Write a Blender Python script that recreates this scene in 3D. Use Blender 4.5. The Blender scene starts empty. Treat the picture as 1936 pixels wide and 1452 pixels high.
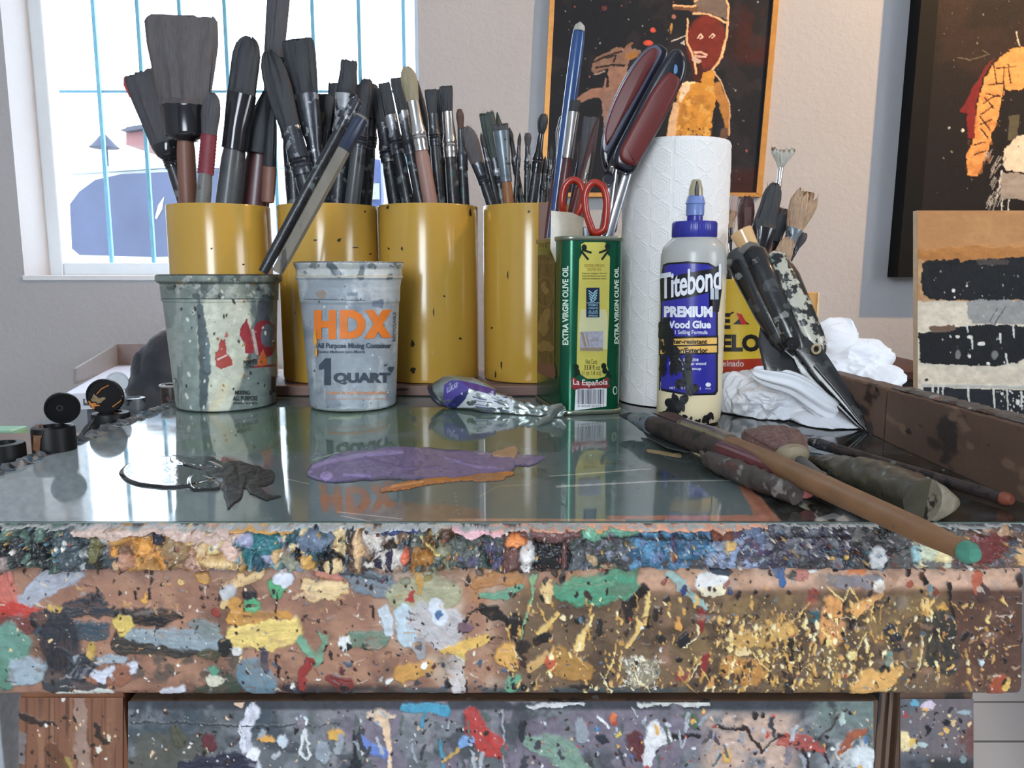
import bpy, bmesh, math, random
import numpy as np
from mathutils import Vector, Matrix, noise as mnoise
from mathutils.bvhtree import BVHTree

SC = bpy.context.scene
COL = SC.collection
# ------------------------------------------------------------------ camera, sky, lights, exposure
W, H, F = 1936, 1452, 1454.0
PITCH = math.radians(8.26)
EYE = Vector((0.0, 0.0, 1.04))
TOP = 0.90                      # height of the glass table top
cam_d = bpy.data.cameras.new('camera'); cam = bpy.data.objects.new('camera', cam_d); COL.objects.link(cam)
cam.location = EYE; cam.rotation_euler = (math.pi/2 - PITCH, 0, 0)
cam_d.sensor_width = 36; cam_d.lens = 36*F/W; cam_d.clip_start = 0.01; cam_d.clip_end = 100
SC.camera = cam
SC.view_settings.view_transform = 'Standard'; SC.view_settings.look = 'None'
SC.view_settings.exposure = 0.15; SC.view_settings.gamma = 1; SC.view_settings.use_curve_mapping = False
SC.cycles.use_denoising = True
SC.cycles.max_bounces = 8; SC.cycles.diffuse_bounces = 4; SC.cycles.glossy_bounces = 4; SC.cycles.transmission_bounces = 6
SC.cycles.sample_clamp_indirect = 6
wd = bpy.data.worlds.new('sky'); SC.world = wd; wd.use_nodes = True
wd.node_tree.nodes['Background'].inputs[0].default_value = (0.76, 0.88, 1.0, 1)
wd.node_tree.nodes['Background'].inputs[1].default_value = 5.6

def lamp(name, kind, loc, target, power, color, **kw):
    d = bpy.data.lights.new(name, kind); o = bpy.data.objects.new(name, d); COL.objects.link(o)
    o.location = loc; o.rotation_euler = (Vector(target)-Vector(loc)).to_track_quat('-Z', 'Y').to_euler()
    d.energy = power; d.color = color
    for k, v in kw.items(): setattr(d, k, v)
    return o
# daylight entering through the window in front of us (its own sky glow) and through the tall window behind us
pt = lamp('window_portal', 'AREA', (-.72, 2.08, 1.67), (-.72, 0, 1.67), 1, (1, 1, 1), shape='RECTANGLE', size=1.05, size_y=1.2); pt.data.cycles.is_portal = True
lamp('rear_window_daylight', 'AREA', (-.55, -2.12, 1.75), (0, .6, 1.0), 37, (.88, .95, 1.0), shape='RECTANGLE', size=.75, size_y=1.5)
lamp('side_fill_light', 'AREA', (2.72, -.75, 1.75), (0, .5, .9), 14, (1.0, .97, .94), shape='RECTANGLE', size=1.0, size_y=1.2)  # unseen lamp, added as fill from the right
# warm picture spot on the ceiling track, aimed at the pictures
lamp('picture_spot_light', 'SPOT', (2.05, .92, 2.80), (.70, 1.9, 1.72), 310, (1.0, .60, .26), spot_size=math.radians(76), spot_blend=1.0, shadow_soft_size=.03)

# ------------------------------------------------------------------ projection helpers
FW = Vector((0, math.cos(PITCH), -math.sin(PITCH))); UPV = Vector((0, math.sin(PITCH), math.cos(PITCH)))
def ray(px, py): return (Vector((1, 0, 0))*((px-W/2)/F) + UPV*(-(py-H/2)/F) + FW)
def on_z(px, py, z=TOP):
    r = ray(px, py); return EYE + r*((z-EYE.z)/r.z)
def on_y(px, py, y):
    r = ray(px, py); return EYE + r*(y/r.y)
def on_x(px, py, x):
    r = ray(px, py); return EYE + r*(x/r.x)
def pxs(y, py=726):             # metres per photo pixel at depth y
    r = ray(968, py); return (y/r.y)/F
def proj(P):                    # world array (...,3) -> px, py arrays
    P = np.asarray(P, float); x = P[..., 0]; y = P[..., 1]; z = P[..., 2]-EYE.z
    d = y*math.cos(PITCH) - z*math.sin(PITCH); u = y*math.sin(PITCH) + z*math.cos(PITCH)
    return W/2 + F*x/d, H/2 - F*u/d

def lin(c):
    c = np.asarray(c, float)/255.0
    return np.where(c <= .04045, c/12.92, ((c+.055)/1.055)**2.4)

# ------------------------------------------------------------------ noise and paint canvas (vertex colours worked out here)
_tab = {}
def vnoise(x, y, seed=0):
    if seed not in _tab: _tab[seed] = np.random.RandomState(seed+7).rand(256, 256)
    T = _tab[seed]; xi = np.floor(x).astype(int); yi = np.floor(y).astype(int); fx = x-xi; fy = y-yi
    fx = fx*fx*(3-2*fx); fy = fy*fy*(3-2*fy)
    a = T[xi & 255, yi & 255]; b = T[(xi+1) & 255, yi & 255]; c = T[xi & 255, (yi+1) & 255]; d = T[(xi+1) & 255, (yi+1) & 255]
    return (a*(1-fx)+b*fx)*(1-fy) + (c*(1-fx)+d*fx)*fy
def fbm(x, y, seed=0, o=4):
    s = 0; a = .5; t = 0
    for i in range(o):
        s = s + a*vnoise(x*2**i+13*i, y*2**i+7*i, seed+i); t += a; a *= .5
    return s/t
def sstep(a, b, x):
    t = np.clip((x-a)/(b-a), 0, 1); return t*t*(3-2*t)

class Canvas:
    def __init__(s, X, Y, base, regular=True, warp=1.0):
        s.X, s.Y, s.reg = X, Y, regular
        s.C = np.empty(X.shape+(3,)); s.C[:] = lin(base); s.Hh = np.zeros(X.shape); s.k = 0
        s.rng = random.Random(5)
        s.WX, s.WY, s.V = X, Y, None
        if regular:
            s.WX = X+((fbm(X/24, Y/24, 21, 3)-.5)*14+(fbm(X/6, Y/6, 22, 3)-.5)*6)*warp; s.WY = Y+((fbm(X/24, Y/24, 23, 3)-.5)*14+(fbm(X/6, Y/6, 24, 3)-.5)*6)*warp
        s.V = 1+.5*(fbm(X/11, Y/8, 25, 4)-.5)
    def win(s, x0, x1, y0, y1):
        if not s.reg: return (slice(None), slice(None))
        xs = s.X[0]; ys = s.Y[:, 0]
        i0, i1 = np.searchsorted(xs, [x0, x1]); j0, j1 = np.searchsorted(ys, [y0, y1])
        return (slice(max(0, j0-1), j1+1), slice(max(0, i0-1), i1+1))
    def put(s, w, m, col, h):
        c = lin(col)*s.V[w][..., None]; C = s.C[w]; s.C[w] = C*(1-m[..., None]) + c*m[..., None]
        if h: s.Hh[w] = s.Hh[w]*(1-.6*m) + h*m
    def field(s, col, scale, lo, hi, seed, a=1, x0=-1e9, x1=1e9, y0=-1e9, y1=1e9, sy=1, edge=20, h=0):
        n = fbm(s.X/scale, s.Y/(scale*sy), seed)
        m = sstep(lo, hi, n)*a*sstep(x0-edge, x0+edge, s.X)*(1-sstep(x1-edge, x1+edge, s.X))
        m = m*sstep(y0-edge*.4, y0+edge*.4, s.Y)*(1-sstep(y1-edge*.4, y1+edge*.4, s.Y))
        s.put((slice(None), slice(None)), m, col, h)
    def blob(s, x, y, rx, ry, col, ang=0, n=.35, h=.5, a=1, soft=.12, dome=False):
        R = max(rx, ry)*1.5+2; w = s.win(x-R-6, x+R+6, y-R-6, y+R+6); X = s.WX[w]-x; Y = s.WY[w]-y
        if X.size == 0: return
        s.k += 1; ca, sa = math.cos(math.radians(ang)), math.sin(math.radians(ang))
        u = (X*ca+Y*sa)/rx; v = (-X*sa+Y*ca)/ry; r = np.sqrt(u*u+v*v)
        if n: r = r + n*(fbm(s.X[w]/(R*.35)+s.k*3.1, s.Y[w]/(R*.35), s.k % 9, 3)-.5)*2
        m = (1-sstep(1-soft, 1+soft, r))*a
        if dome:
            c = lin(col)*s.V[w][..., None]; C = s.C[w]; s.C[w] = C*(1-m[..., None]) + c*m[..., None]
            s.Hh[w] = np.maximum(s.Hh[w]*(1-.35*m), h*np.sqrt(np.clip(1-r*r*.8, 0, 1))*m + s.Hh[w]*.35)
        else: s.put(w, m, col, h)
    def stroke(s, pts, wd, col, n=.3, h=.5, a=1, soft=.15, streak=0):
        wl = list(wd) if isinstance(wd, (tuple, list)) else [wd]*len(pts)
        R = max(wl)*1.6+2; xs = [p[0] for p in pts]; ys = [p[1] for p in pts]
        w = s.win(min(xs)-R-6, max(xs)+R+6, min(ys)-R-6, max(ys)+R+6); X = s.WX[w]; Y = s.WY[w]
        if X.size == 0: return
        s.k += 1; best = np.full(X.shape, 1e9)
        for i in range(len(pts)-1):
            (x0, y0), (x1, y1) = pts[i], pts[i+1]; dx, dy = x1-x0, y1-y0; L = dx*dx+dy*dy+1e-9
            t = np.clip(((X-x0)*dx+(Y-y0)*dy)/L, 0, 1)
            d = np.hypot(X-x0-t*dx, Y-y0-t*dy)/(wl[i]+(wl[i+1]-wl[i])*t)
            best = np.minimum(best, d)
        if n: best = best + n*(fbm(X/(R*.5)+s.k*1.7, Y/(R*.5), s.k % 9, 3)-.5)*2
        m = (1-sstep(1-soft, 1+soft, best))*a
        if streak:
            dx, dy = pts[-1][0]-pts[0][0], pts[-1][1]-pts[0][1]; L = math.hypot(dx, dy)+1e-6; dx /= L; dy /= L
            q = vnoise((X*dx+Y*dy)/30+9, (-X*dy+Y*dx)/1.8+9, s.k % 9); m = m*(1-streak*sstep(.35, .75, q))
        s.put(w, m, col, h)
    def poly(s, pts, col, h=.3, a=1, wob=0):
        xs = [p[0] for p in pts]; ys = [p[1] for p in pts]; w = s.win(min(xs)-3, max(xs)+3, min(ys)-3, max(ys)+3)
        X = s.X[w]; Y = s.Y[w]
        if X.size == 0: return
        if wob:
            s.k += 1; X = X+(fbm(X/7+s.k, Y/7, 1, 3)-.5)*wob*2; Y = Y+(fbm(X/7, Y/7+s.k, 2, 3)-.5)*wob*2
        ins = np.zeros(X.shape, bool); j = len(pts)-1
        for i in range(len(pts)):
            xi, yi = pts[i]; xj, yj = pts[j]
            if yi != yj: ins ^= ((yi > Y) != (yj > Y)) & (X < (xj-xi)*(Y-yi)/(yj-yi)+xi)
            j = i
        s.put(w, ins.astype(float)*a, col, h)
    def specks(s, n, x0, x1, y0, y1, cols, r0=1, r1=4, h=.5, el=1.6, dens=None):
        g = s.rng
        for _ in range(n):
            x = g.uniform(x0, x1); y = g.uniform(y0, y1)
            r = r0+(r1-r0)*g.random()**2.5; e = 1+g.random()*(el-1)
            s.blob(x, y, r, r*e, g.choice(cols), ang=g.uniform(-30, 30), n=.15, h=h, soft=.25)
    def grain(s, amt, scale, seed=3, sx=1, sy=1):
        q = fbm(s.X/(scale*sx), s.Y/(scale*sy), seed, 4)-.5
        s.C *= (1+amt*2*q)[..., None]; s.Hh += q*amt*.6

def grid_px(x0, x1, y0, y1, step):
    return np.meshgrid(np.arange(x0, x1+step*.5, step), np.arange(y0, y1+step*.5, step))

def tag(o, label=None, cat=None, group=None, kind=None):
    if label: o['label'] = label
    if cat: o['category'] = cat
    if group: o['group'] = group
    if kind: o['kind'] = kind
    return o
WL = {}
def empty(name, loc, label=None, cat=None, group=None):
    o = bpy.data.objects.new(name, None); COL.objects.link(o); o.location = loc; o.empty_display_size = .02
    WL[o] = Vector(loc); return tag(o, label, cat, group)
def mesh_obj(name, verts, faces, mat, parent=None, smooth=True, cols=None):
    off = WL[parent] if parent is not None else Vector((0, 0, 0))
    V = np.asarray(verts, float).reshape(-1, 3)
    if parent is None:
        off = Vector(((V[:, 0].min()+V[:, 0].max())/2, (V[:, 1].min()+V[:, 1].max())/2, V[:, 2].min()))
    V = V-np.array(off)
    me = bpy.data.meshes.new(name)
    if isinstance(faces, np.ndarray):
        me.vertices.add(len(V)); me.vertices.foreach_set('co', V.ravel()); nf = len(faces)
        me.loops.add(nf*4); me.loops.foreach_set('vertex_index', faces.ravel().astype(np.int32))
        me.polygons.add(nf); me.polygons.foreach_set('loop_start', np.arange(0, nf*4, 4, dtype=np.int32))
        me.update(calc_edges=True)
    else:
        me.from_pydata([tuple(v) for v in V], [], [tuple(f) for f in faces]); me.update()
    if cols is not None:
        a = me.color_attributes.new('Col', 'FLOAT_COLOR', 'POINT'); c = np.ones((len(V), 4)); c[:, :3] = np.clip(cols, 0, 1).reshape(-1, 3)
        a.data.foreach_set('color', c.ravel())
    if smooth: me.polygons.foreach_set('use_smooth', np.ones(len(me.polygons), bool))
    me.materials.append(mat)
    o = bpy.data.objects.new(name, me); COL.objects.link(o)
    if parent is not None:
        o.parent = parent; WL[o] = off.copy()
    else:
        o.location = off; WL[o] = off.copy()
    return o
def grid_faces(nr, nc, wrap=False):
    j, i = np.meshgrid(np.arange(nr-1), np.arange(nc if wrap else nc-1), indexing='ij')
    i2 = (i+1) % nc if wrap else i+1
    return np.stack([j*nc+i, j*nc+i2, (j+1)*nc+i2, (j+1)*nc+i], -1).reshape(-1, 4)

class G:                        # geometry collector
    def __init__(s): s.v = []; s.f = []
    def add(s, v, f):
        b = len(s.v); s.v += [tuple(p) for p in v]; s.f += [tuple(i+b for i in q) for q in f]; return s
    def box(s, lo, hi, rz=0, bev=0):
        lo = Vector(lo); hi = Vector(hi); c = (lo+hi)/2; d = (hi-lo)/2
        if bev:
            bm = bmesh.new(); bmesh.ops.create_cube(bm, size=2)
            for v in bm.verts: v.co = Vector((v.co.x*d.x, v.co.y*d.y, v.co.z*d.z))
            bmesh.ops.bevel(bm, geom=bm.edges[:], offset=bev, segments=2, affect='EDGES', profile=.6)
            R = Matrix.Rotation(rz, 3, 'Z'); vs = [c+R@v.co for v in bm.verts]; bm.verts.index_update()
            fs = [[v.index for v in f.verts] for f in bm.faces]; bm.free(); return s.add(vs, fs)
        R = Matrix.Rotation(rz, 3, 'Z')
        vs = [c+R@Vector((x*d.x, y*d.y, z*d.z)) for x in (-1, 1) for y in (-1, 1) for z in (-1, 1)]
        return s.add(vs, [(0, 1, 3, 2), (4, 6, 7, 5), (0, 4, 5, 1), (2, 3, 7, 6), (0, 2, 6, 4), (1, 5, 7, 3)])
    def prism(s, pts, dv):      # closed outline of 3-D points pushed by vector dv
        n = len(pts); dv = Vector(dv); P = [Vector(p) for p in pts]
        return s.add(P+[p+dv for p in P], [tuple(range(n)), tuple(range(2*n-1, n-1, -1))]+[(i, i+n, (i+1) % n+n, (i+1) % n) for i in range(n)])
    def lathe(s, prof, c, n=48, ridge=None):
        vs = []; m = len(prof)
        for k, (r, z) in enumerate(prof):
            for i in range(n):
                a = 2*math.pi*i/n; rr = r*(1+(ridge(k, a) if ridge else 0)); vs.append((c[0]+rr*math.cos(a), c[1]+rr*math.sin(a), z))
        fs = [(k*n+i, k*n+(i+1) % n, (k+1)*n+(i+1) % n, (k+1)*n+i) for k in range(m-1) for i in range(n)]
        if prof[0][1] > prof[-1][1]: return s.add(vs, fs)      # open inner walls keep their mouth open
        if prof[0][0] > 1e-6: fs.append(tuple(range(n-1, -1, -1)))
        if prof[-1][0] > 1e-6 and prof[-1] != prof[0]: fs.append(tuple((m-1)*n+i for i in range(n)))
        return s.add(vs, fs)
    def sweep(s, pts, ru, rv=None, U=None, n=16, disp=None, cap=True):
        pts = [Vector(p) for p in pts]; m = len(pts)
        ru = list(ru) if isinstance(ru, (list, tuple)) else [ru]*m
        rv = ru if rv is None else (list(rv) if isinstance(rv, (list, tuple)) else [rv]*m)
        vs = []; up = Vector(U) if U else None
        for k in range(m):
            T = (pts[min(k+1, m-1)]-pts[max(k-1, 0)]).normalized()
            if up is None: up = Vector((0, 0, 1)) if abs(T.z) < .9 else Vector((1, 0, 0))
            u = (up-T*up.dot(T)).normalized(); v = T.cross(u)
            if not U: up = u
            for i in range(n):
                a = 2*math.pi*i/n; p = pts[k]+u*(ru[k]*math.cos(a))+v*(rv[k]*math.sin(a))
                if disp: p = disp(p, k, a, T, (u*math.cos(a)+v*math.sin(a)))
                vs.append(p)
        fs = [(k*n+i, k*n+(i+1) % n, (k+1)*n+(i+1) % n, (k+1)*n+i) for k in range(m-1) for i in range(n)]
        if cap: fs += [tuple(range(n-1, -1, -1)), tuple((m-1)*n+i for i in range(n))]
        return s.add(vs, fs)
    def ring(s, c, ax, r1, r2, rt, n=28, m=10, U=None, sx=1):   # torus-like loop, r1 x r2, tube rt
        ax = Vector(ax).normalized(); u = Vector(U or (0, 0, 1)); u = (u-ax*u.dot(ax)).normalized(); v = ax.cross(u); vs = []
        for i in range(n):
            a = 2*math.pi*i/n; o = u*(r1*math.cos(a))+v*(r2*math.sin(a)); d = (u*math.cos(a)/max(r1, 1e-6)+v*math.sin(a)/max(r2, 1e-6)).normalized()
            for j in range(m):
                b = 2*math.pi*j/m; vs.append(Vector(c)+o+d*(rt*math.cos(b))+ax*(rt*sx*math.sin(b)))
        return s.add(vs, [(i*m+j, ((i+1) % n)*m+j, ((i+1) % n)*m+(j+1) % m, i*m+(j+1) % m) for i in range(n) for j in range(m)])
    def build(s, name, mat, parent=None, smooth=True, auto=True):
        o = mesh_obj(name, s.v, s.f, mat, parent, smooth)
        if smooth and auto:
            me = o.data; bm = bmesh.new(); bm.from_mesh(me)
            bmesh.ops.recalc_face_normals(bm, faces=bm.faces)
            for e in bm.edges:
                if len(e.link_faces) == 2 and e.calc_face_angle(0) > .75: e.smooth = False
            bm.to_mesh(me); bm.free()
        return o
    def bvh(s): return BVHTree.FromPolygons([Vector(v) for v in s.v], s.f)

# ------------------------------------------------------------------ materials
MC = {}
def mat(name, col, rough=.5, metal=0, var=.12, scale=60, bump=0, bscale=200, spots=(), coat=0, trans=0, emis=0, spec=.5, stretch=None, sheen=0, attr=False, rvar=0, ior=1.45):
    if name in MC: return MC[name]
    m = bpy.data.materials.new(name); m.use_nodes = True; nt = m.node_tree; N = nt.nodes; L = nt.links; b = N['Principled BSDF']
    tc = N.new('ShaderNodeTexCoord'); mp = N.new('ShaderNodeMapping'); L.new(tc.outputs['Object'], mp.inputs[0])
    if stretch: mp.inputs['Scale'].default_value = stretch
    def nz(sc, det=4, ro=.6):
        t = N.new('ShaderNodeTexNoise'); t.inputs['Scale'].default_value = sc; t.inputs['Detail'].default_value = det; t.inputs['Roughness'].default_value = ro
        L.new(mp.outputs[0], t.inputs['Vector']); return t
    if attr:
        a = N.new('ShaderNodeAttribute'); a.attribute_name = 'Col'; cur = a.outputs['Color']
    else:
        c = lin(col); r1 = N.new('ShaderNodeValToRGB'); t = nz(scale); L.new(t.outputs['Fac'], r1.inputs[0])
        r1.color_ramp.elements[0].position = .3; r1.color_ramp.elements[1].position = .7
        r1.color_ramp.elements[0].color = (*np.clip(c*(1-var), 0, 1), 1); r1.color_ramp.elements[1].color = (*np.clip(c*(1+var), 0, 1), 1)
        cur = r1.outputs[0]
        for k, (sc_, thr, scale_) in enumerate(spots):
            t = nz(scale_, 3, .55); oi = N.new('ShaderNodeVectorMath'); oi.operation = 'ADD'; oi.inputs[1].default_value = (k*3.3+1, k*1.7, k*5.1)
            inf = N.new('ShaderNodeObjectInfo'); ad = N.new('ShaderNodeVectorMath'); ad.operation = 'ADD'
            cm = N.new('ShaderNodeMath'); cm.operation = 'MULTIPLY'; cm.inputs[1].default_value = 20; L.new(inf.outputs['Random'], cm.inputs[0])
            L.new(mp.outputs[0], oi.inputs[0]); L.new(oi.outputs[0], ad.inputs[0]); L.new(cm.outputs[0], ad.inputs[1]); L.new(ad.outputs[0], t.inputs['Vector'])
            r = N.new('ShaderNodeValToRGB'); r.color_ramp.elements[0].position = thr; r.color_ramp.elements[1].position = min(1, thr+.04); L.new(t.outputs['Fac'], r.inputs[0])
            mx = N.new('ShaderNodeMixRGB'); L.new(r.outputs[0], mx.inputs[0]); L.new(cur, mx.inputs[1]); mx.inputs[2].default_value = (*lin(sc_), 1); cur = mx.outputs[0]
    L.new(cur, b.inputs['Base Color'])
    b.inputs['Roughness'].default_value = rough; b.inputs['Metallic'].default_value = metal; b.inputs['Coat Weight'].default_value = coat
    b.inputs['Coat Roughness'].default_value = .12
    b.inputs['Transmission Weight'].default_value = trans; b.inputs['Specular IOR Level'].default_value = spec; b.inputs['Sheen Weight'].default_value = sheen
    b.inputs['IOR'].default_value = ior
    if rvar:
        t = nz(scale*1.7); mr = N.new('ShaderNodeMapRange'); mr.inputs[1].default_value = .3; mr.inputs[2].default_value = .7; mr.inputs[3].default_value = max(0, rough-rvar); mr.inputs[4].default_value = min(1, rough+rvar)
        L.new(t.outputs['Fac'], mr.inputs[0]); L.new(mr.outputs[0], b.inputs['Roughness'])
    if emis:
        b.inputs['Emission Color'].default_value = (*lin(col), 1); b.inputs['Emission Strength'].default_value = emis
    if bump:
        t = nz(bscale, 5, .65); bp = N.new('ShaderNodeBump'); bp.inputs['Strength'].default_value = 1; bp.inputs['Distance'].default_value = bump
        L.new(t.outputs['Fac'], bp.inputs['Height']); L.new(bp.outputs[0], b.inputs['Normal'])
    MC[name] = m; return m

# ------------------------------------------------------------------ decals: lettering and printed shapes laid on a surface
_tc = {}
def text2d(txt, bold=0.0, space=1.0):
    k = (txt, bold, space)
    if k in _tc: return _tc[k]
    cu = bpy.data.curves.new('t', 'FONT'); cu.body = txt; cu.offset = bold; cu.resolution_u = 3; cu.space_character = space; cu.fill_mode = 'FRONT' if hasattr(cu, 'fill_mode') else cu.fill_mode
    o = bpy.data.objects.new('t', cu); COL.objects.link(o); dg = bpy.context.evaluated_depsgraph_get(); dg.update()
    me = o.evaluated_get(dg).to_mesh(); V = np.array([v.co[:2] for v in me.vertices]); Fc = [tuple(p.vertices) for p in me.polygons]
    o.evaluated_get(dg).to_mesh_clear(); bpy.data.objects.remove(o); bpy.data.curves.remove(cu)
    mn = V.min(0); V = V-mn; V = V/V.max(0); _tc[k] = (V, Fc); return V, Fc
class Decal:
    def __init__(s, surf): s.surf = surf; s.parts = []
    def add(s, V, Fc, cut=7):
        bm = bmesh.new(); vs = [bm.verts.new((x, y, 0)) for x, y in V]
        for f in Fc:
            try: bm.faces.new([vs[i] for i in f])
            except ValueError: pass
        xs = V[:, 0]; x0, x1 = xs.min(), xs.max(); ys = V[:, 1]; y0, y1 = ys.min(), ys.max()
        if cut:
            x = x0+cut
            while x < x1:
                bmesh.ops.bisect_plane(bm, geom=bm.verts[:]+bm.edges[:]+bm.faces[:], plane_co=(x, 0, 0), plane_no=(1, 0, 0)); x += cut
            y = y0+cut*3
            while y < y1:
                bmesh.ops.bisect_plane(bm, geom=bm.verts[:]+bm.edges[:]+bm.faces[:], plane_co=(0, y, 0), plane_no=(0, 1, 0)); y += cut*3
        bm.verts.index_update(); s.parts.append(([tuple(v.co[:2]) for v in bm.verts], [[v.index for v in f.verts] for f in bm.faces])); bm.free(); return s
    def text(s, txt, x0, y0, x1, y1, bold=.0, rot=0, shear=0, arc=0, cut=7, space=1.0):
        V, Fc = text2d(txt, bold, space); w, h = x1-x0, y1-y0; A = []
        for a, b in V:
            if rot == 90: x = x0+(1-b)*w; y = y1-a*h; x = x0+w-b*w
            else: x = x0+a*w; y = y1-b*h+shear*(a-.5)*w + arc*((a-.5)**2-.25)
            A.append((x, y))
        return s.add(np.array(A), Fc, cut)
    def poly(s, pts, cut=7): return s.add(np.array(pts, float), [tuple(range(len(pts)))], cut)
    def rect(s, x0, y0, x1, y1, cut=7): return s.poly([(x0, y0), (x1, y0), (x1, y1), (x0, y1)], cut)
    def ell(s, x, y, rx, ry, n=20, ang=0, cut=7):
        ca, sa = math.cos(ang), math.sin(ang)
        return s.poly([(x+rx*math.cos(t)*ca-ry*math.sin(t)*sa, y+rx*math.cos(t)*sa+ry*math.sin(t)*ca) for t in [2*math.pi*i/n for i in range(n)]], cut)
    def splat(s, x, y, rx, ry, seed=0, n=40, amp=.35, cut=7):
        g = random.Random(seed); ph = [g.uniform(0, 6.28) for _ in range(5)]; P = []
        for i in range(n):
            t = 2*math.pi*i/n; r = 1+amp*sum(math.sin((k+2)*t+ph[k])/(k+1.5) for k in range(5)); P.append((x+rx*r*math.cos(t), y+ry*r*math.sin(t)))
        return s.poly(P, cut)
    def line(s, pts, w, cut=0):
        for i in range(len(pts)-1):
            (x0, y0), (x1, y1) = pts[i], pts[i+1]; L = math.hypot(x1-x0, y1-y0)+1e-6; nx, ny = -(y1-y0)/L*w/2, (x1-x0)/L*w/2
            s.poly([(x0+nx, y0+ny), (x1+nx, y1+ny), (x1-nx, y1-ny), (x0-nx, y0-ny)], cut)
        return s
    def build(s, name, m, parent, eps=.0003):
        g = G()
        for V, Fc in s.parts:
            P = [s.surf(x, y, eps) for x, y in V]; ok = [p is not None for p in P]
            g.add([p if p is not None else (0, 0, 0) for p in P], [f for f in Fc if all(ok[i] for i in f)])
        used = sorted({i for f in g.f for i in f}); mp = {o: n for n, o in enumerate(used)}
        g.v = [g.v[i] for i in used]; g.f = [tuple(mp[i] for i in f) for f in g.f]
        if not g.v: return None
        return g.build(name, m, parent, auto=False)
def bvh_surf(tree):
    def f(px, py, eps):
        r = ray(px, py).normalized(); loc, nr, i, d = tree.ray_cast(EYE, r)
        if loc is None: return None
        if nr.dot(r) > 0: nr = -nr
        return loc+nr*eps
    return f
def y_surf(y):
    return lambda px, py, eps: on_y(px, py, y-eps)
# ------------------------------------------------------------------ the room
WY = 1.90                       # inner face of the wall with the window
plaster = mat('plaster', (168, 169, 173), .85, var=.03, scale=3, bump=.0016, bscale=70)
whitep = mat('white_paint', (214, 218, 224), .5, var=.03, scale=8, bump=.0004, bscale=90)
trimw = mat('white_frame', (205, 214, 222), .42, var=.04, scale=12)
floorm = mat('pale_floor_tile', (150, 150, 152), .55, var=.08, scale=6, bump=.0004, bscale=60)
XL, XR, YB, ZC = -1.75, 2.80, -2.25, 2.95
wx0 = on_y(46, 515, WY).x; wx1 = on_y(798, 515, WY).x; wz0 = on_y(300, 521, WY).z; wz1 = 2.25
g = G(); T = .16
g.box((XL-.15, WY, 0), (wx0, WY+T, ZC)); g.box((wx1, WY, 0), (XR+.15, WY+T, ZC)); g.box((wx0, WY, 0), (wx1, WY+T, wz0)); g.box((wx0, WY, wz1), (wx1, WY+T, ZC))
tag(g.build('wall_back', plaster, smooth=False), kind='structure')
g = G(); g.box((XL-.15, YB, 0), (XL, WY, ZC)); tag(g.build('wall_left', plaster, smooth=False), kind='structure')
g = G(); g.box((XR, YB, 0), (XR+.15, -1.3, ZC)); g.box((XR, -.2, 0), (XR+.15, WY, ZC)); g.box((XR, -1.3, 0), (XR+.15, -.2, 1.1)); g.box((XR, -1.3, 2.4), (XR+.15, -.2, ZC))
tag(g.build('wall_right', plaster, smooth=False), kind='structure')
g = G(); g.box((XL, YB-.15, 0), (-1.0, YB, ZC)); g.box((-.1, YB-.15, 0), (XR, YB, ZC)); g.box((-1.0, YB-.15, 0), (-.1, YB, .95)); g.box((-1.0, YB-.15, 2.55), (-.1, YB, ZC))
tag(g.build('wall_front', plaster, smooth=False), kind='structure')
g = G(); g.box((XL-.15, YB-.15, ZC), (XR+.15, WY+T, ZC+.12)); tag(g.build('ceiling', whitep, smooth=False), kind='structure')
g = G()
g.box((XL-.15, YB-.15, -.1), (XR+.15, WY+T, 0)); fl = tag(g.build('floor', floorm, smooth=False), kind='structure')
nt = floorm.node_tree; br = nt.nodes.new('ShaderNodeTexBrick'); tc = nt.nodes.new('ShaderNodeTexCoord'); nt.links.new(tc.outputs['Object'], br.inputs['Vector'])
br.offset = 0; br.inputs['Scale'].default_value = 1; br.inputs['Brick Width'].default_value = .45; br.inputs['Row Height'].default_value = .16; br.inputs['Mortar Size'].default_value = .004
br.inputs['Color1'].default_value = (*lin((222, 222, 222)), 1); br.inputs['Color2'].default_value = (*lin((208, 208, 210)), 1); br.inputs['Mortar'].default_value = (*lin((120, 118, 118)), 1)
nt.links.new(br.outputs['Color'], nt.nodes['Principled BSDF'].inputs['Base Color'])

# window in front of us: white casing, pane, pale blue bars outside
fx0 = on_y(88, 515, WY+T-.01).x; 
win = empty('window_1', ((wx0+wx1)/2, WY+T-.03, wz0)); tag(win, kind='structure')
gz = on_y(300, 497, WY+T-.05).z
g = G(); y0, y1 = WY+T-.055, WY+T-.005
gl = on_y(118, 490, y0).x; gr_ = on_y(791, 490, y0).x
g.box((wx0-.001, y0, wz0-.001), (gl, y1, wz1), bev=.004); g.box((gr_, y0, wz0), (wx1+.001, y1, wz1), bev=.002); g.box((gl, y0, wz0-.001), (gr_, y1, gz), bev=.004); g.box((gl, y0, wz1-.06), (gr_, y1, wz1), bev=.004)
g.build('window_frame', trimw, win, smooth=False)
g = G(); g.box((wx0-.004, WY-.004, wz0-.012), (wx1+.003, WY+T-.05, wz0+.0008), bev=.002); g.build('window_sill', whitep, win, smooth=False)
glassm = mat('window_glass', (255, 255, 255), 0.0, trans=1, var=0, ior=1.0, spec=.0)
g = G(); g.box((gl-.01, WY+T-.03, gz-.01), (gr_+.01, WY+T-.027, wz1-.05)); g.build('pane', glassm, win, smooth=False)
barm = mat('pale_blue_bar', (120, 172, 192), .45, var=.08, scale=30)
gb = G(); by = WY+T+.10
for k, px in enumerate((103, 190, 272, 350, 434, 517, 597, 683, 766)):
    x = on_y(px, 200, by).x; gb.box((x-.0048, by-.0048, .90), (x+.0048, by+.0048, 2.5), bev=.001)
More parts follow.
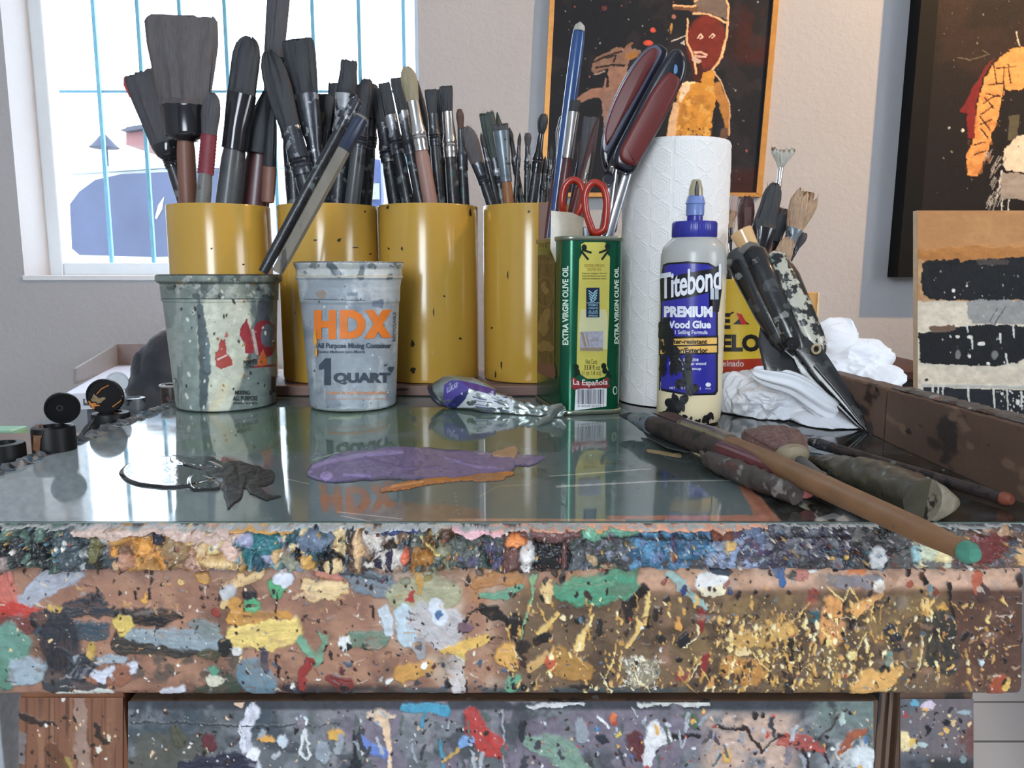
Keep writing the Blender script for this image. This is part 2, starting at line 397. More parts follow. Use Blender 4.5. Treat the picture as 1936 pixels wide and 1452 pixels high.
zb = on_y(400, 172, by).z
gb.box((wx0-.05, by+.0045, zb-.003), (wx1+.05, by+.010, zb+.003)); gb.box((wx0-.05, by+.0045, zb+.55), (wx1+.05, by+.010, zb+.556)); gb.box((wx0-.05, by+.0045, .90), (wx1+.05, by+.010, .906))
tag(gb.build('window_bars', barm, smooth=False), kind='structure', label='pale blue steel bars outside the window', cat='window bars')

# rear window behind the camera, and an unseen side window added for fill light
for nm, lo, hi in (('window_2', (-1.0, YB-.08, .95), (-.1, YB-.02, 2.55)), ('added_side_window', (XR+.04, -1.3, 1.1), (XR+.10, -.2, 2.4))):
    w = tag(empty(nm, lo), kind='structure'); g = G(); t = .05
    if nm == 'window_2':
        g.box(lo, (lo[0]+t, hi[1], hi[2])); g.box((hi[0]-t, lo[1], lo[2]), hi); g.box(lo, (hi[0], hi[1], lo[2]+t)); g.box((lo[0], lo[1], hi[2]-t), hi)
    else:
        g.box(lo, (hi[0], lo[1]+t, hi[2])); g.box((lo[0], hi[1]-t, lo[2]), hi); g.box(lo, (hi[0], hi[1], lo[2]+t)); g.box((lo[0], lo[1], hi[2]-t), hi)
    g.build('window_frame', trimw, w, smooth=False)

# street outside
outm = mat('pale_pavement', (190, 190, 188), .8, var=.06, scale=2)
g = G(); g.box((-9, WY+T+.3, -.35), (9, 16, -.3)); tag(g.build('street_ground', outm, smooth=False), kind='structure')
g = G(); g.box((-9, 14, -.3), (9, 14.5, 3.2)); tag(g.build('street_facade', mat('sunlit_render', (225, 224, 220), .8, var=.04, scale=1), smooth=False), kind='structure')
YV = 4.3
vb = mat('white_car_paint', (222, 226, 230), .3, var=.02, scale=2, coat=.4)
vg = mat('tinted_windscreen', (58, 66, 92), .25, var=.25, scale=1.6, rvar=.05)
van = empty('parked_van', on_y(430, 640, YV+.8), 'white parked van with a dark blue windscreen outside the window', 'van')
def outl(pts, y): return [on_y(px, py, y) for px, py in pts]
g = G(); g.prism(outl([(108, 420), (120, 350), (150, 318), (300, 308), (560, 306), (700, 312), (770, 345), (800, 420), (806, 830), (112, 830)], YV), (0, 1.7, 0)); g.build('body', vb, van)
g = G(); g.prism(outl([(132, 386), (150, 362), (180, 340), (230, 329), (300, 326), (452, 320), (455, 372), (420, 420), (385, 470), (360, 484), (290, 486), (150, 482), (136, 470)], YV-.03), (0, .04, 0)); g.build('windscreen', vg, van)
g = G(); g.prism(outl([(124, 322), (300, 312), (700, 312), (700, 318), (300, 318), (128, 330)], YV-.04), (0, .04, 0)); g.build('roof_gutter', mat('gutter_grey', (140, 150, 158), .4), van)
for wx_, wy_ in ((-2.2, 4.45), (-.9, 4.45), (-2.2, 5.8), (-.9, 5.8)): g = G(); g.sweep([(wx_-.1, wy_, .02), (wx_+.1, wy_, .02)], .32, n=28); g.build('wheel', mat('tyre_black', (30, 30, 32), .7), van)
g = G(); a = on_y(705, 345, YV-.25); g.box((a.x-.055, a.y-.04, a.z-.13), (a.x+.055, a.y+.04, a.z+.12), bev=.035); m_ = g.build('mirror', mat('mirror_housing', (70, 80, 118), .3, var=.1), van)
g = G(); a = on_y(708, 358, YV-.30); g.box((a.x-.025, a.y-.003, a.z-.05), (a.x+.025, a.y+.003, a.z+.03)); g.build('mirror_glass', mat('mirror_glass', (150, 155, 145), .1), m_)
g = G(); p = outl([(293, 412), (299, 388), (310, 372), (306, 396), (296, 414)], YV-.035); g.prism(p, (0, .01, 0)); g.build('sticker', mat('windscreen_mark', (190, 195, 210), .4), van)
YR = 9
kio = empty('roof_hut', on_y(250, 300, YR+.3), 'faint pale red hut roof beyond the van, seen through the window bars', 'hut')
g = G(); g.prism(outl([(238, 274), (238, 240), (283, 234), (283, 278)], YR), (0, .9, 0)); g.build('wall', mat('faded_red_wall', (120, 84, 84), .7), kio, smooth=False)
g = G(); g.prism(outl([(226, 246), (250, 238), (300, 232), (300, 238), (240, 248)], YR-.1), (0, 1.1, 0)); g.build('roof', mat('grey_roof_edge', (60, 62, 74), .6), kio, smooth=False)
g = G(); c = on_y(196, 262, 8); g.lathe([(.14, c.z-.09), (.10, c.z-.05), (.04, c.z+.02), (.01, c.z+.05)], (c.x, 8)); g.lathe([(.03, -.3), (.03, c.z-.05)], (c.x, 8)); tag(g.build('garden_parasol', mat('parasol_grey', (48, 52, 72), .7)), 'small dark folded parasol far outside the window left of the red hut', 'parasol')

# ------------------------------------------------------------------ the painter's table
paint_gloss = mat('thick_dried_paint', (1, 1, 1), .24, attr=True, rvar=.14, scale=110, bump=.0004, bscale=420, coat=.15)
apron_m = mat('painted_apron', (1, 1, 1), .42, attr=True, rvar=.14, scale=90, bump=.0005, bscale=260)
table = empty('painters_work_table', (0, .70, 0), 'wooden work table thick with dried paint, with a reflective glass top', 'table')
ZB = .874; XT0, XT1 = -.372, .345; YF = .420; YK = 1.06

# crusted front edge of the table top
def relief(name, cv, posf, m, parent, hs, back=None):
    cv.C = cv.C*.88+cv.C.mean(-1, keepdims=True)*.12
    P = posf(cv.X, cv.Y, cv.Hh*hs); return mesh_obj(name, P, grid_faces(*cv.X.shape), m, parent, cols=cv.C)
X, Y = grid_px(-30, 1966, 985, 1074, 1.6)
c = Canvas(X, Y, (78, 76, 78)); R = random.Random(11)
zones = [(-30, 160, [(62, 78, 72), (92, 118, 104), (30, 33, 36), (48, 58, 56), (80, 100, 92), (52, 52, 54)]),
 (150, 232, [(74, 84, 90), (190, 190, 188), (92, 88, 56), (52, 56, 58), (70, 82, 86), (120, 128, 130)]),
 (225, 335, [(180, 128, 60), (232, 158, 64), (196, 138, 102), (120, 84, 58), (70, 76, 88), (150, 112, 78), (206, 160, 110)]),
 (330, 452, [(222, 186, 128), (216, 182, 160), (172, 134, 92), (232, 200, 150), (150, 100, 60), (206, 160, 140)]),
 (448, 560, [(46, 116, 122), (60, 134, 140), (160, 164, 192), (206, 170, 116), (40, 84, 100), (110, 150, 150)]),
 (555, 672, [(96, 112, 132), (120, 134, 150), (24, 24, 30), (236, 208, 150), (50, 90, 100), (196, 160, 90)]),
 (668, 700, [(90, 66, 50), (60, 50, 44), (150, 112, 78)]),
 (698, 792, [(52, 50, 54), (216, 206, 196), (38, 34, 60), (96, 100, 108), (60, 44, 40), (150, 120, 96)]),
 (785, 872, [(164, 110, 44), (90, 64, 46), (96, 104, 98), (120, 84, 50), (56, 48, 44), (140, 138, 110)]),
 (868, 965, [(70, 84, 78), (82, 66, 58), (98, 104, 98), (56, 66, 66), (96, 92, 120)]),
 (960, 1092, [(110, 74, 70), (92, 60, 56), (22, 22, 24), (30, 26, 28), (122, 84, 78)]),
 (1085, 1200, [(74, 82, 78), (58, 64, 64), (180, 150, 110), (124, 130, 150), (96, 100, 104)]),
 (1195, 1350, [(58, 112, 148), (88, 148, 186), (44, 90, 122), (110, 130, 170), (70, 120, 150)]),
 (1345, 1452, [(146, 162, 194), (104, 116, 146), (90, 70, 92), (140, 150, 170), (70, 74, 90)]),
 (1448, 1620, [(72, 66, 82), (52, 50, 56), (90, 88, 98), (60, 48, 74), (120, 120, 128)]),
 (1615, 1720, [(60, 56, 58), (48, 44, 46), (90, 86, 84), (110, 104, 100)]),
 (1715, 1806, [(118, 116, 112), (196, 196, 172), (160, 176, 166), (100, 96, 92), (224, 206, 160)]),
 (1800, 1966, [(104, 52, 48), (120, 90, 80), (92, 84, 86), (180, 140, 104), (96, 98, 104), (130, 96, 76)])]
for x0, x1, cs in zones:
    for k in range(int((x1-x0)*(.75 if x0 < 1090 else 1.1))):
        x = R.uniform(x0, x1); y = R.uniform(992, 1076); r = R.uniform(3.5, 15) if x < 1090 else R.uniform(3, 11)
        c.blob(x, y, r, r*R.uniform(.9, 2.4) if x < 1090 else r*R.uniform(.5, 1.2), R.choice(cs), ang=R.uniform(-25, 25), n=.35, h=R.uniform(.3, 1.0)*(1 if x < 1090 else .26), dome=True)
B = lambda s_, *a, **k: s_.blob(*a, **k)
for a in [(140, 1025, 26, 40, (70, 82, 88)), (142, 1015, 6, 5, (200, 202, 200)), (285, 1026, 18, 17, (236, 160, 62)), (240, 1012, 18, 10, (190, 138, 60)), (312, 1010, 11, 14, (34, 40, 54)), (340, 1035, 26, 30, (158, 126, 86)), (250, 1050, 14, 14, (206, 150, 120)), (420, 1022, 18, 20, (226, 200, 140)), (445, 1030, 16, 20, (222, 184, 166)), (420, 1058, 32, 12, (226, 190, 130)), (462, 1068, 6, 14, (212, 164, 90)), (500, 1020, 40, 22, (44, 118, 124)), (475, 1012, 14, 14, (166, 168, 200)), (527, 1045, 10, 18, (224, 184, 130)), (588, 1055, 13, 14, (232, 176, 84)), (600, 1015, 34, 18, (104, 120, 142)), (630, 1052, 24, 20, (26, 26, 30)), (634, 1064, 18, 16, (240, 206, 150)), (556, 1055, 14, 16, (150, 150, 130)), (683, 1030, 8, 46, (222, 182, 134)), (745, 1046, 24, 20, (214, 206, 196)), (742, 1046, 6, 24, (42, 32, 66)), (767, 1044, 8, 18, (232, 106, 74)), (805, 1046, 16, 16, (176, 118, 42)), (1040, 1040, 42, 30, (24, 24, 26)), (1030, 1000, 60, 14, (116, 78, 74)), (1064, 1045, 7, 30, (112, 76, 72)), (996, 1046, 14, 28, (232, 228, 224)), (975, 1012, 18, 16, (238, 142, 66)), (1122, 1003, 24, 15, (116, 182, 152)), (1180, 1000, 30, 7, (116, 176, 148)), (1360, 1003, 26, 16, (128, 72, 50)), (1376, 1030, 10, 12, (220, 176, 100)), (1656, 1050, 16, 20, (208, 206, 206)), (1728, 1040, 12, 22, (150, 190, 196)), (1756, 1030, 26, 26, (200, 206, 176)), (1858, 1030, 38, 28, (116, 50, 48)), (1925, 1050, 12, 16, (226, 176, 110)), (1663, 998, 12, 14, (24, 22, 24)), (1780, 1048, 12, 16, (232, 210, 150)), (1270, 1045, 5, 6, (224, 160, 110)), (1570, 1056, 6, 6, (220, 170, 80)), (1598, 1052, 6, 7, (224, 180, 80)), (20, 1055, 12, 14, (160, 140, 134))]:
    c.blob(*a, n=.28, h=1.1 if a[0] < 1090 else .4, dome=True)
for p, w, col in [([(160, 995), (240, 1000), (300, 990), (380, 1004), (450, 1000), (470, 990)], (6, 9, 8, 14, 12, 6), (206, 176, 162)), ([(455, 990), (560, 992)], 6, (222, 160, 66)), ([(560, 987), (850, 988)], 3, (206, 176, 150)), ([(856, 990), (900, 996), (960, 992)], (3, 9, 4), (230, 176, 182)), ([(730, 992), (790, 990)], 6, (40, 56, 110)), ([(930, 988), (1090, 988), (1250, 990), (1440, 988)], (3, 4, 6, 4), (228, 160, 124)), ([(628, 1014), (632, 1070)], 2, (20, 20, 24)), ([(800, 1000), (830, 1040)], 2, (230, 206, 120)), ([(1140, 1008), (1290, 1008), (1340, 1010)], 2.2, (30, 34, 40)), ([(1450, 1006), (1600, 1006)], 1.5, (34, 32, 36)), ([(1268, 1005), (1274, 1050)], 3, (90, 60, 90)), ([(200, 1000), (200, 1060)], 3, (50, 46, 30)), ([(520, 990), (900, 987)], 2, (190, 196, 196)), ([(195, 1010), (190, 1045)], 10, (110, 104, 60)), ([(0, 988), (1936, 987)], 1.6, (170, 170, 166))]:
    c.stroke(p, w, col, n=.25, h=.9)
c.specks(500, 0, 1936, 990, 1070, [(230, 220, 210), (40, 40, 44), (220, 170, 90), (90, 130, 150), (150, 80, 60)], .8, 3.2, h=1.1)
c.Hh += (fbm(X/30, Y/18, 3, 3)-.5)*1.0*(X < 1120) + (fbm(X/26, Y/9, 3, 4)-.5)*.42*(X >= 1120); c.grain(.14, 5, 4)
irr = 1-.55*sstep(1000, 1350, X)
def slab_pos(X, Y, Hh):
    n = (fbm(X/34, X*0+3, 6, 3)*.9+fbm(X/10, X*0+8, 2, 2)*.35-.45)
    t = (Y-985)/89.0; P = np.zeros(X.shape+(3,)); zc = YF*math.cos(PITCH)+.15*math.sin(PITCH)
    P[..., 0] = (X-968)/F*zc; P[..., 2] = TOP-.0005-(TOP-ZB+.0025*0)*t - np.clip(n, -.2, 1)*.006*irr*sstep(.6, 1, t)
    edge = np.minimum(sstep(0, .07, t), 1-sstep(.93, 1, t)*.7)
    P[..., 1] = YF-.0008-(Hh+.0015)*edge; return P
relief('crusted_edge', c, slab_pos, paint_gloss, table, .0060)

# apron board
X, Y = grid_px(-30, 1926, 1070, 1319, 1.6)
c = Canvas(X, Y, (164, 116, 90))
c.field((136, 94, 74), 60, .4, .6, 1, .8); c.field((176, 128, 98), 40, .5, .7, 2, .7); c.field((108, 78, 62), 90, .5, .7, 8, .7, x1=480, y0=1160)
c.field((190, 164, 140), 60, .35, .6, 3, .8, x0=730, x1=960, y0=1085, edge=40)
c.field((186, 128, 76), 60, .3, .5, 4, .8, x0=880, x1=1120, y1=1160, edge=30)
c.field((112, 88, 62), 50, .05, .35, 5, .95, x0=960, x1=1800, y0=1125, edge=40); c.field((82, 62, 44), 60, .45, .62, 6, .8, x0=960, x1=1936, y0=1130, edge=40)
c.field((142, 112, 66), 40, .5, .66, 7, .8, x0=1300, x1=1800, y0=1130, edge=60)
c.field((90, 60, 46), 50, .05, .4, 9, .95, x0=1790, x1=1960, y0=1120); c.field((212, 168, 140), 60, .05, .3, 10, .95, x0=1180, x1=1960, y1=1120, edge=20)
c.field((196, 150, 118), 40, .1, .4, 12, .9, x0=1100, x1=1420, y1=1122, edge=10)
c.field((60, 78, 84), 30, .2, .45, 11, .85, x0=560, x1=1300, y0=1300, edge=12); c.field((56, 40, 36), 40, .3, .5, 13, .8, x0=440, x1=760, y0=1294, edge=14)
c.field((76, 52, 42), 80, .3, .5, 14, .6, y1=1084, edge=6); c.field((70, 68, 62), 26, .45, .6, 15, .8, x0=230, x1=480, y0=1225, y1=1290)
S = c.stroke; Bl = c.blob
for p, w, col in [
 ([(145, 1097), (95, 1110), (40, 1158)], (18, 24, 16), (164, 170, 184)), ([(0, 1105), (18, 1140)], 26, (196, 98, 82)), ([(-10, 1160), (30, 1155), (85, 1165)], (14, 14, 7), (190, 48, 30)),
 ([(0, 1182), (90, 1190)], (16, 12), (112, 54, 48)), ([(70, 1172), (190, 1150), (225, 1165)], (6, 22, 8), (42, 50, 60)), ([(90, 1195), (200, 1195)], 15, (54, 74, 86)), ([(75, 1180), (140, 1180)], 7, (24, 24, 28)),
 ([(120, 1200), (125, 1240), (115, 1290)], (38, 34, 26), (44, 44, 52)), ([(110, 1285), (200, 1298)], (20, 8), (58, 62, 68)), ([(236, 1166), (300, 1172), (345, 1166)], (14, 16, 9), (24, 25, 28)), ([(240, 1215), (330, 1225), (430, 1222)], (22, 18, 10), (48, 48, 44)),
 ([(250, 1200), (330, 1208), (412, 1210)], (8, 17, 18), (140, 154, 162)), ([(370, 1180), (405, 1195)], (6, 18), (120, 130, 128)), ([(145, 1270), (200, 1278), (252, 1264)], (12, 14, 12), (204, 208, 222)), ([(140, 1250), (235, 1245)], 8, (150, 160, 168)), ([(115, 1314), (215, 1308)], 5, (206, 208, 200)),
 ([(430, 1150), (438, 1120), (455, 1100)], (6, 14, 10), (226, 190, 128)), ([(460, 1108), (500, 1093)], (8, 9), (226, 190, 128)), ([(458, 1202), (520, 1204), (560, 1194)], (24, 26, 22), (234, 204, 106)), ([(445, 1172), (545, 1166)], (12, 8), (198, 138, 44)),
 ([(592, 1124), (625, 1122), (655, 1120)], (20, 18, 10), (234, 200, 142)), ([(560, 1135), (600, 1134)], 4, (206, 166, 130)), ([(600, 1092), (645, 1095)], (8, 10), (200, 118, 94)), ([(660, 1085), (690, 1108), (735, 1115)], (14, 24, 20), (112, 126, 138)), ([(650, 1088), (680, 1098), (730, 1100)], 4, (60, 70, 78)),
 ([(760, 1130), (800, 1125), (850, 1130)], (26, 36, 24), (166, 164, 128)), ([(790, 1085), (798, 1122)], (10, 5), (196, 146, 60)), ([(783, 1122), (777, 1138)], (4, 6), (172, 46, 36)), ([(765, 1165), (772, 1205)], (16, 18), (184, 206, 220)), ([(728, 1160), (738, 1190)], (12, 14), (192, 206, 216)),
 ([(800, 1170), (840, 1190)], (30, 40), (186, 182, 184)), ([(828, 1150), (834, 1168)], 14, (210, 216, 226)), ([(672, 1212), (725, 1210)], (15, 14), (98, 130, 110)), ([(573, 1215), (598, 1250), (620, 1212)], (8, 11, 7), (112, 162, 132)), ([(606, 1204), (622, 1218)], 4, (112, 162, 132)),
 ([(588, 1252), (575, 1275), (574, 1300)], (10, 10, 8), (150, 40, 32)), ([(755, 1275), (810, 1262)], (14, 16), (200, 144, 58)), ([(838, 1232), (880, 1222), (918, 1212)], (6, 11, 8), (226, 178, 78)), ([(870, 1240), (874, 1262)], (10, 5), (214, 184, 80)), ([(862, 1255), (866, 1305)], (18, 12), (196, 186, 180)),
 ([(912, 1134), (950, 1132), (980, 1118)], (4, 10, 9), (108, 160, 130)), ([(880, 1180), (888, 1164), (912, 1156)], 2.5, (40, 28, 22)), ([(910, 1156), (935, 1164), (955, 1172), (978, 1190)], (6, 10, 6, 14), (34, 26, 22)), ([(905, 1112), (975, 1096)], (12, 14), (182, 122, 60)),
 ([(1055, 1125), (1100, 1128), (1140, 1118), (1178, 1104)], (12, 26, 26, 25), (72, 154, 118)), ([(1184, 1092), (1188, 1125)], 20, (72, 154, 118)), ([(1215, 1120), (1185, 1148)], (9, 9), (34, 26, 22)), ([(1180, 1150), (1184, 1172)], 9, (44, 34, 30)),
 ([(1056, 1165), (1032, 1188), (1018, 1200)], (5, 6, 4), (226, 184, 96)), ([(1118, 1172), (1104, 1195), (1092, 1222)], (3, 4, 9), (232, 194, 110)), ([(1222, 1128), (1216, 1168)], (3, 5), (232, 196, 112)), ([(1208, 1185), (1186, 1225)], (5, 3), (226, 186, 100)), ([(1010, 1100), (1006, 1130), (975, 1240)], (8, 2, 1.5), (132, 172, 122)),
 ([(1262, 1095), (1285, 1115), (1330, 1152)], (8, 8, 3), (152, 182, 176)), ([(1335, 1112), (1360, 1096)], (22, 14), (234, 234, 234)), ([(1330, 1128), (1358, 1122)], (8, 10), (228, 214, 180)), ([(1345, 1080), (1372, 1088)], (12, 8), (56, 66, 80)), ([(1322, 1160), (1322, 1190)], (8, 5), (136, 36, 30)), ([(1330, 1245), (1326, 1275)], (8, 5), (146, 38, 34)),
 ([(1060, 1250), (1095, 1268)], (24, 24), (176, 126, 50)), ([(1375, 1262), (1420, 1275)], (20, 24), (190, 128, 48)), ([(1385, 1215), (1440, 1205), (1490, 1195)], (12, 20, 14), (208, 160, 80)), ([(960, 1235), (968, 1258)], (20, 10), (222, 168, 76)), ([(1000, 1262), (1030, 1245)], 9, (206, 160, 90)),
 ([(1465, 1082), (1480, 1112)], (12, 5), (52, 96, 150)), ([(1602, 1086), (1628, 1086)], 8, (220, 128, 66)), ([(1570, 1108), (1650, 1106)], 11, (136, 128, 132)), ([(1572, 1150), (1566, 1200)], (18, 26), (226, 154, 78)), ([(1612, 1160), (1660, 1130)], (11, 6), (226, 160, 80)), ([(1560, 1120), (1590, 1140), (1602, 1115), (1612, 1130)], 2, (236, 206, 130)),
 ([(1655, 1290), (1690, 1270)], (22, 12), (232, 172, 84)), ([(1640, 1290), (1632, 1296)], 26, (232, 172, 84)), ([(1488, 1212), (1490, 1310)], (9, 9), (42, 32, 24)), ([(1790, 1110), (1794, 1200)], 3, (40, 30, 26)), ([(1765, 1180), (1775, 1240)], (26, 34), (52, 50, 46)), ([(1745, 1145), (1748, 1165)], (10, 6), (232, 190, 110)), ([(1738, 1205), (1728, 1270)], 2.5, (220, 190, 130)),
 ([(1676, 1195), (1690, 1222)], (11, 14), (34, 38, 52)), ([(1673, 1238), (1672, 1255)], 6, (110, 146, 130)), ([(1884, 1288), (1880, 1312)], (16, 14), (170, 74, 34)), ([(1898, 1286), (1896, 1300)], 7, (232, 186, 80)), ([(1846, 1096), (1840, 1118)], 9, (190, 92, 60)), ([(1535, 1175), (1538, 1165)], 9, (50, 92, 100)), ([(1535, 1128), (1530, 1140)], 9, (140, 60, 44)),
 ([(1345, 1285), (1340, 1300)], 5, (214, 150, 70)), ([(1280, 1278), (1296, 1278)], 9, (140, 60, 46)), ([(1036, 1250), (1040, 1262)], 9, (196, 84, 44)), ([(630, 1286), (655, 1294)], (12, 14), (120, 34, 30)), ([(650, 1304), (655, 1318)], 12, (24, 20, 20)), ([(548, 1300), (560, 1312)], 12, (40, 38, 42)), ([(480, 1275), (500, 1305)], (28, 28), (98, 132, 148)), ([(385, 1304), (440, 1294)], (10, 20), (50, 66, 52)), ([(315, 1308), (345, 1306)], 10, (204, 204, 214)), ([(120, 1245), (130, 1255)], 22, (36, 36, 42)), ([(160, 1270), (172, 1250)], 20, (40, 40, 48)), ([(500, 1225), (505, 1265)], 6, (70, 64, 80)), ([(1700, 1218), (1712, 1240)], 6, (104, 84, 72))]:
    S(p, w, col, n=.26, h=.8, streak=.22 if np.mean(w) > 11 else 0)
for a in [(20, 1225, 44, 42, (98, 142, 126)), (10, 1275, 30, 34, (88, 132, 112)), (58, 1268, 36, 30, (152, 168, 178)), (240, 1182, 17, 18, (212, 182, 84)), (180, 1228, 10, 18, (186, 150, 64)), (112, 1155, 16, 6, (200, 160, 70)), (180, 1286, 9, 9, (146, 92, 66)), (215, 1285, 7, 8, (146, 92, 66)), (235, 1275, 14, 22, (146, 92, 66)), (278, 1140, 6, 9, (216, 156, 60)), (386, 1103, 13, 11, (198, 142, 58)), (348, 1108, 8, 5, (220, 180, 110)), (436, 1125, 15, 15, (184, 184, 186)), (474, 1128, 13, 16, (30, 28, 30)), (450, 1152, 13, 16, (200, 140, 54)), (480, 1150, 15, 13, (82, 172, 120)), (412, 1160, 8, 8, (150, 50, 34)), (528, 1118, 16, 20, (82, 162, 112)), (540, 1102, 17, 13, (216, 218, 230)), (528, 1140, 2, 12, (40, 36, 40)), (654, 1219, 15, 13, (222, 222, 220)), (664, 1222, 6, 8, (30, 34, 30)), (695, 1222, 10, 7, (44, 66, 54)), (430, 1225, 14, 18, (30, 30, 30)), (452, 1233, 9, 9, (206, 204, 200)), (400, 1238, 22, 10, (78, 74, 50)), (407, 1265, 9, 10, (86, 150, 122)), (408, 1284, 16, 10, (210, 204, 180)), (832, 1163, 7, 7, (70, 106, 150)), (765, 1105, 10, 6, (130, 130, 106)), (812, 1104, 8, 6, (150, 130, 60)), (885, 1105, 5, 10, (30, 24, 22)), (910, 1092, 9, 8, (80, 70, 66)), (795, 1225, 14, 20, (160, 156, 158)), (795, 1222, 7, 8, (96, 90, 96)), (880, 1188, 14, 8, (120, 90, 100)), (845, 1292, 7, 7, (26, 24, 26)), (862, 1300, 9, 14, (216, 206, 206)), (957, 1238, 20, 22, (220, 162, 70)), (1033, 1128, 14, 19, (230, 192, 124)), (975, 1182, 13, 16, (36, 28, 24)), (1030, 1208, 12, 11, (32, 26, 24)), (990, 1222, 16, 14, (48, 38, 30)), (1132, 1190, 6, 15, (38, 30, 28)), (1018, 1213, 6, 8, (30, 26, 24)), (1250, 1210, 9, 11, (40, 34, 34)), (1290, 1212, 11, 15, (32, 30, 34)), (1238, 1165, 6, 12, (44, 34, 30)), (1253, 1110, 5, 6, (150, 34, 30)), (1373, 1108, 6, 6, (160, 40, 34)), (1291, 1121, 6, 8, (36, 60, 120)), (1376, 1122, 5, 7, (40, 64, 120)), (1278, 1182, 6, 11, (226, 156, 66)), (1400, 1235, 14, 9, (240, 210, 150)), (1378, 1215, 6, 22, (238, 206, 130)), (1500, 1105, 4, 4, (190, 200, 190)), (1512, 1098, 14, 12, (196, 124, 110)), (1495, 1098, 7, 7, (60, 70, 60)), (1535, 1088, 12, 8, (230, 226, 220)), (1655, 1116, 12, 11, (236, 232, 220)), (1713, 1092, 5, 11, (60, 30, 26)), (1740, 1098, 5, 11, (90, 50, 36)), (1717, 1115, 6, 6, (170, 80, 50)), (1752, 1122, 5, 12, (110, 140, 150)), (1765, 1125, 6, 11, (130, 60, 40)), (1822, 1085, 6, 6, (60, 40, 38)), (1922, 1102, 10, 9, (60, 50, 50)), (1776, 1154, 9, 7, (214, 160, 60)), (1606, 1240, 9, 11, (238, 212, 130)), (1586, 1242, 5, 6, (232, 168, 84)), (1852, 1128, 14, 16, (80, 56, 50)), (1490, 1196, 6, 8, (140, 44, 30)), (1849, 1252, 4, 7, (200, 216, 220)), (970, 1292, 16, 20, (96, 160, 124)), (993, 1298, 7, 9, (24, 22, 24)), (1210, 1270, 34, 26, (140, 128, 104)), (726, 1103, 3, 4, (90, 40, 60)), (690, 1078, 3, 3, (230, 230, 228)), (705, 1079, 5, 5, (236, 236, 236)), (555, 1298, 6, 7, (226, 224, 222)), (720, 1283, 5, 5, (236, 236, 236)), (738, 1287, 7, 5, (236, 236, 230)), (1100, 1300, 24, 5, (44, 34, 30)), (804, 1256, 6, 6, (240, 240, 236))]:
    Bl(*a, n=.22, h=.9)
for x, y, L in [(290, 1092, 18), (286, 1118, 22), (190, 1122, 14), (258, 1122, 12), (240, 1152, 12), (527, 1140, 22), (705, 1150, 18), (628, 1236, 14), (527, 1240, 40), (1338, 1262, 26), (1600, 1170, 20), (1588, 1190, 22), (1450, 1262, 30), (1700, 1255, 20), (1508, 1235, 34), (880, 1290, 22), (935, 1292, 16)]:
    S([(x, y), (x+1, y+L)], (2, 2.6), (40, 26, 22), n=.2)
for _ in range(420):
    x = R.uniform(0, 1920); y = R.uniform(1082, 1312); a = R.uniform(-1.5, 1.5); L = R.uniform(4, 26); col = R.choice([(120, 84, 64), (190, 150, 120), (96, 72, 60), (150, 140, 132), (206, 190, 170), (110, 118, 122), (196, 146, 80), (86, 60, 50)])
    S([(x, y), (x+L*math.cos(a), y+L*.5*math.sin(a))], (R.uniform(.7, 3), .6), col, n=.35, h=.4, a=.75)
for _ in range(70):
    x = R.uniform(0, 1920); y = R.uniform(1085, 1305); Bl(x, y, R.uniform(6, 26), R.uniform(4, 14), R.choice([(130, 92, 70), (176, 130, 100), (112, 88, 74), (150, 136, 124), (104, 80, 66)]), n=.6, h=.15, a=.45, soft=.5)
dark = [(34, 26, 24), (50, 34, 28), (60, 40, 32)]; lt = [(236, 232, 222), (230, 200, 140), (220, 190, 150)]
c.specks(420, 0, 980, 1085, 1312, dark, .8, 3.4); c.specks(170, 0, 980, 1085, 1312, lt, .6, 2.4); c.specks(420, 940, 1926, 1080, 1312, dark, .9, 5.5, el=2)
c.specks(60, 520, 1000, 1240, 1315, [(70, 90, 110), (90, 40, 36), (60, 60, 70)], 1.5, 5)
gold = [(238, 206, 120), (226, 176, 90), (214, 160, 70), (244, 226, 170), (190, 140, 60)]
c.specks(520, 960, 1900, 1135, 1314, gold, .7, 3.6, el=3.2); c.specks(360, 1340, 1580, 1160, 1310, gold, .8, 4.2, el=2.5); c.specks(200, 1340, 1580, 1160, 1310, [(70, 50, 34), (110, 84, 52), (90, 66, 40)], .8, 4, el=2); c.specks(160, 1560, 1700, 1140, 1310, gold, .8, 4, el=2)
c.specks(260, 1175, 1245, 1240, 1300, [(226, 220, 204), (200, 190, 160)], .5, 2.4); c.specks(120, 1700, 1920, 1150, 1310, [(200, 130, 60), (170, 120, 80), (220, 210, 190)], .8, 3)
c.specks(60, 960, 1926, 1085, 1310, [(170, 60, 40), (90, 130, 150), (60, 90, 110), (230, 230, 230)], 1, 3.5)
for _ in range(34):
    x = R.uniform(960, 1880); y = R.uniform(1120, 1280); a = R.uniform(-1.2, 1.2); L = R.uniform(15, 45); S([(x, y), (x+L*math.sin(a)*.5, y+L*.5), (x+L*math.sin(a), y+L)], (.8, 1.6, .8), R.choice(gold), n=.2, h=.6)
c.Hh += (fbm(X/14, Y/10, 4, 4)-.5)*.35*sstep(900, 1300, X); c.grain(.13, 6, 4, sx=3)
def apron_pos(X, Y, Hh):
    t = (Y-1070)/249.0; y = YF+.004+.006*(np.exp(-t*14)+np.exp(-(1-t)*30)); zc = .4536
    P = np.zeros(X.shape+(3,)); P[..., 0] = (X-968)/F*zc*np.interp(t, [0, 1], [.985, 1.01]); P[..., 2] = (ZB+.002)-(ZB-.7905+.002)*t; P[..., 1] = y-Hh; return P
relief('apron_board', c, apron_pos, apron_m, table, .0015)

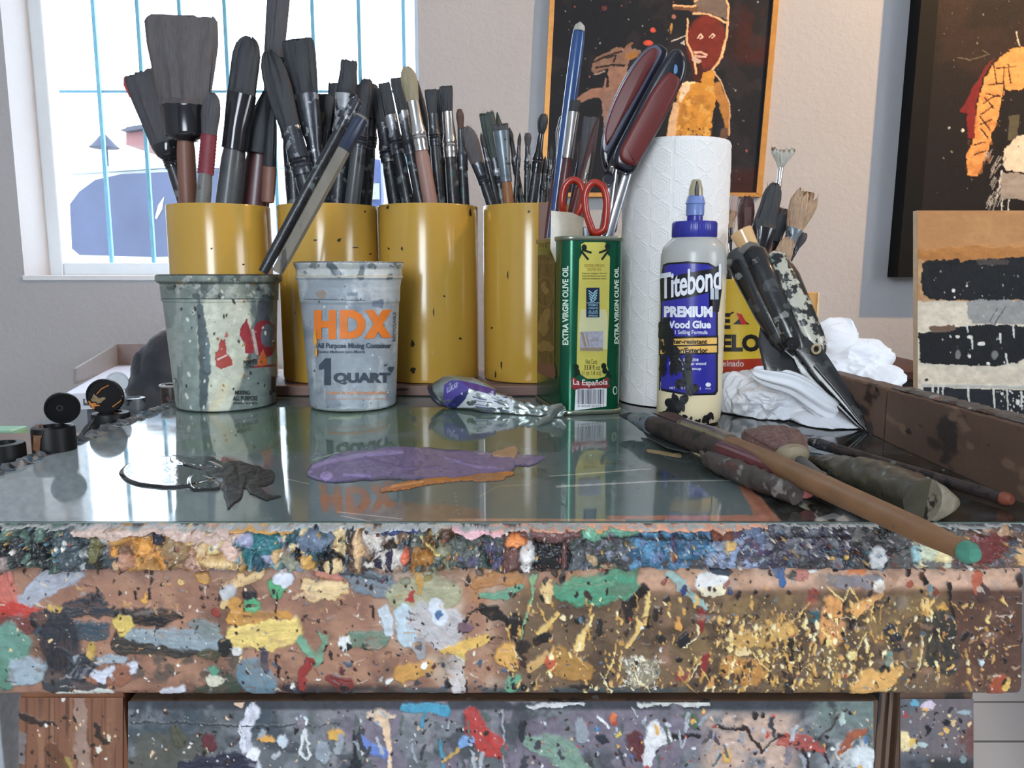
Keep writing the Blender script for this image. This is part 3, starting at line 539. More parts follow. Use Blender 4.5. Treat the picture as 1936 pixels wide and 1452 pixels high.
# wooden bodies behind the painted faces
woodd = mat('old_dark_wood', (92, 70, 56), .6, var=.25, scale=30, bump=.0006, bscale=90, spots=[((50, 42, 38), .6, 50), ((120, 120, 112), .68, 70)])
g = G(); g.box((XT0, YF+.0015, ZB), (XT1, YK, TOP-.006)); g.build('table_board', woodd, table, smooth=False)
g = G(); g.box((XT0+.02, YF+.012, .7905), (.2965, YF+.034, ZB)); g.box((XT0+.02, YF+.034, .7905), (XT0+.042, YK-.02, ZB)); g.box((.2745, YF+.034, .7905), (.2965, YK-.02, ZB)); g.box((XT0+.02, YK-.04, .7905), (.2965, YK-.02, ZB)); g.build('apron_rail', woodd, table, smooth=False)

# drawer front
X, Y = grid_px(242, 1652, 1326, 1475, 1.8)
c = Canvas(X, Y, (96, 100, 104))
c.field((120, 124, 130), 50, .45, .6, 1, .9); c.field((66, 70, 76), 40, .5, .65, 2, .9); c.field((140, 138, 142), 30, .55, .7, 3, .8, x0=600); c.field((58, 72, 82), 80, .3, .5, 4, .9, x1=520, y1=1400)
c.field((84, 82, 70), 50, .3, .5, 5, .8, x1=400, y0=1385); c.field((206, 172, 152), 40, .2, .42, 6, .9, x0=1330, x1=1500, y0=1350, edge=25); c.field((120, 108, 124), 60, .4, .6, 7, .8, x0=640, x1=1330)
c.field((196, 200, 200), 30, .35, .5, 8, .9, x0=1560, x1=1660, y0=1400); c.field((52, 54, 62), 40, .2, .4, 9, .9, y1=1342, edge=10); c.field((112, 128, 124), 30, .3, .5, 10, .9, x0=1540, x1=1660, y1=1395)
for p, w, col in [([(478, 1345), (464, 1385), (470, 1420), (490, 1475)], (14, 14, 12, 14), (214, 214, 226)), ([(722, 1355), (732, 1385), (736, 1450)], (15, 5, 4), (230, 194, 156)), ([(700, 1350), (745, 1350)], 5, (220, 190, 160)), ([(765, 1338), (810, 1334), (845, 1342)], (7, 12, 9), (60, 150, 182)), ([(802, 1345), (800, 1372)], 3, (56, 146, 180)), ([(680, 1378), (670, 1475)], (10, 14), (34, 36, 42)), ([(682, 1396), (725, 1425)], (6, 10), (96, 124, 196)),
 ([(893, 1350), (905, 1385), (935, 1412), (945, 1425)], (15, 20, 22, 12), (192, 46, 36)), ([(835, 1400), (838, 1475)], 4, (60, 140, 160)), ([(838, 1440), (870, 1415)], 4, (200, 160, 80)), ([(875, 1405), (890, 1395)], (9, 7), (110, 150, 200)), ([(1000, 1400), (1060, 1420), (1100, 1450)], (14, 28, 14), (122, 154, 134)), ([(575, 1382), (570, 1420), (578, 1432), (586, 1420), (578, 1382)], 2.5, (214, 216, 216)), ([(345, 1450), (440, 1438), (470, 1445)], (12, 22, 18), (34, 34, 56)), ([(340, 1400), (330, 1380)], (16, 8), (84, 82, 62)), ([(1265, 1390), (1318, 1390)], 5, (34, 32, 36)),
 ([(1352, 1374), (1380, 1376), (1410, 1372), (1438, 1418), (1470, 1390), (1488, 1388)], 3, (50, 34, 34)), ([(1332, 1400), (1345, 1384), (1360, 1405)], 4, (84, 70, 76)), ([(1478, 1402), (1520, 1404), (1556, 1416)], (10, 15, 8), (180, 70, 54)), ([(1590, 1418), (1612, 1392), (1640, 1380)], (6, 9, 6), (160, 84, 52)), ([(1300, 1350), (1312, 1366)], 12, (78, 106, 76)), ([(1200, 1395), (1212, 1425)], (14, 16), (96, 40, 44)), ([(1236, 1380), (1222, 1440)], (14, 10), (222, 222, 224)), ([(1130, 1350), (1150, 1375)], 2, (226, 228, 230)), ([(1550, 1395), (1600, 1340)], 3, (60, 50, 46)), ([(1000, 1335), (1100, 1330)], 4, (206, 206, 208)), ([(1205, 1330), (1340, 1330)], 4, (200, 200, 196)), ([(250, 1366), (640, 1372)], 1.2, (50, 52, 58)), ([(950, 1345), (955, 1475)], 2, (160, 160, 168)), ([(1520, 1415), (1530, 1450)], 4, (50, 34, 40)), ([(1560, 1420), (1572, 1460)], 4, (54, 36, 40))]:
    c.stroke(p, w, col, n=.28, h=.8, streak=.25 if np.mean(w) > 10 else 0)
for a in [(505, 1398, 16, 9, (220, 158, 60)), (635, 1390, 15, 10, (218, 164, 62)), (395, 1402, 16, 14, (96, 40, 44)), (455, 1328, 9, 6, (226, 190, 160)), (576, 1360, 5, 5, (206, 220, 226)), (1158, 1355, 9, 11, (222, 110, 50)), (1244, 1395, 24, 18, (226, 224, 224)), (1172, 1388, 6, 6, (220, 200, 70)), (1130, 1378, 5, 5, (60, 140, 190)), (1262, 1372, 5, 5, (200, 206, 214)), (876, 1378, 5, 4, (20, 20, 24)), (888, 1379, 5, 4, (20, 20, 24)), (1592, 1360, 7, 12, (180, 200, 190)), (535, 1400, 9, 12, (196, 206, 216)), (1372, 1430, 9, 14, (220, 170, 80)), (1425, 1352, 5, 8, (44, 38, 40)), (1440, 1352, 5, 8, (44, 38, 40)), (1100, 1380, 14, 26, (150, 156, 164)), (1140, 1395, 12, 9, (40, 44, 56)), (1630, 1430, 26, 24, (214, 220, 222)), (610, 1420, 16, 20, (140, 150, 160)), (480, 1425, 12, 12, (230, 230, 236)), (985, 1380, 6, 20, (40, 44, 52))]:
    c.blob(*a, n=.25, h=.9)
c.specks(260, 242, 1650, 1345, 1470, dark, .8, 3.6); c.specks(260, 242, 1650, 1345, 1470, [(226, 226, 226), (230, 190, 150), (190, 200, 210)], .7, 3); c.specks(80, 1000, 1650, 1340, 1470, [(190, 60, 40), (60, 110, 170), (230, 170, 70)], 1, 5)
for _ in range(60):
    x = R.uniform(480, 1640); y = R.uniform(1335, 1440); c.stroke([(x, y), (x+R.uniform(-10, 10), y+R.uniform(10, 34))], R.uniform(1.5, 5), R.choice([(150, 156, 164), (60, 62, 70), (130, 120, 130), (176, 180, 186), (90, 100, 96)]), n=.3, h=.5)
c.grain(.2, 6, 4)
drw = empty('drawer', (0, .47, .6)); drw.parent = table; drw.location = Vector((0, .47, .6))-WL[table]
YD = .432
def flat_pos(yy):
    def f(X, Y, Hh):
        t = -(Y-726)/F; s_ = yy/(math.cos(PITCH)+t*math.sin(PITCH)); P = np.zeros(X.shape+(3,)); P[..., 0] = (X-968)/F*s_
        P[..., 1] = yy-Hh; P[..., 2] = EYE.z+s_*(t*math.cos(PITCH)-math.sin(PITCH)); return P
    return f
relief('drawer_face', c, flat_pos(YD), apron_m, drw, .0014)
a = on_y(242, 1326, YD); b = on_y(1652, 1475, YD)
g = G(); g.box((a.x, YD+.001, .66), (b.x, YD+.02, a.z), bev=.001); g.box((a.x+.01, YD+.02, .66), (b.x-.01, YD+.5, .68)); g.box((a.x+.01, YD+.02, .68), (a.x+.02, YD+.5, a.z-.01)); g.box((b.x-.02, YD+.02, .68), (b.x-.01, YD+.5, a.z-.01)); g.build('drawer_box', woodd, drw, smooth=False)

# legs
oakm = mat('brown_oak_leg', (124, 78, 52), .55, var=.28, scale=40, stretch=(1, 1, .05), bump=.0007, bscale=60)
legs = []
a0 = on_y(36, 1320, .436); a1 = on_y(233, 1320, .436)
X, Y = grid_px(36, 233, 1319, 1480, 1.8); c = Canvas(X, Y, (128, 82, 56))
g1 = vnoise(X/3.2, Y/90, 3); c.put((slice(None), slice(None)), sstep(.55, .8, g1)*.75, (84, 50, 34), -.3); g2 = vnoise(X/9, Y/200, 5); c.put((slice(None), slice(None)), sstep(.6, .9, g2)*.5, (160, 112, 80), 0)
for p, w, col in [([(36, 1352), (70, 1366), (104, 1372)], (6, 5, 3), (30, 24, 24)), ([(180, 1368), (184, 1390), (196, 1404), (208, 1398)], (3, 5, 4, 3), (32, 26, 24)), ([(152, 1320), (160, 1480)], (10, 14), (158, 128, 112)), ([(40, 1390), (38, 1440)], 8, (120, 112, 112)), ([(125, 1440), (140, 1475)], (8, 14), (160, 140, 60)), ([(100, 1420), (125, 1475)], (14, 20), (100, 60, 34))]: c.stroke(p, w, col, h=.6, a=.9)
for a in [(186, 1415, 6, 7, (220, 210, 190)), (122, 1322, 4, 4, (220, 216, 210)), (205, 1395, 4, 6, (220, 200, 170)), (74, 1392, 3, 4, (220, 180, 140))]: c.blob(*a)
c.specks(30, 40, 230, 1340, 1450, dark, 1, 4); c.specks(16, 40, 230, 1340, 1450, lt, 1, 3)
def leg(x0, x1, y0, m, cv=None):
    g = G(); g.box((x0, y0+.0008, 0), (x1, y0+.055, .7905), bev=.002); o = g.build('leg', m, table, smooth=False)
    if cv is not None: relief('leg_face', cv, flat_pos(y0), apron_m, o, .0008)
    return o
leg(a0.x, a1.x, .436, oakm, c)
b0 = on_y(1702, 1322, .436); b1 = on_y(1842, 1322, .436)
X, Y = grid_px(1702, 1840, 1321, 1480, 1.8); c = Canvas(X, Y, (112, 102, 106))
c.field((44, 50, 54), 50, .25, .45, 2, .95, x0=1705, y0=1432, edge=30); c.field((90, 98, 106), 30, .4, .6, 3, .8, x1=1760); c.field((110, 66, 60), 20, .4, .6, 4, .9, x0=1810, y0=1360, edge=12)
for a in [(1756, 1332, 13, 9, (208, 188, 206)), (1752, 1340, 7, 4, (232, 176, 90)), (1731, 1330, 8, 5, (96, 170, 200)), (1714, 1351, 5, 5, (170, 70, 70)), (1709, 1400, 13, 17, (232, 208, 150)), (1728, 1404, 10, 9, (228, 186, 84)), (1790, 1380, 6, 5, (228, 176, 70)), (1777, 1387, 7, 4, (216, 160, 60)), (1802, 1364, 6, 6, (220, 184, 130)), (1745, 1404, 10, 6, (170, 190, 190)), (1790, 1365, 7, 7, (30, 28, 34)), (1758, 1379, 5, 7, (34, 32, 38)), (1774, 1345, 6, 3, (34, 30, 36)), (1799, 1344, 5, 6, (56, 50, 54)), (1825, 1346, 14, 4, (150, 170, 176)), (1817, 1362, 4, 4, (36, 32, 38)), (1820, 1435, 8, 6, (120, 140, 140)), (1770, 1350, 3, 3, (30, 28, 34))]: c.blob(*a)
c.specks(50, 1705, 1838, 1330, 1440, [(190, 200, 206), (226, 200, 150)], .8, 3); c.specks(40, 1705, 1838, 1330, 1440, dark, .8, 3); c.grain(.15, 6, 2, sy=4)
leg(b0.x, b1.x, .436, woodd, c)
for x in (a0.x, b0.x): leg(x, x+.05, YK-.09, woodd)
g = G(); p0 = on_y(1682, 1322, .444); p1 = on_y(1699, 1322, .444); g.box((p0.x, .444, .1), (p1.x, .47, .7905)); p0 = on_y(1662, 1322, .449); p1 = on_y(1676, 1322, .449); g.box((p0.x, .449, .1), (p1.x, .47, .7905)); g.build('drawer_runner', mat('runner_wood', (116, 94, 80), .6, var=.25, scale=60, stretch=(1, 1, .1), spots=[((60, 58, 60), .62, 60)]), table, smooth=False)

# glass top, grey paint and some painted-in reflections on it
gy = np.array([on_z(968, py, TOP).y for py in np.linspace(1, 0, 430)*(986-712)+712]); gx = np.linspace(-.358, .312, 620)
GX, GY = np.meshgrid(gx, gy); PX, PY = proj(np.stack([GX, GY, GX*0+TOP], -1))
c = Canvas(PX, PY, (106, 118, 116), regular=False)
c.put((slice(None), slice(None)), 1-sstep(60, 560, PX), (158, 166, 168), 0)  # left side painted paler, standing in for reflected wall brightness
A_ = (slice(None), slice(None))
c.field((108, 116, 116), 160, .45, .65, 1, .5, sy=.25); c.field((88, 108, 84), 90, .2, .5, 2, .85, x0=340, x1=930, y0=770, y1=855, sy=.2, edge=30)
c.field((66, 84, 78), 70, .45, .6, 3, .6, x0=950, x1=1340, y0=780, y1=905, sy=.3, edge=30)
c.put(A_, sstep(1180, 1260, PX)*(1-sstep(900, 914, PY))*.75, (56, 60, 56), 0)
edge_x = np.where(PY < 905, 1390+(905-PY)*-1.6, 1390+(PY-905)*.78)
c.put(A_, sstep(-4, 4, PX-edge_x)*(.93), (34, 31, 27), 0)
c.field((62, 52, 42), 60, .5, .65, 5, .7, x0=1480, sy=.4); c.field((80, 84, 84), 50, .55, .7, 6, .5, x0=1400, sy=.3)
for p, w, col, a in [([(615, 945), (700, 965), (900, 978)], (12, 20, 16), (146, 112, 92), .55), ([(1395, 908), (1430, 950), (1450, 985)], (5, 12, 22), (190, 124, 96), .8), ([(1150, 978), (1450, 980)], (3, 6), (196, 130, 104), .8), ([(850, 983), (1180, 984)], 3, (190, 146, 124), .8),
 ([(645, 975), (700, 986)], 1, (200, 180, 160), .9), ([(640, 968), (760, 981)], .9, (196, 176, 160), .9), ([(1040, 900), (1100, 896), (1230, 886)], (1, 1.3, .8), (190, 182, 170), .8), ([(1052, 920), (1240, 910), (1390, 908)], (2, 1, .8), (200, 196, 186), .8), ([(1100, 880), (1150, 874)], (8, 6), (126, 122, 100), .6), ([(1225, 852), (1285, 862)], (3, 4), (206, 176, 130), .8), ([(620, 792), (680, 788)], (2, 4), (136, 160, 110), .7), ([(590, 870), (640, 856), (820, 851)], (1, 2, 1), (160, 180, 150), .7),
 ([(1600, 923), (1660, 938)], 3.2, (190, 194, 198), 1), ([(1578, 950), (1625, 966)], 3.0, (196, 198, 200), 1), ([(1545, 984), (1575, 975), (1600, 984)], 5, (150, 152, 150), .9), ([(1480, 850), (1620, 868)], (4, 6), (120, 130, 138), .7), ([(540, 905), (585, 915)], .7, (180, 184, 180), .7), ([(905, 940), (940, 920), (1000, 916)], 1.2, (150, 146, 130), .6), ([(860, 930), (868, 975)], .6, (150, 154, 148), .6), ([(20, 892), (240, 840)], .6, (160, 166, 170), .5)]:  # first two strokes here are ceiling-light reflections painted as pale strips
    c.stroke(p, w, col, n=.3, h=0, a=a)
c.specks(120, 0, 1936, 745, 985, [(180, 184, 178), (150, 150, 140), (60, 62, 60)], .5, 1.6, h=0)
P = np.stack([GX, GY, GX*0+TOP], -1)
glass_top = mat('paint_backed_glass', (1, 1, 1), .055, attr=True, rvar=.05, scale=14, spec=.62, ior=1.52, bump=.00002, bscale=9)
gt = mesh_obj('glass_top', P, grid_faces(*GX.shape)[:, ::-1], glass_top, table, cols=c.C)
g = G(); g.box((-.359, YF-.0005, TOP-.006), (.313, gy.max()+.001, TOP-.0003)); g.build('glass_edge', mat('glass_edge_green', (120, 140, 132), .2, var=.2, scale=200), gt, smooth=False)

# crust of dried paint along the left edge and wooden rim boards
g = G(); R = random.Random(4)
def crd(p, k, a, T, n_): return p+n_*(.0045*(mnoise.noise(p*160)+.6*mnoise.noise(p*420)))
g.sweep([(-.364, y, TOP-.003) for y in np.linspace(YF, 1.0, 220)], .0045, .0095, U=(0, 0, 1), n=16, disp=crd)
g.build('dried_paint_rim', mat('grey_paint_crust', (96, 98, 100), .45, var=.35, scale=120, bump=.001, bscale=300, spots=[((60, 84, 104), .58, 60), ((150, 140, 128), .62, 90), ((40, 38, 38), .6, 120)]), table)
rimm = mat('stained_rim_wood', (104, 80, 66), .6, var=.22, scale=14, bump=.0007, bscale=80, spots=[((58, 48, 44), .60, 26), ((128, 102, 84), .60, 34), ((44, 30, 26), .66, 60)], stretch=(1, .5, 1))
for nm, ya, yb, dx in (('rim_board', .395, .632, 0), ('rim_board', .636, .80, .001)):
    g = G(); za, zb = .0505, .0435; vs = []
    h0 = .049 if ya < .5 else .0445; h1 = .0445 if ya < .5 else .041
    a, b = (.3125+dx, ya, TOP+.0005), (.3125+dx, yb, TOP+.0005)
    n = 40; pts = []
    rng = random.Random(3)
    vs = []; 
    for i in range(n+1):
        y = ya+(yb-ya)*i/n; hh = h0+(h1-h0)*i/n; j = .0008*mnoise.noise(Vector((y*60, 0, 0)))
        vs += [(.3125+dx, y, TOP+.0004), (.3125+dx+j*.5, y, TOP+hh+j-.0015), (.3140+dx, y, TOP+hh+j), (.3300+dx, y, TOP+hh-j), (.3315+dx, y, TOP+hh-.002), (.3315+dx, y, TOP-.004)]
    fs = [(i*6+k, (i+1)*6+k, (i+1)*6+(k+1) % 6, i*6+(k+1) % 6) for i in range(n) for k in range(6)]+[tuple(range(5, -1, -1)), tuple(n*6+k for k in range(6))]
    g.add(vs, fs); ob = g.build(nm, rimm, table, smooth=False)
g = G(); g.sweep([(.3228, y, TOP+.0497-(y-.395)*.0195) for y in np.linspace(.397, .63, 90)], .0016, .0088, U=(0, 0, 1), n=12, disp=lambda p, k, a, T, n_: p+n_*(.0016*mnoise.noise(p*190)))
g.build('dried_paint_rim', mat('grey_top_crust', (92, 88, 86), .5, var=.4, scale=90, bump=.001, bscale=260, spots=[((150, 146, 140), .6, 60), ((60, 44, 40), .58, 70), ((150, 80, 50), .72, 40)]), table)
# long board the yellow pots stand on
PB = on_z(600, 750, TOP).y; PZ = TOP+.0125
xa = on_y(310, 740, PB).x; xb = .088
potboard = empty('pot_board', ((xa+xb)/2, PB+.1, TOP+.0006), 'long worn reddish wooden board under the row of yellow pots', 'board')
g = G(); g.box((xa, PB, TOP+.0009), (xb, PB+.155, PZ), bev=.0015); g.build('board', mat('reddish_board', (120, 92, 84), .55, var=.2, scale=60, stretch=(.2, 1, 1), spots=[((60, 48, 46), .62, 60), ((190, 180, 176), .70, 60)], bump=.0004, bscale=120), potboard, smooth=False)

# puddles of wet paint on the glass
def puddle(name, label, fn, m, th, bump=.0, box=None, parent=None):
    x0, x1, y0, y1 = box; ys = np.array([on_z(968, py).y for py in np.arange(y1, y0, -.9)]); xs = np.arange(on_z(x0, y1).x if x0 > 968 else on_z(x0, y0).x, on_z(x1, y0).x if x1 > 968 else on_z(x1, y1).x, .00055)
    GX, GY = np.meshgrid(xs, ys); PX, PY = proj(np.stack([GX, GY, GX*0+TOP], -1)); c = Canvas(PX, PY, (0, 0, 0), regular=False); c.C[:] = 0
    fn(c); M = c.Hh; A = M > .06
    q = A[:-1, :-1] & A[1:, :-1] & A[:-1, 1:] & A[1:, 1:]; Fc = grid_faces(*GX.shape).reshape(q.shape+(4,))[q][:, ::-1]
    nb = np.zeros(A.shape); nb[1:-1, 1:-1] = (A[2:, 1:-1] & A[:-2, 1:-1] & A[1:-1, 2:] & A[1:-1, :-2])
    Z = TOP+.0002+th*np.clip(M, 0, 2)*nb+nb*bump*(fbm(PX/9, PY/3.5, 5, 3)-.45)*np.clip(M, 0, 1)
    P = np.stack([GX, GY, Z], -1).reshape(-1, 3); u, inv = np.unique(Fc.ravel(), return_inverse=True)
    o = mesh_obj(name, P[u], inv.reshape(-1, 4), m, parent, cols=c.C.reshape(-1, 3)[u]); return tag(o, label, 'paint') if parent is None else o
wet = mat('wet_paint', (1, 1, 1), .06, attr=True, coat=.6, spec=.6, ior=1.5); satin = mat('tacky_paint', (1, 1, 1), .33, attr=True, coat=.2, rvar=.1, scale=40)
def f1(c):
    K = (10, 10, 13); c.blob(325, 895, 98, 29, K, n=.1, h=1.0, soft=.06); c.stroke([(370, 915), (410, 920)], (14, 8), K, n=.2, h=1.0); c.stroke([(330, 872), (420, 878)], (8, 12), K, n=.2, h=1.0)
def f1b(c):
    K = (16, 16, 18); D = (30, 29, 30); c.stroke([(350, 880), (400, 884), (430, 900)], (6, 16, 18), K, n=.35, h=.9)
    c.stroke([(400, 900), (470, 905), (505, 903)], (22, 22, 14), D, n=.35, h=.35); c.stroke([(450, 910), (440, 935), (432, 962)], (16, 18, 3), D, n=.2, h=.3); c.stroke([(480, 925), (505, 942), (530, 940)], (12, 6, 2), D, n=.3, h=.3); c.stroke([(490, 905), (512, 902)], (6, 2), D, h=.3, n=.3); c.stroke([(380, 880), (450, 885), (490, 890)], (10, 12, 6), (22, 22, 24), n=.3, h=.5)
pud = puddle('black_paint_puddle', 'glossy black puddle of wet paint with a torn smear', f1, wet, .0016, .0001, (215, 545, 860, 975))
puddle('dry_smear', '', f1b, mat('dull_black_paint', (1, 1, 1), .42, attr=True, rvar=.15, scale=60, bump=.0005, bscale=120), .0024, .0010, (340, 545, 860, 975), parent=pud)
def f2(c):
    V = (118, 104, 144)
    c.stroke([(640, 885), (740, 876), (860, 878), (960, 880)], (26, 30, 26, 14), V, n=.16, h=.8); c.blob(640, 890, 58, 22, V, n=.15, h=.8, soft=.06); c.stroke([(900, 868), (1000, 872), (1028, 866)], (14, 10, 3), V, n=.35, h=.6); c.stroke([(592, 886), (620, 876), (700, 862), (760, 857)], (3, 4, 4, 3), (154, 134, 178), n=.2, h=1.3); c.blob(618, 904, 12, 7, (168, 148, 200), n=.1, h=1.5); c.stroke([(690, 868), (760, 888), (830, 884)], 2, (104, 88, 130), h=.9); c.stroke([(650, 902), (700, 903)], 2.5, (150, 132, 180), h=1.2); c.stroke([(840, 868), (900, 886), (940, 888)], 2, (142, 124, 168), h=1)
puddle('violet_paint_smear', 'wide violet smear of paint on the middle of the glass', f2, satin, .0011, .0010, (575, 1045, 845, 925))
def f3(c):
    O = (186, 116, 60)
    c.stroke([(722, 928), (760, 920), (820, 910), (880, 905), (930, 898), (968, 896)], (4, 8, 6, 5, 9, 4), O, n=.35, h=.6); c.stroke([(900, 905), (950, 903)], (7, 6), (164, 110, 74), n=.3, h=.4); c.stroke([(740, 922), (800, 912)], 2, (206, 140, 84), h=1)
puddle('orange_paint_smear', 'narrow orange smear of paint in front of the violet smear', f3, satin, .0009, .0006, (712, 980, 888, 936))
def f4(c):
    c.stroke([(935, 862), (968, 858)], (5, 11), (176, 138, 106), n=.3, h=.7); c.stroke([(850, 860), (930, 861)], 1, (186, 172, 160), h=.5)
puddle('tan_paint_dab', 'small tan dab of paint at the back of the violet smear', f4, satin, .0026, .0006, (845, 982, 842, 876))
# ------------------------------------------------------------------ yellow pots
yel = mat('yellow_enamel', (188, 148, 62), .22, var=.03, scale=9, coat=.5, spots=[((120, 84, 24), .735, 110)], bump=.00006, bscale=12)
yin = mat('yellow_inside', (120, 92, 40), .5)
CY = .935; CR = .0590; CTZ = on_y(700, 383, CY-CR).z
POTS = []
for i, (x, lb, sp) in enumerate([(-.3480, 'leftmost yellow pot, holding the widest brushes, behind the grey bucket', []),
        (-.2185, 'yellow pot with crossed brushes, behind the clear quart tub', []),
        (-.0998, 'yellow pot with specks and a dark chip near its base, third from left', []),
        (.0245, 'rightmost yellow pot, partly hidden by the green oil tin', [])]):
    p = empty('yellow_pot', (x, CY, PZ), lb, 'brush pot', 'yellow brush pots in a row')
    g = G(); r = CR
    g.lathe([(r-.003, PZ+.0003), (r-.0006, PZ+.0012), (r, PZ+.004), (r, CTZ-.0012), (r-.0006, CTZ), (r-.0018, CTZ), (r-.0024, CTZ-.001), (r-.0024, PZ+.003), (0, PZ+.003)], (x, CY), 72)
    o = g.build('pot_body', yel, p)
    g2 = G(); g2.lathe([(r-.0026, CTZ-.0005), (r-.0026, PZ+.0042), (0, PZ+.0042)], (x, CY), 48); g2.build('inner_wall', yin, p)
    POTS.append((x, CY, CR, CTZ, PZ+.006)); S_ = bvh_surf(g.bvh()); d = Decal(S_)
    if i == 2:
        for a in [(781, 700, 4, 7, 3), (780, 650, 3, 8, 4), (733, 392, 3, 3, 5), (760, 470, 2, 3, 6), (840, 560, 2, 2, 1), (870, 640, 3, 2, 2), (889, 402, 2, 9, 8), (752, 600, 2, 2, 9), (742, 530, 3, 2, 12), (820, 590, 1, 9, 13), (745, 660, 1.6, 2, 14), (735, 470, 2, 2, 15)]: d.splat(*a[:4], seed=a[4], amp=.3)
    elif i == 1:
        for a in [(596, 454, 3, 2, 3), (641, 454, 4, 3, 5), (590, 400, 2, 2, 1), (690, 400, 2, 2, 2), (700, 480, 2, 2, 7), (672, 468, 5, 1.5, 8)]: d.splat(*a[:4], seed=a[4], amp=.3)
    elif i == 3:
        for a in [(948, 690, 1.2, 9, 3), (937, 708, 1.2, 8, 4), (960, 520, 1.5, 6, 6), (1000, 400, 2, 3, 7), (930, 620, 2, 2, 9)]: d.splat(*a[:4], seed=a[4], amp=.3)
    else:
        for a in [(400, 470, 1.5, 2, 3), (460, 500, 2, 2, 4)]: d.splat(*a[:4], seed=a[4], amp=.3)
    d.build('paint_chip', mat('dark_chip', (44, 34, 22), .5), p, .0002)

# ------------------------------------------------------------------ quart tubs
def tub(name, label, cpx, base_y, hb, top_y, ht, col, spots, seed, fn, rough, kind):
    fb = on_z(cpx, base_y, TOP); rb = hb*pxs(fb.y+hb*.0006)*1.01; cy = fb.y+rb; cx = on_y(cpx, base_y, cy).x; rt = ht*pxs(cy-.0)*1.0
    tz = on_y(cpx, top_y, cy-rt).z; Z0 = TOP+.0006; Hh = tz-Z0
    def R_(t): return rb+(rt*.93-rb)*t
    if kind == 'bucket': prof = [(rb-.004, 0), (rb-.001, .004), (rb, .012), (R_(.80), .80), (R_(.80)+.0012, .806), (R_(.82)+.0012, .84), (R_(.88)+.0014, .93), (rt*.985, .945), (rt, .955), (rt, .985), (rt-.001, 1.0), (rt-.003, .995)]
    else: prof = [(rb-.005, 0), (rb-.0012, .006), (rb, .02), (R_(.72), .72), (R_(.73)+.0009, .735), (R_(.80)+.001, .83), (R_(.85)+.002, .88), (rt*.97, .89), (rt*.985, .895), (rt*.965, .903), (rt*.955, .95), (rt*.985, .97), (rt, .985), (rt*.995, 1.0), (rt-.003, .997)]
    pz = []                                     # resample the profile finely
    for (r0, t0), (r1, t1) in zip(prof[:-1], prof[1:]):
        n = max(1, int(abs(t1-t0)*250))
        for k in range(n): pz.append((r0+(r1-r0)*k/n, t0+(t1-t0)*k/n))
    pz.append(prof[-1]); n = 540; A = np.linspace(0, 2*np.pi, n, endpoint=False)
    Rr = np.array([q[0] for q in pz])[:, None]; T = np.array([q[1] for q in pz])[:, None]+A*0
    wob = 1+.004*np.sin(A*2+seed)[None, :]*T
    P = np.stack([cx+Rr*wob*np.cos(A)[None, :], cy+Rr*wob*np.sin(A)[None, :], Z0+T*Hh], -1)
    PX, PY = proj(P); c = Canvas(PX, PY, col, regular=False); c.AZ = A[None, :]+T*0; fn(c)
    nrm = np.stack([np.cos(A), np.sin(A), A*0], -1)[None]; P = P+nrm*(c.Hh*.0007)[..., None]
    e = empty(name, (cx, cy, Z0), label, 'container'); m = mat(name+'_plastic', (1, 1, 1), rough, attr=True, rvar=.12, scale=60, bump=.0003, bscale=220, coat=.1)
    F_ = grid_faces(len(pz), n, True); o = mesh_obj('tub_body', P, F_, m, e, cols=c.C)
    g = G(); g.lathe([(rt-.003, tz-.0004), (rt*.955-.003, tz-.05*Hh), (R_(.8)-.002, Z0+.8*Hh), (rb-.003, Z0+.004), (0, Z0+.004)], (cx, cy), 60); g.build('inner_wall', mat(name+'_inside', tuple(int(v*.7) for v in col), .5, var=.2), e)
    g = G(); g.lathe([(rb-.004, Z0), (0, Z0+.0005)], (cx, cy), 60); g.build('bottom', mat(name+'_bottom', col, .5), e)
    tree = BVHTree.FromPolygons([Vector(p) for p in P.reshape(-1, 3)], [tuple(f) for f in F_]); return e, bvh_surf(tree), (cx, cy, rt, tz, Z0+.006), rb
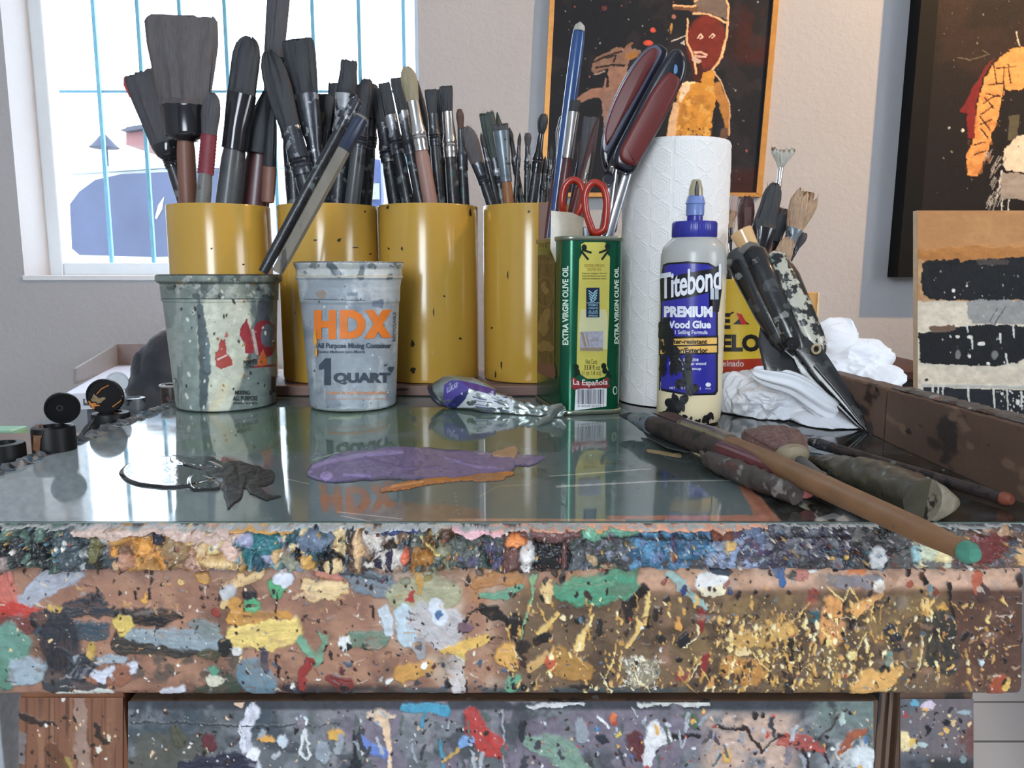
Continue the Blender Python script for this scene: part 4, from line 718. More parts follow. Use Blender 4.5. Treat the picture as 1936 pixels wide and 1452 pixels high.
def fb_(c):
    X, Y = c.X, c.Y; a = (slice(None), slice(None))
    c.field((96, 104, 98), 26, .4, .55, 1, .8, sy=3); c.field((150, 158, 150), 16, .5, .62, 2, .8, sy=4); c.field((66, 76, 76), 10, .62, .7, 3, .8, sy=8)
    c.stroke([(430, 575), (420, 640), (425, 700), (415, 770)], (40, 46, 34, 20), (198, 200, 182), n=.35, h=.5); c.stroke([(455, 585), (455, 660), (450, 720)], (20, 18, 6), (196, 196, 178), n=.4, h=.5); c.stroke([(358, 575), (362, 770)], (12, 16), (136, 148, 142), n=.3, h=.4)
    c.stroke([(378, 580), (384, 640), (388, 700), (384, 765)], (6, 9, 10, 7), (84, 96, 98), n=.4, h=.6); c.stroke([(392, 640), (392, 700)], (4, 6), (96, 110, 116), n=.4, h=.7); c.stroke([(425, 735), (402, 776)], (12, 8), (206, 200, 172), n=.4, h=.6)
    c.stroke([(498, 575), (495, 620)], (10, 14), (84, 88, 92), n=.3, h=.2); c.stroke([(485, 715), (480, 765)], (26, 30), (112, 124, 118), n=.3, h=.2)
    c.field((110, 120, 112), 14, .3, .5, 7, .8, y0=520, y1=566, edge=4); c.field((66, 74, 72), 16, .55, .65, 8, .8, y0=518, y1=566, edge=4); c.field((170, 172, 164), 12, .6, .68, 9, .8, y0=520, y1=566, edge=4)
    c.stroke([(300, 565), (560, 565)], 1, (66, 74, 72), h=0); c.stroke([(300, 535), (560, 535)], 1, (70, 78, 74), h=0); c.stroke([(300, 518), (560, 518)], 3, (56, 60, 60), h=.3, n=.4)
    c.poly([(406, 668), (412, 664), (416, 640), (422, 645), (426, 640), (428, 668), (440, 682), (440, 690), (418, 698), (408, 694)], (172, 74, 66), h=-.2, wob=2); c.poly([(424, 638), (428, 626), (432, 634), (430, 638)], (190, 110, 100), h=-.1); c.stroke([(412, 680), (428, 672)], 1.5, (216, 190, 186))
    c.poly([(456, 620), (466, 602), (474, 628), (480, 668), (464, 668), (462, 650), (452, 634)], (156, 44, 52), h=-.2, wob=2)
    c.blob(500, 640, 24, 36, (146, 42, 52), n=.1, h=-.2, soft=.04); c.blob(508, 634, 15, 22, (104, 108, 116), n=.1, h=0); c.stroke([(478, 625), (486, 668)], 3, (200, 170, 160), h=.3)
    c.stroke([(480, 694), (526, 690)], 2, (150, 50, 50), h=0); c.poly([(498, 660), (505, 680), (505, 688), (497, 692), (487, 690), (488, 680)], (200, 104, 52), h=.3)
    c.specks(120, 330, 540, 525, 775, [(50, 54, 54), (214, 212, 200), (150, 110, 60)], .7, 3, h=.6, el=2.5); c.grain(.12, 9, 4, sy=3)
bucket, bs, BK, _ = tub('paint_bucket', 'grey paint-crusted plastic bucket with two long stirring brushes, left of the clear quart tub', 430, 781, 88, 519, 110, (124, 134, 130), [], 1, fb_, .42, 'bucket')
d = Decal(bs); d.text('POWER', 460, 680, 486, 690, .02, shear=-.1); d.text('COSTUMER', 458, 690, 480, 696, .01); d.text('MIXING', 444, 738, 472, 746, .02); d.text('ALL PURPOSE', 440, 748, 486, 757, .02); d.text('container de mezcla', 440, 759, 486, 764, .01); d.text('1', 512, 712, 519, 742, .05)
d.build('black_lettering', mat('label_black', (42, 44, 46), .5), bucket, .0009)
def fh_(c):
    c.field((168, 176, 184), 40, .4, .6, 1, .8); c.field((120, 130, 142), 30, .55, .7, 2, .7, sy=1.5, y0=560); c.field((190, 196, 200), 30, .6, .7, 3, .8, sy=3)
    c.field((196, 198, 194), 14, .35, .5, 4, .8, y0=493, y1=522, edge=4); c.field((106, 116, 120), 18, .62, .68, 5, .9, y0=496, y1=530, edge=4)
    c.stroke([(625, 500), (640, 520)], (8, 5), (96, 106, 112), n=.4); c.stroke([(560, 495), (770, 496)], 1.3, (90, 88, 84), n=.5, h=.2); c.stroke([(560, 522), (770, 522)], 1, (190, 176, 150), h=0); c.stroke([(575, 566), (640, 567), (690, 568)], 1, (96, 104, 112), h=0)
    c.stroke([(600, 780), (750, 780)], 9, (152, 160, 160), n=.3); c.stroke([(600, 600), (604, 740)], (8, 5), (128, 136, 144), n=.4, a=.6); c.stroke([(720, 740), (700, 775)], 9, (200, 204, 204), n=.5, a=.6)
    c.poly([(656, 552), (677, 552), (677, 560), (656, 560)], (130, 140, 152), h=0, wob=2); c.poly([(704, 568), (726, 566), (724, 582), (704, 580)], (120, 132, 150), h=0, wob=2); c.blob(608, 556, 10, 8, (150, 138, 128))
    c.specks(60, 570, 760, 500, 775, [(210, 214, 216), (70, 74, 78), (200, 170, 120)], .5, 1.8, h=.5); c.grain(.07, 9, 4)
tubq, hs_, TQ, _ = tub('mixing_tub', 'translucent white quart tub with large orange letters and black measure print', 669, 781, 79, 494, 100, (150, 158, 166), [], 2, fh_, .35, 'tub')
orange = mat('print_orange', (226, 122, 44), .45); dgrey = mat('print_grey', (64, 74, 86), .5)
d = Decal(hs_)
def wide(d, x0, y0, x1, y1, t):
    if t == 'H': d.rect(x0, y0, x0+14, y1); d.rect(x1-14, y0, x1, y1); d.rect(x0, (y0+y1)/2-7, x1, (y0+y1)/2+6)
wide(d, 595, 586, 636, 641, 'H')
P = [(643, 586), (668, 586), (682, 593), (690, 606), (690, 620), (682, 634), (668, 640), (643, 640)]; Q = [(657, 600), (664, 600), (672, 604), (676, 612), (676, 616), (672, 623), (664, 627), (657, 627)]
for i in range(8): j = (i+1) % 8; d.poly([P[i], P[j], Q[j], Q[i]])
d.poly([(690, 586), (706, 586), (739, 638), (722, 639)]); d.poly([(722, 586), (740, 585), (706, 640), (688, 640)])
d.build('orange_lettering', orange, tubq, .0009)
d = Decal(hs_); d.text('All Purpose Mixing Container', 600, 648, 739, 661, .035); d.text('Envase Multiuso para Mezcla', 602, 662, 690, 669, .01); d.poly([(604, 690), (616, 677), (626, 677), (626, 728), (614, 728), (614, 697), (604, 699)]); d.text('QUART', 631, 704, 737, 727, .06); d.splat(738, 698, 4, 7, 3, amp=.4); d.splat(728, 690, 3, 1.5, 5)
d.rect(748, 590, 756, 648); d.text('RECYCLABLE', 742, 590, 747, 645, .02, rot=90); d.rect(743, 728, 750, 748)
d.build('grey_lettering', dgrey, tubq, .0009)
d = Decal(hs_); d.text('1 quart to top line upside rim', 616, 738, 729, 748, .03); d.text('1 cuarto hasta la linea superior del borde', 616, 752, 733, 756, .0); d.build('small_orange_lettering', mat('faded_orange', (214, 150, 112), .5), tubq, .0009)
d = Decal(hs_); d.splat(598, 640, 3.2, 14, 2, amp=.15); d.splat(600, 666, 2, 9, 4, amp=.1); d.build('orange_drip', mat('amber_drip', (230, 158, 60), .15, coat=.6), tubq, .0016)
d = Decal(hs_); d.rect(746, 650, 758, 720); d.build('barcode_panel', mat('barcode_white', (222, 224, 226), .5), tubq, .0007)
d = Decal(hs_)
R = random.Random(3); y = 653
while y < 716: h_ = R.choice([1, 1.6, 2.4]); d.rect(747, y, 756.5, y+h_); y += h_+R.choice([1, 1.5, 2])
d.build('barcode', mat('label_black', (42, 44, 46), .5), tubq, .0010)

# ------------------------------------------------------------------ olive oil tin
TC0 = Vector((.0800, .752, 0)); yaw = math.radians(13); RV = Vector((math.cos(yaw), math.sin(yaw), 0)); BV = Vector((-math.sin(yaw), math.cos(yaw), 0))
tw, td = .0315, .108; TZ1 = on_y(1120, 446, .752).z; Z0 = TOP+.0006; rc = .0125
cen = TC0+BV*(td/2)
def rr(w, d_, r, n=7):
    P = []
    for sx, sy, a0 in ((1, 1, 0), (-1, 1, 90), (-1, -1, 180), (1, -1, 270)):
        for k in range(n+1):
            a = math.radians(a0+90*k/n); P.append(cen+RV*(sx*(w-r)+r*math.cos(a))+BV*(sy*(d_-r)+r*math.sin(a)))
    return P
tin = empty('olive_oil_tin', (cen.x, cen.y, Z0), 'green and gold olive oil tin holding scissors and tools', 'tin')
grn = mat('green_lacquered_tin', (12, 92, 64), .24, metal=.55, var=.10, scale=20, coat=.4, spots=[((20, 60, 48), .70, 40)], bump=.0002, bscale=18)
g = G(); off = [(0, .0035), (0, TZ1-Z0-.004)]; L = []
for w_, z in [(0, .004), (0, TZ1-Z0-.0045)]:
    L.append([p+Vector((0, 0, Z0+z)) for p in rr(tw, td/2, rc)])
n = len(L[0]); vs = L[0]+L[1]; g.add(vs, [(i, (i+1) % n, n+(i+1) % n, n+i) for i in range(n)]); body = g; g.build('tin_body', grn, tin)
g = G()
for z, s in ((Z0+.0022, 1), (TZ1-.0022, 1)):
    P = rr(tw+.0009, td/2+.0009, rc); n = len(P); k = 8; vs = []
    for i in range(n):
        o = (P[i]-cen); o = Vector((o.x, o.y, 0)).normalized()
        for j in range(k): a = 2*math.pi*j/k; vs.append(P[i]+o*(.0012*math.cos(a))+Vector((0, 0, z+.0022*math.sin(a))))
    g.add(vs, [(i*k+j, ((i+1) % n)*k+j, ((i+1) % n)*k+(j+1) % k, i*k+(j+1) % k) for i in range(n) for j in range(k)])
g.build('rolled_rim', mat('worn_tin_rim', (150, 158, 140), .3, metal=.8, var=.2, scale=60), tin)
g = G(); Pi = rr(tw-.002, td/2-.002, rc-.001); n = len(Pi); vs = [p+Vector((0, 0, TZ1-.004)) for p in Pi]+[p+Vector((0, 0, Z0+.004)) for p in Pi]
g.add(vs, [(i, (i+1) % n, n+(i+1) % n, n+i) for i in range(n)]+[tuple(range(n, 2*n))]); g.build('inner_wall', mat('tin_inside', (120, 120, 112), .4, metal=.5), tin)
ts = bvh_surf(body.bvh()); ylab = mat('label_yellow', (206, 196, 96), .35, metal=.15, var=.06, scale=60); 
d = Decal(ts); d.poly([(1098, 462), (1105, 458), (1143, 458), (1151, 465), (1148, 480), (1153, 486), (1151, 600), (1147, 690), (1150, 700), (1143, 712), (1130, 716), (1110, 716), (1098, 708), (1090, 695), (1092, 600), (1095, 490), (1100, 480)]); d.build('yellow_label', ylab, tin, .0003)
d = Decal(ts); d.poly([(1098, 585), (1145, 585), (1148, 600), (1148, 660), (1096, 660), (1094, 620)]); d.build('pale_label_middle', mat('label_cream', (204, 202, 158), .4, var=.05), tin, .00045)
d = Decal(ts); d.text('EXTRA VIRGIN', 1105, 499, 1142, 505, .01); d.text('OLIVE OIL', 1110, 506, 1137, 512, .01); d.build('gold_lettering', mat('print_gold', (150, 120, 50), .5), tin, .0006)
d = Decal(ts); [d.text(t, 1100, y, 1146, y+4, .01) for t, y in (('Superior category olive oil', 515), ('obtained directly from olives', 520), ('solely by mechanical means', 525))]; d.text('Net Cont.', 1107, 679, 1129, 688, .0); d.text('33.8 fl oz', 1104, 690, 1134, 699, .01); d.text('(1 qt 1.8 oz)', 1100, 701, 1136, 711, .0); d.build('brown_lettering', mat('print_brown', (70, 62, 34), .5), tin, .0006)
d = Decal(ts); d.rect(1108, 544, 1133, 600); d.build('navy_seal', mat('seal_navy', (22, 36, 70), .4), tin, .0007)
d = Decal(ts)
for k in range(4): y = 549+k*5; d.line([(1120, y+6), (1112+k*.6, y)], 2); d.line([(1121, y+6), (1129-k*.6, y-1)], 2)
d.line([(1116, 571), (1125, 549)], 1.5); d.rect(1109, 572, 1132, 573.2); [d.text(t, 1112, y, 1130, y+3.5, .01) for t, y in (('PREMIO', 575), ('CONSECUCION', 580.5), ('A LA', 586), ('EXCELENCIA', 590), ('EMPRESARIAL', 595))]; d.text('2 0 0 7', 1113, 602, 1129, 605); d.build('pale_seal_print', mat('seal_print', (150, 196, 206), .5), tin, .0010)
d = Decal(ts); d.poly([(1096, 627), (1140, 626), (1139, 664), (1096, 663)]); d.build('hologram_patch', mat('hologram', (186, 186, 200), .25, metal=.3, var=.2, scale=300), tin, .0006)
d = Decal(ts); d.poly([(1097, 628), (1102, 628), (1109, 655), (1104, 655)]); d.rect(1097, 657, 1139, 663); d.line([(1108, 630), (1112, 652)], 2); d.text('OLIVA', 1116, 640, 1132, 645); d.build('hologram_print', mat('hologram_gold', (150, 132, 110), .4), tin, .0009)
d = Decal(ts); d.text('EXTRA VIRGIN OLIVE OIL', 1064, 503, 1075, 652, .035, rot=90); d.text('EXTRA VIRGIN OLIVE OIL', 1161, 505, 1169, 650, .035, rot=90); d.ell(1162, 738, 4, 8); d.build('white_lettering', mat('print_pale_green', (206, 222, 206), .5), tin, .0006)
d = Decal(ts); d.ell(1162, 738, 2.6, 6.2); d.build('recycling_dot', grn, tin, .0009)
d = Decal(ts)
for x, y in ((1104, 468), (1148, 466), (1089, 694), (1141, 692), (1091, 703), (1143, 701)): d.ell(x, y, 5, 6)
for p in ([(1098, 474), (1112, 491)], [(1100, 472), (1118, 478)], [(1150, 474), (1137, 491)], [(1148, 472), (1132, 478)], [(1096, 704), (1086, 712)], [(1146, 700), (1156, 714)]): d.line(p, 4)
d.build('olive_print', mat('print_dark_olive', (20, 36, 30), .3), tin, .0008)
mar = mat('print_maroon', (132, 42, 48), .4)
d = Decal(ts); d.poly([(1078, 716), (1084, 713), (1098, 722), (1116, 725), (1134, 722), (1146, 713), (1152, 716), (1149, 723), (1153, 730), (1146, 734), (1130, 733), (1116, 735), (1100, 734), (1086, 737), (1079, 731), (1082, 724)]); d.build('brand_scroll', mar, tin, .0009)
d = Decal(ts); d.text('La Española', 1083, 716, 1148, 730, .012, arc=-7); d.build('brand_lettering', mat('print_cream', (232, 220, 214), .5), tin, .0012)
d = Decal(ts); d.poly([(1088, 735), (1147, 733), (1146, 768), (1086, 776)]); d.build('barcode_panel', mat('barcode_white', (222, 224, 226), .5), tin, .0006)
d = Decal(ts); x = 1091; R = random.Random(8)
while x < 1142: w_ = R.choice([.7, 1.1, 1.8]); d.poly([(x, 736), (x+w_, 736), (x+w_-.3, 764), (x-.3, 764)]); x += w_+R.choice([.8, 1.1, 1.6])
d.text('8 44549 01555 7', 1092, 765.5, 1142, 769.5, .0); d.build('barcode', mat('label_navy_black', (34, 36, 70), .5), tin, .0009)
d = Decal(ts); d.poly([(1013, 490), (1020, 482), (1040, 482), (1051, 492), (1050, 500), (1049, 690), (1053, 700), (1050, 712), (1012, 702), (1010, 690)]); d.build('side_gold_panel', mat('dull_gold_print', (104, 90, 62), .4, metal=.4, var=.3, scale=60, spots=[((70, 66, 52), .58, 90)]), tin, .0003)
d = Decal(ts); d.text('EXTRA VIRGIN', 1016, 492, 1048, 499, .01); d.text('SINCE 1840', 1014, 460, 1049, 468, .01)
for r0 in (0,): 
    P = [(1031+17*math.cos(t), 552+28*math.sin(t)) for t in [math.pi*2*i/24 for i in range(25)]]; d.line(P, 1.3)
d.line([(1014, 520), (1013, 690)], 1.2); d.line([(1049, 520), (1048, 690)], 1.2); d.splat(1031, 545, 7, 11, 2); d.splat(1030, 610, 12, 22, 5); d.splat(1031, 655, 14, 12, 8); d.build('gold_relief_print', mat('bright_gold_print', (146, 128, 88), .35, metal=.5, var=.2, scale=90), tin, .0006)
d = Decal(ts); d.poly([(1012, 684), (1049, 690), (1052, 697), (1050, 703), (1053, 708), (1050, 716), (1012, 704)]); d.build('side_scroll', mat('dull_red_print', (112, 76, 66), .4), tin, .0009)
d = Decal(ts); [d.line([(1103+i*3.2, 450), (1104+i*3.1, 458)], 1.2) for i in range(14)]; d.build('fluted_print', mat('label_pale_green', (150, 196, 160), .3, metal=.3), tin, .0005)

# ------------------------------------------------------------------ paper towel roll (quilted by real relief)
tcx, tcy, tr = .1745, .842, .0556; tz1 = on_y(1267, 256, tcy-tr).z; Z0 = TOP+.0006
n, m = 520, 560; A = np.linspace(0, 2*np.pi, n, endpoint=False); Zs = np.linspace(Z0+.0005, tz1, m)
AA, ZZ = np.meshgrid(A, Zs); U = AA*tr; 
def hexd(U, Z, s):              # distance to edges of a hexagon lattice
    best = []
    for k in range(3):
        a = math.pi*k/3; q = U*math.cos(a)+Z*math.sin(a); best.append(q)
    return best
q = .0225; dots = np.zeros_like(U)
cx_ = (U/q) % 1-.5; row = np.floor(U/q); cz = ((ZZ/(q*1.15))+.5*(row % 2)) % 1-.5
rad = np.maximum(np.abs(cx_)*1.05, np.abs(cz)*.9+np.abs(cx_)*.5)
line = np.exp(-((rad-.42)/.05)**2)+np.exp(-((rad-.30)/.03)**2)*.7+np.exp(-((rad-.17)/.03)**2)*.5
ds = .0026; dd = (np.sin(2*np.pi*U/ds)*.5+.5)*(np.sin(2*np.pi*ZZ/ds+math.pi*np.floor(U/ds))*.5+.5)
Hh = line*(.25+.75*dd)
rr_ = tr+.0010*Hh+.0006*(fbm(AA*3, ZZ*20, 2)-.5)+.0004*np.exp(-(((AA-5.35) % (2*np.pi))/.02))
rr_ = rr_*(1-.02*sstep(tz1-.004, tz1, ZZ)); P = np.stack([tcx+rr_*np.cos(AA), tcy+rr_*np.sin(AA), ZZ], -1)
tow = empty('paper_towel_roll', (tcx, tcy, Z0), 'tall roll of white quilted kitchen paper behind the glue bottle', 'paper towels')
pap = mat('white_tissue', (232, 230, 228), .9, var=.01, sheen=.2)
mesh_obj('outer_sheet', P, grid_faces(m, n, True), pap, tow)
g = G(); spi = [(tr-.0015, tz1-.0002)]+[(tr-.0015-k*.0011, tz1-.0004*(k % 2)) for k in range(1, 31)]; g.lathe([(tr-.0004, tz1-.0012), *spi, (.0205, tz1-.002)], (tcx, tcy), 72); g.lathe([(.0205, tz1-.002), (.0205, Z0)], (tcx, tcy), 40); g.lathe([(tr-.001, Z0), (.0205, Z0)], (tcx, tcy), 60); g.build('wound_paper', pap, tow)
g = G(); g.lathe([(.0205, tz1-.001), (.0195, tz1-.001), (.0195, Z0+.001), (.0205, Z0+.001)], (tcx, tcy), 40); g.build('cardboard_core', mat('core_board', (160, 130, 96), .8), tow)

# ------------------------------------------------------------------ wood glue bottle
gf = on_z(1302, 806, TOP); gr = .0300; gcy = gf.y+gr*.93; gcx = on_y(1300, 800, gcy).x+.0004; Z0 = TOP+.0006
def gz_(py): return on_y(1308, py, gcy-gr*.9).z
glue = empty('glue_bottle', (gcx, gcy, Z0), 'white wood glue bottle with blue label and blue cap, smeared with black paint', 'glue bottle')
zs = gz_(472); zt = gz_(447)
body = G(); body.lathe([(gr*.78, Z0), (gr*.93, Z0+.0012), (gr*.985, Z0+.005), (gr, Z0+.010), (gr, zs-.012), (gr*.99, zs-.004), (gr*.93, zs+.003), (gr*.70, zs+.0105), (gr*.60, zs+.013), (.012, zs+.014)], (gcx, gcy), 72)
bm_ = mat('milky_bottle', (226, 214, 184), .32, var=.04, scale=14, coat=.2)
nt = bm_.node_tree; bb = nt.nodes['Principled BSDF']; bb.inputs['Subsurface Weight'].default_value = .25; bb.inputs['Subsurface Radius'].default_value = (.01, .008, .006); bb.inputs['Subsurface Scale'].default_value = .5
# glue fills the bottle to just under the shoulder: cream below, empty greyish plastic above
geo = nt.nodes.new('ShaderNodeTexCoord'); sp = nt.nodes.new('ShaderNodeSeparateXYZ'); nt.links.new(geo.outputs['Object'], sp.inputs[0]); rp = nt.nodes.new('ShaderNodeMapRange')
rp.inputs[1].default_value = (zs-Z0)-.030; rp.inputs[2].default_value = (zs-Z0)-.020; nt.links.new(sp.outputs[2], rp.inputs[0]); mx = nt.nodes.new('ShaderNodeMixRGB'); nt.links.new(rp.outputs[0], mx.inputs[0])
mx.inputs[1].default_value = (*lin((232, 216, 178)), 1); mx.inputs[2].default_value = (*lin((176, 176, 172)), 1); nt.links.new(mx.outputs[0], bb.inputs['Base Color'])
body.build('bottle_body', bm_, glue)
cz0 = zs+.0115; cz1 = cz0+.0145; capm = mat('blue_cap', (44, 46, 142), .35, coat=.2)
g = G(); cr = .0202; g.lathe([(cr*.97, cz0), (cr, cz0+.001), (cr, cz1-.0016), (cr*.96, cz1), (.008, cz1+.0004), (.0072, cz1+.001), (.0070, cz1+.006)], (gcx, gcy), 180, ridge=lambda k, a: (.014*(math.sin(a*60) > 0) if k in (1, 2) else 0)); g.build('cap', capm, glue)
g = G(); nz0 = cz1+.0058; g.lathe([(.0064, nz0-.001), (.0082, nz0), (.0082, nz0+.009), (.0084, nz0+.010), (.0090, nz0+.0105), (.0072, nz0+.017), (.0055, nz0+.0185)], (gcx, gcy), 40); g.build('nozzle', mat('pale_blue_nozzle', (112, 132, 186), .35, coat=.2), glue)
g = G(); g.lathe([(.0066, nz0+.0165), (.0062, nz0+.024), (.0042, nz0+.031), (.0032, nz0+.032), (.0016, nz0+.031)], (gcx, gcy), 32); nt_ = g.build('nozzle_tip', mat('clear_tip', (186, 176, 146), .2, trans=.25, coat=.3), glue)
g = G(); g.lathe([(.0018, nz0+.017), (.0022, nz0+.022), (.0008, nz0+.030)], (gcx-.0004, gcy-.0058), 12); g.build('dried_glue', mat('dry_glue', (70, 68, 66), .3), glue)
gs = bvh_surf(body.bvh()); bl = mat('label_blue', (46, 44, 150), .32, coat=.3); bk = mat('label_black_ink', (18, 18, 26), .35); wh = mat('label_white_ink', (226, 228, 236), .4); sv = mat('label_silver', (176, 184, 196), .3, metal=.3)
d = Decal(gs); d.poly([(1254, 500), (1262, 497), (1300, 494), (1340, 497), (1354, 505), (1356, 522), (1363, 508), (1363, 560), (1357, 568), (1357, 588), (1357, 740), (1352, 747), (1300, 748), (1246, 738), (1250, 560), (1249, 530)]); d.build('label_border', bk, glue, .0002)
d = Decal(gs); d.poly([(1257, 504), (1265, 500), (1300, 498), (1338, 500), (1350, 507), (1350, 545), (1300, 560), (1257, 558)]); d.poly([(1253, 562), (1300, 560), (1340, 548), (1352, 560), (1353, 600), (1352, 737), (1347, 743), (1300, 744), (1250, 734)]); d.build('blue_label', bl, glue, .0004)
d = Decal(gs); d.poly([(1249, 528), (1300, 516), (1345, 508), (1362, 500), (1364, 546), (1358, 590), (1340, 588), (1340, 553), (1305, 562), (1250, 570)]); d.build('name_banner', bk, glue, .0006)
d = Decal(gs); d.text('Titebond', 1250, 508, 1362, 557, .024, shear=-.17, space=.95); d.text('PREMIUM', 1257, 579, 1346, 600, .055); d.text('Wood Glue', 1257, 606, 1343, 621, .045); d.text('No.1 Selling Formula', 1262, 624, 1337, 634, .015); d.text('Strong initial tack', 1264, 662, 1322, 668, .01); d.text('Fast set time', 1276, 675, 1320, 683, .015); d.text('Stronger than wood', 1266, 684, 1334, 692, .015); d.text('Water cleanup', 1270, 694, 1325, 701, .015); d.text('NET 16 FL OZ (473 mL)', 1267, 731, 1324, 737, .01); d.ell(1338, 727, 5, 4); d.text('MADE', 1333, 733, 1343, 736)
d.build('white_lettering', wh, glue, .0009)
d = Decal(gs); d.text('II', 1342, 545, 1357, 566, .05); d.build('silver_numeral', sv, glue, .0010)
d = Decal(gs); d.poly([(1247, 637), (1357, 634), (1357, 669), (1247, 672)]); d.build('band_border', bk, glue, .0006)
d = Decal(gs); d.poly([(1250, 641), (1354, 638), (1354, 650), (1250, 653)]); d.poly([(1250, 656), (1354, 653), (1354, 666), (1250, 669)]); d.build('amber_bands', mat('label_amber', (232, 184, 96), .4), glue, .0009)
d = Decal(gs); d.text('Water-resistant', 1256, 641, 1336, 650, .03); d.text('Interior/Exterior', 1254, 657, 1337, 667, .03); d.build('band_lettering', bk, glue, .0012)
blkp = mat('black_paint_smear', (14, 14, 17), .25, coat=.3, bump=.0012, bscale=260)
d = Decal(gs)
for a in [(1258, 628, 9, 22, 1), (1270, 655, 12, 28, 2), (1262, 610, 5, 14, 3), (1278, 690, 8, 24, 4), (1256, 690, 7, 18, 5), (1300, 715, 12, 22, 6), (1310, 735, 8, 12, 7), (1276, 762, 11, 20, 8), (1268, 782, 14, 13, 9), (1292, 760, 8, 14, 10), (1290, 790, 8, 6, 11), (1335, 790, 8, 9, 12), (1318, 796, 5, 5, 13), (1343, 786, 4, 6, 14), (1254, 655, 5, 10, 15), (1285, 725, 6, 12, 16), (1305, 792, 4, 4, 17), (1302, 680, 5, 18, 18)]: d.splat(*a[:4], seed=a[4], amp=.42, n=60)
for p in ([(1284, 670), (1300, 700), (1310, 740)], [(1276, 668), (1292, 705), (1300, 745)], [(1265, 640), (1268, 600)], [(1290, 748), (1286, 780)]): d.line(p, 3, 4)
d.build('black_paint', blkp, glue, .0016)
d = Decal(gs); [d.line([(1296+i*2.2, 700), (1304+i*2.2, 742)], .8, 4) for i in range(5)]; d.build('brushed_streaks', mat('grey_green_streak', (60, 74, 80), .4), glue, .0022)

# ------------------------------------------------------------------ coffee canister
ccx, ccy, ccr = .281, .962, .060; Z0 = TOP+.0006; ctz = on_y(1393, 528, ccy-ccr).z
cof = empty('coffee_canister', (ccx, ccy, Z0), 'yellow and red coffee canister holding brushes, behind the white rags', 'canister')
body = G(); body.lathe([(ccr-.002, Z0), (ccr, Z0+.002), (ccr, ctz-.001), (ccr-.001, ctz), (ccr-.0022, ctz-.001), (ccr-.0022, Z0+.004), (0, Z0+.004)], (ccx, ccy), 72); body.build('canister_body', mat('canister_yellow', (226, 196, 62), .35, var=.03), cof)
cs = bvh_surf(body.bvh()); 
d = Decal(cs); d.poly([(1304, 690), (1360, 681), (1452, 677), (1443, 650), (1446, 600), (1484, 600), (1484, 800), (1304, 800)]); d.build('red_band', mat('canister_red', (176, 54, 30), .35), cof, .0003)
d = Decal(cs); d.text('CAF', 1312, 592, 1356, 622, .04); d.text('E', 1362, 592, 1381, 622, .045); d.line([(1380, 594), (1387, 590)], 3); d.text('BUST', 1310, 634, 1355, 668, .04); d.text('ELO', 1363, 632, 1437, 665, .05); d.poly([(1386, 613), (1400, 600), (1417, 613)]); d.build('black_lettering', mat('label_black_ink', (18, 18, 26), .35), cof, .0006)
d = Decal(cs); d.poly([(1392, 591), (1402, 594), (1412, 612), (1402, 614)]); d.build('red_figure', mat('canister_bright_red', (206, 40, 40), .35), cof, .0009)
d = Decal(cs); d.text('descafeinado', 1330, 681, 1406, 693, .01); d.build('pale_lettering', mat('print_cream', (232, 220, 214), .5), cof, .0009)
COF = (ccx, ccy, ccr, ctz, Z0+.008)
# ------------------------------------------------------------------ brushes
BM = {'bk': mat('black_bristle', (46, 48, 52), .55, var=.25, scale=60, stretch=(9, 9, 1), bump=.0004, bscale=90), 'gy': mat('grey_bristle', (70, 68, 72), .6, var=.2, scale=60, stretch=(9, 9, 1), bump=.0004, bscale=90),
 'gb': mat('dusty_bristle', (84, 79, 80), .6, var=.2, scale=60, stretch=(9, 9, 1), bump=.0004, bscale=90), 'br': mat('brown_bristle', (84, 62, 56), .6, var=.3, scale=60, stretch=(9, 9, 1), bump=.0004, bscale=90),
 'tn': mat('tan_bristle', (146, 134, 108), .6, var=.2, scale=60, stretch=(9, 9, 1), bump=.0004, bscale=90), 'gn': mat('green_black_bristle', (52, 62, 58), .55, var=.3, scale=60, stretch=(9, 9, 1), bump=.0004, bscale=90),
 'rd': mat('red_brown_bristle', (78, 50, 50), .6, var=.25, scale=60, stretch=(9, 9, 1)), 'hr': mat('sandy_hair', (166, 138, 112), .6, var=.35, scale=60, stretch=(9, 9, 1), bump=.0006, bscale=90), 'wt': mat('pale_hair', (168, 166, 156), .6, var=.2, scale=60, stretch=(9, 9, 1), bump=.0005, bscale=90)}
FM = {'s': mat('bright_ferrule', (200, 196, 192), .22, metal=1, var=.08, scale=50), 'd': mat('painted_ferrule', (62, 64, 70), .25, metal=.5, var=.4, scale=60, coat=.3, spots=[((150, 152, 156), .58, 70)], bump=.0007, bscale=160), 'g': mat('grey_ferrule', (112, 122, 130), .3, metal=.3, var=.25, scale=60, spots=[((60, 64, 68), .62, 80)]),
 'c': mat('chipped_ferrule', (150, 152, 156), .4, metal=.3, var=.25, scale=90, spots=[((46, 48, 54), .54, 70)]), 'r': mat('red_thread_binding', (120, 42, 52), .5, var=.2, scale=300), 'k': mat('tarred_ferrule', (36, 36, 40), .16, metal=.3, var=.3, coat=.6, scale=60)}
crust = [((104, 112, 114), .585, 60), ((40, 66, 64), .62, 30), ((120, 118, 116), .70, 80)]
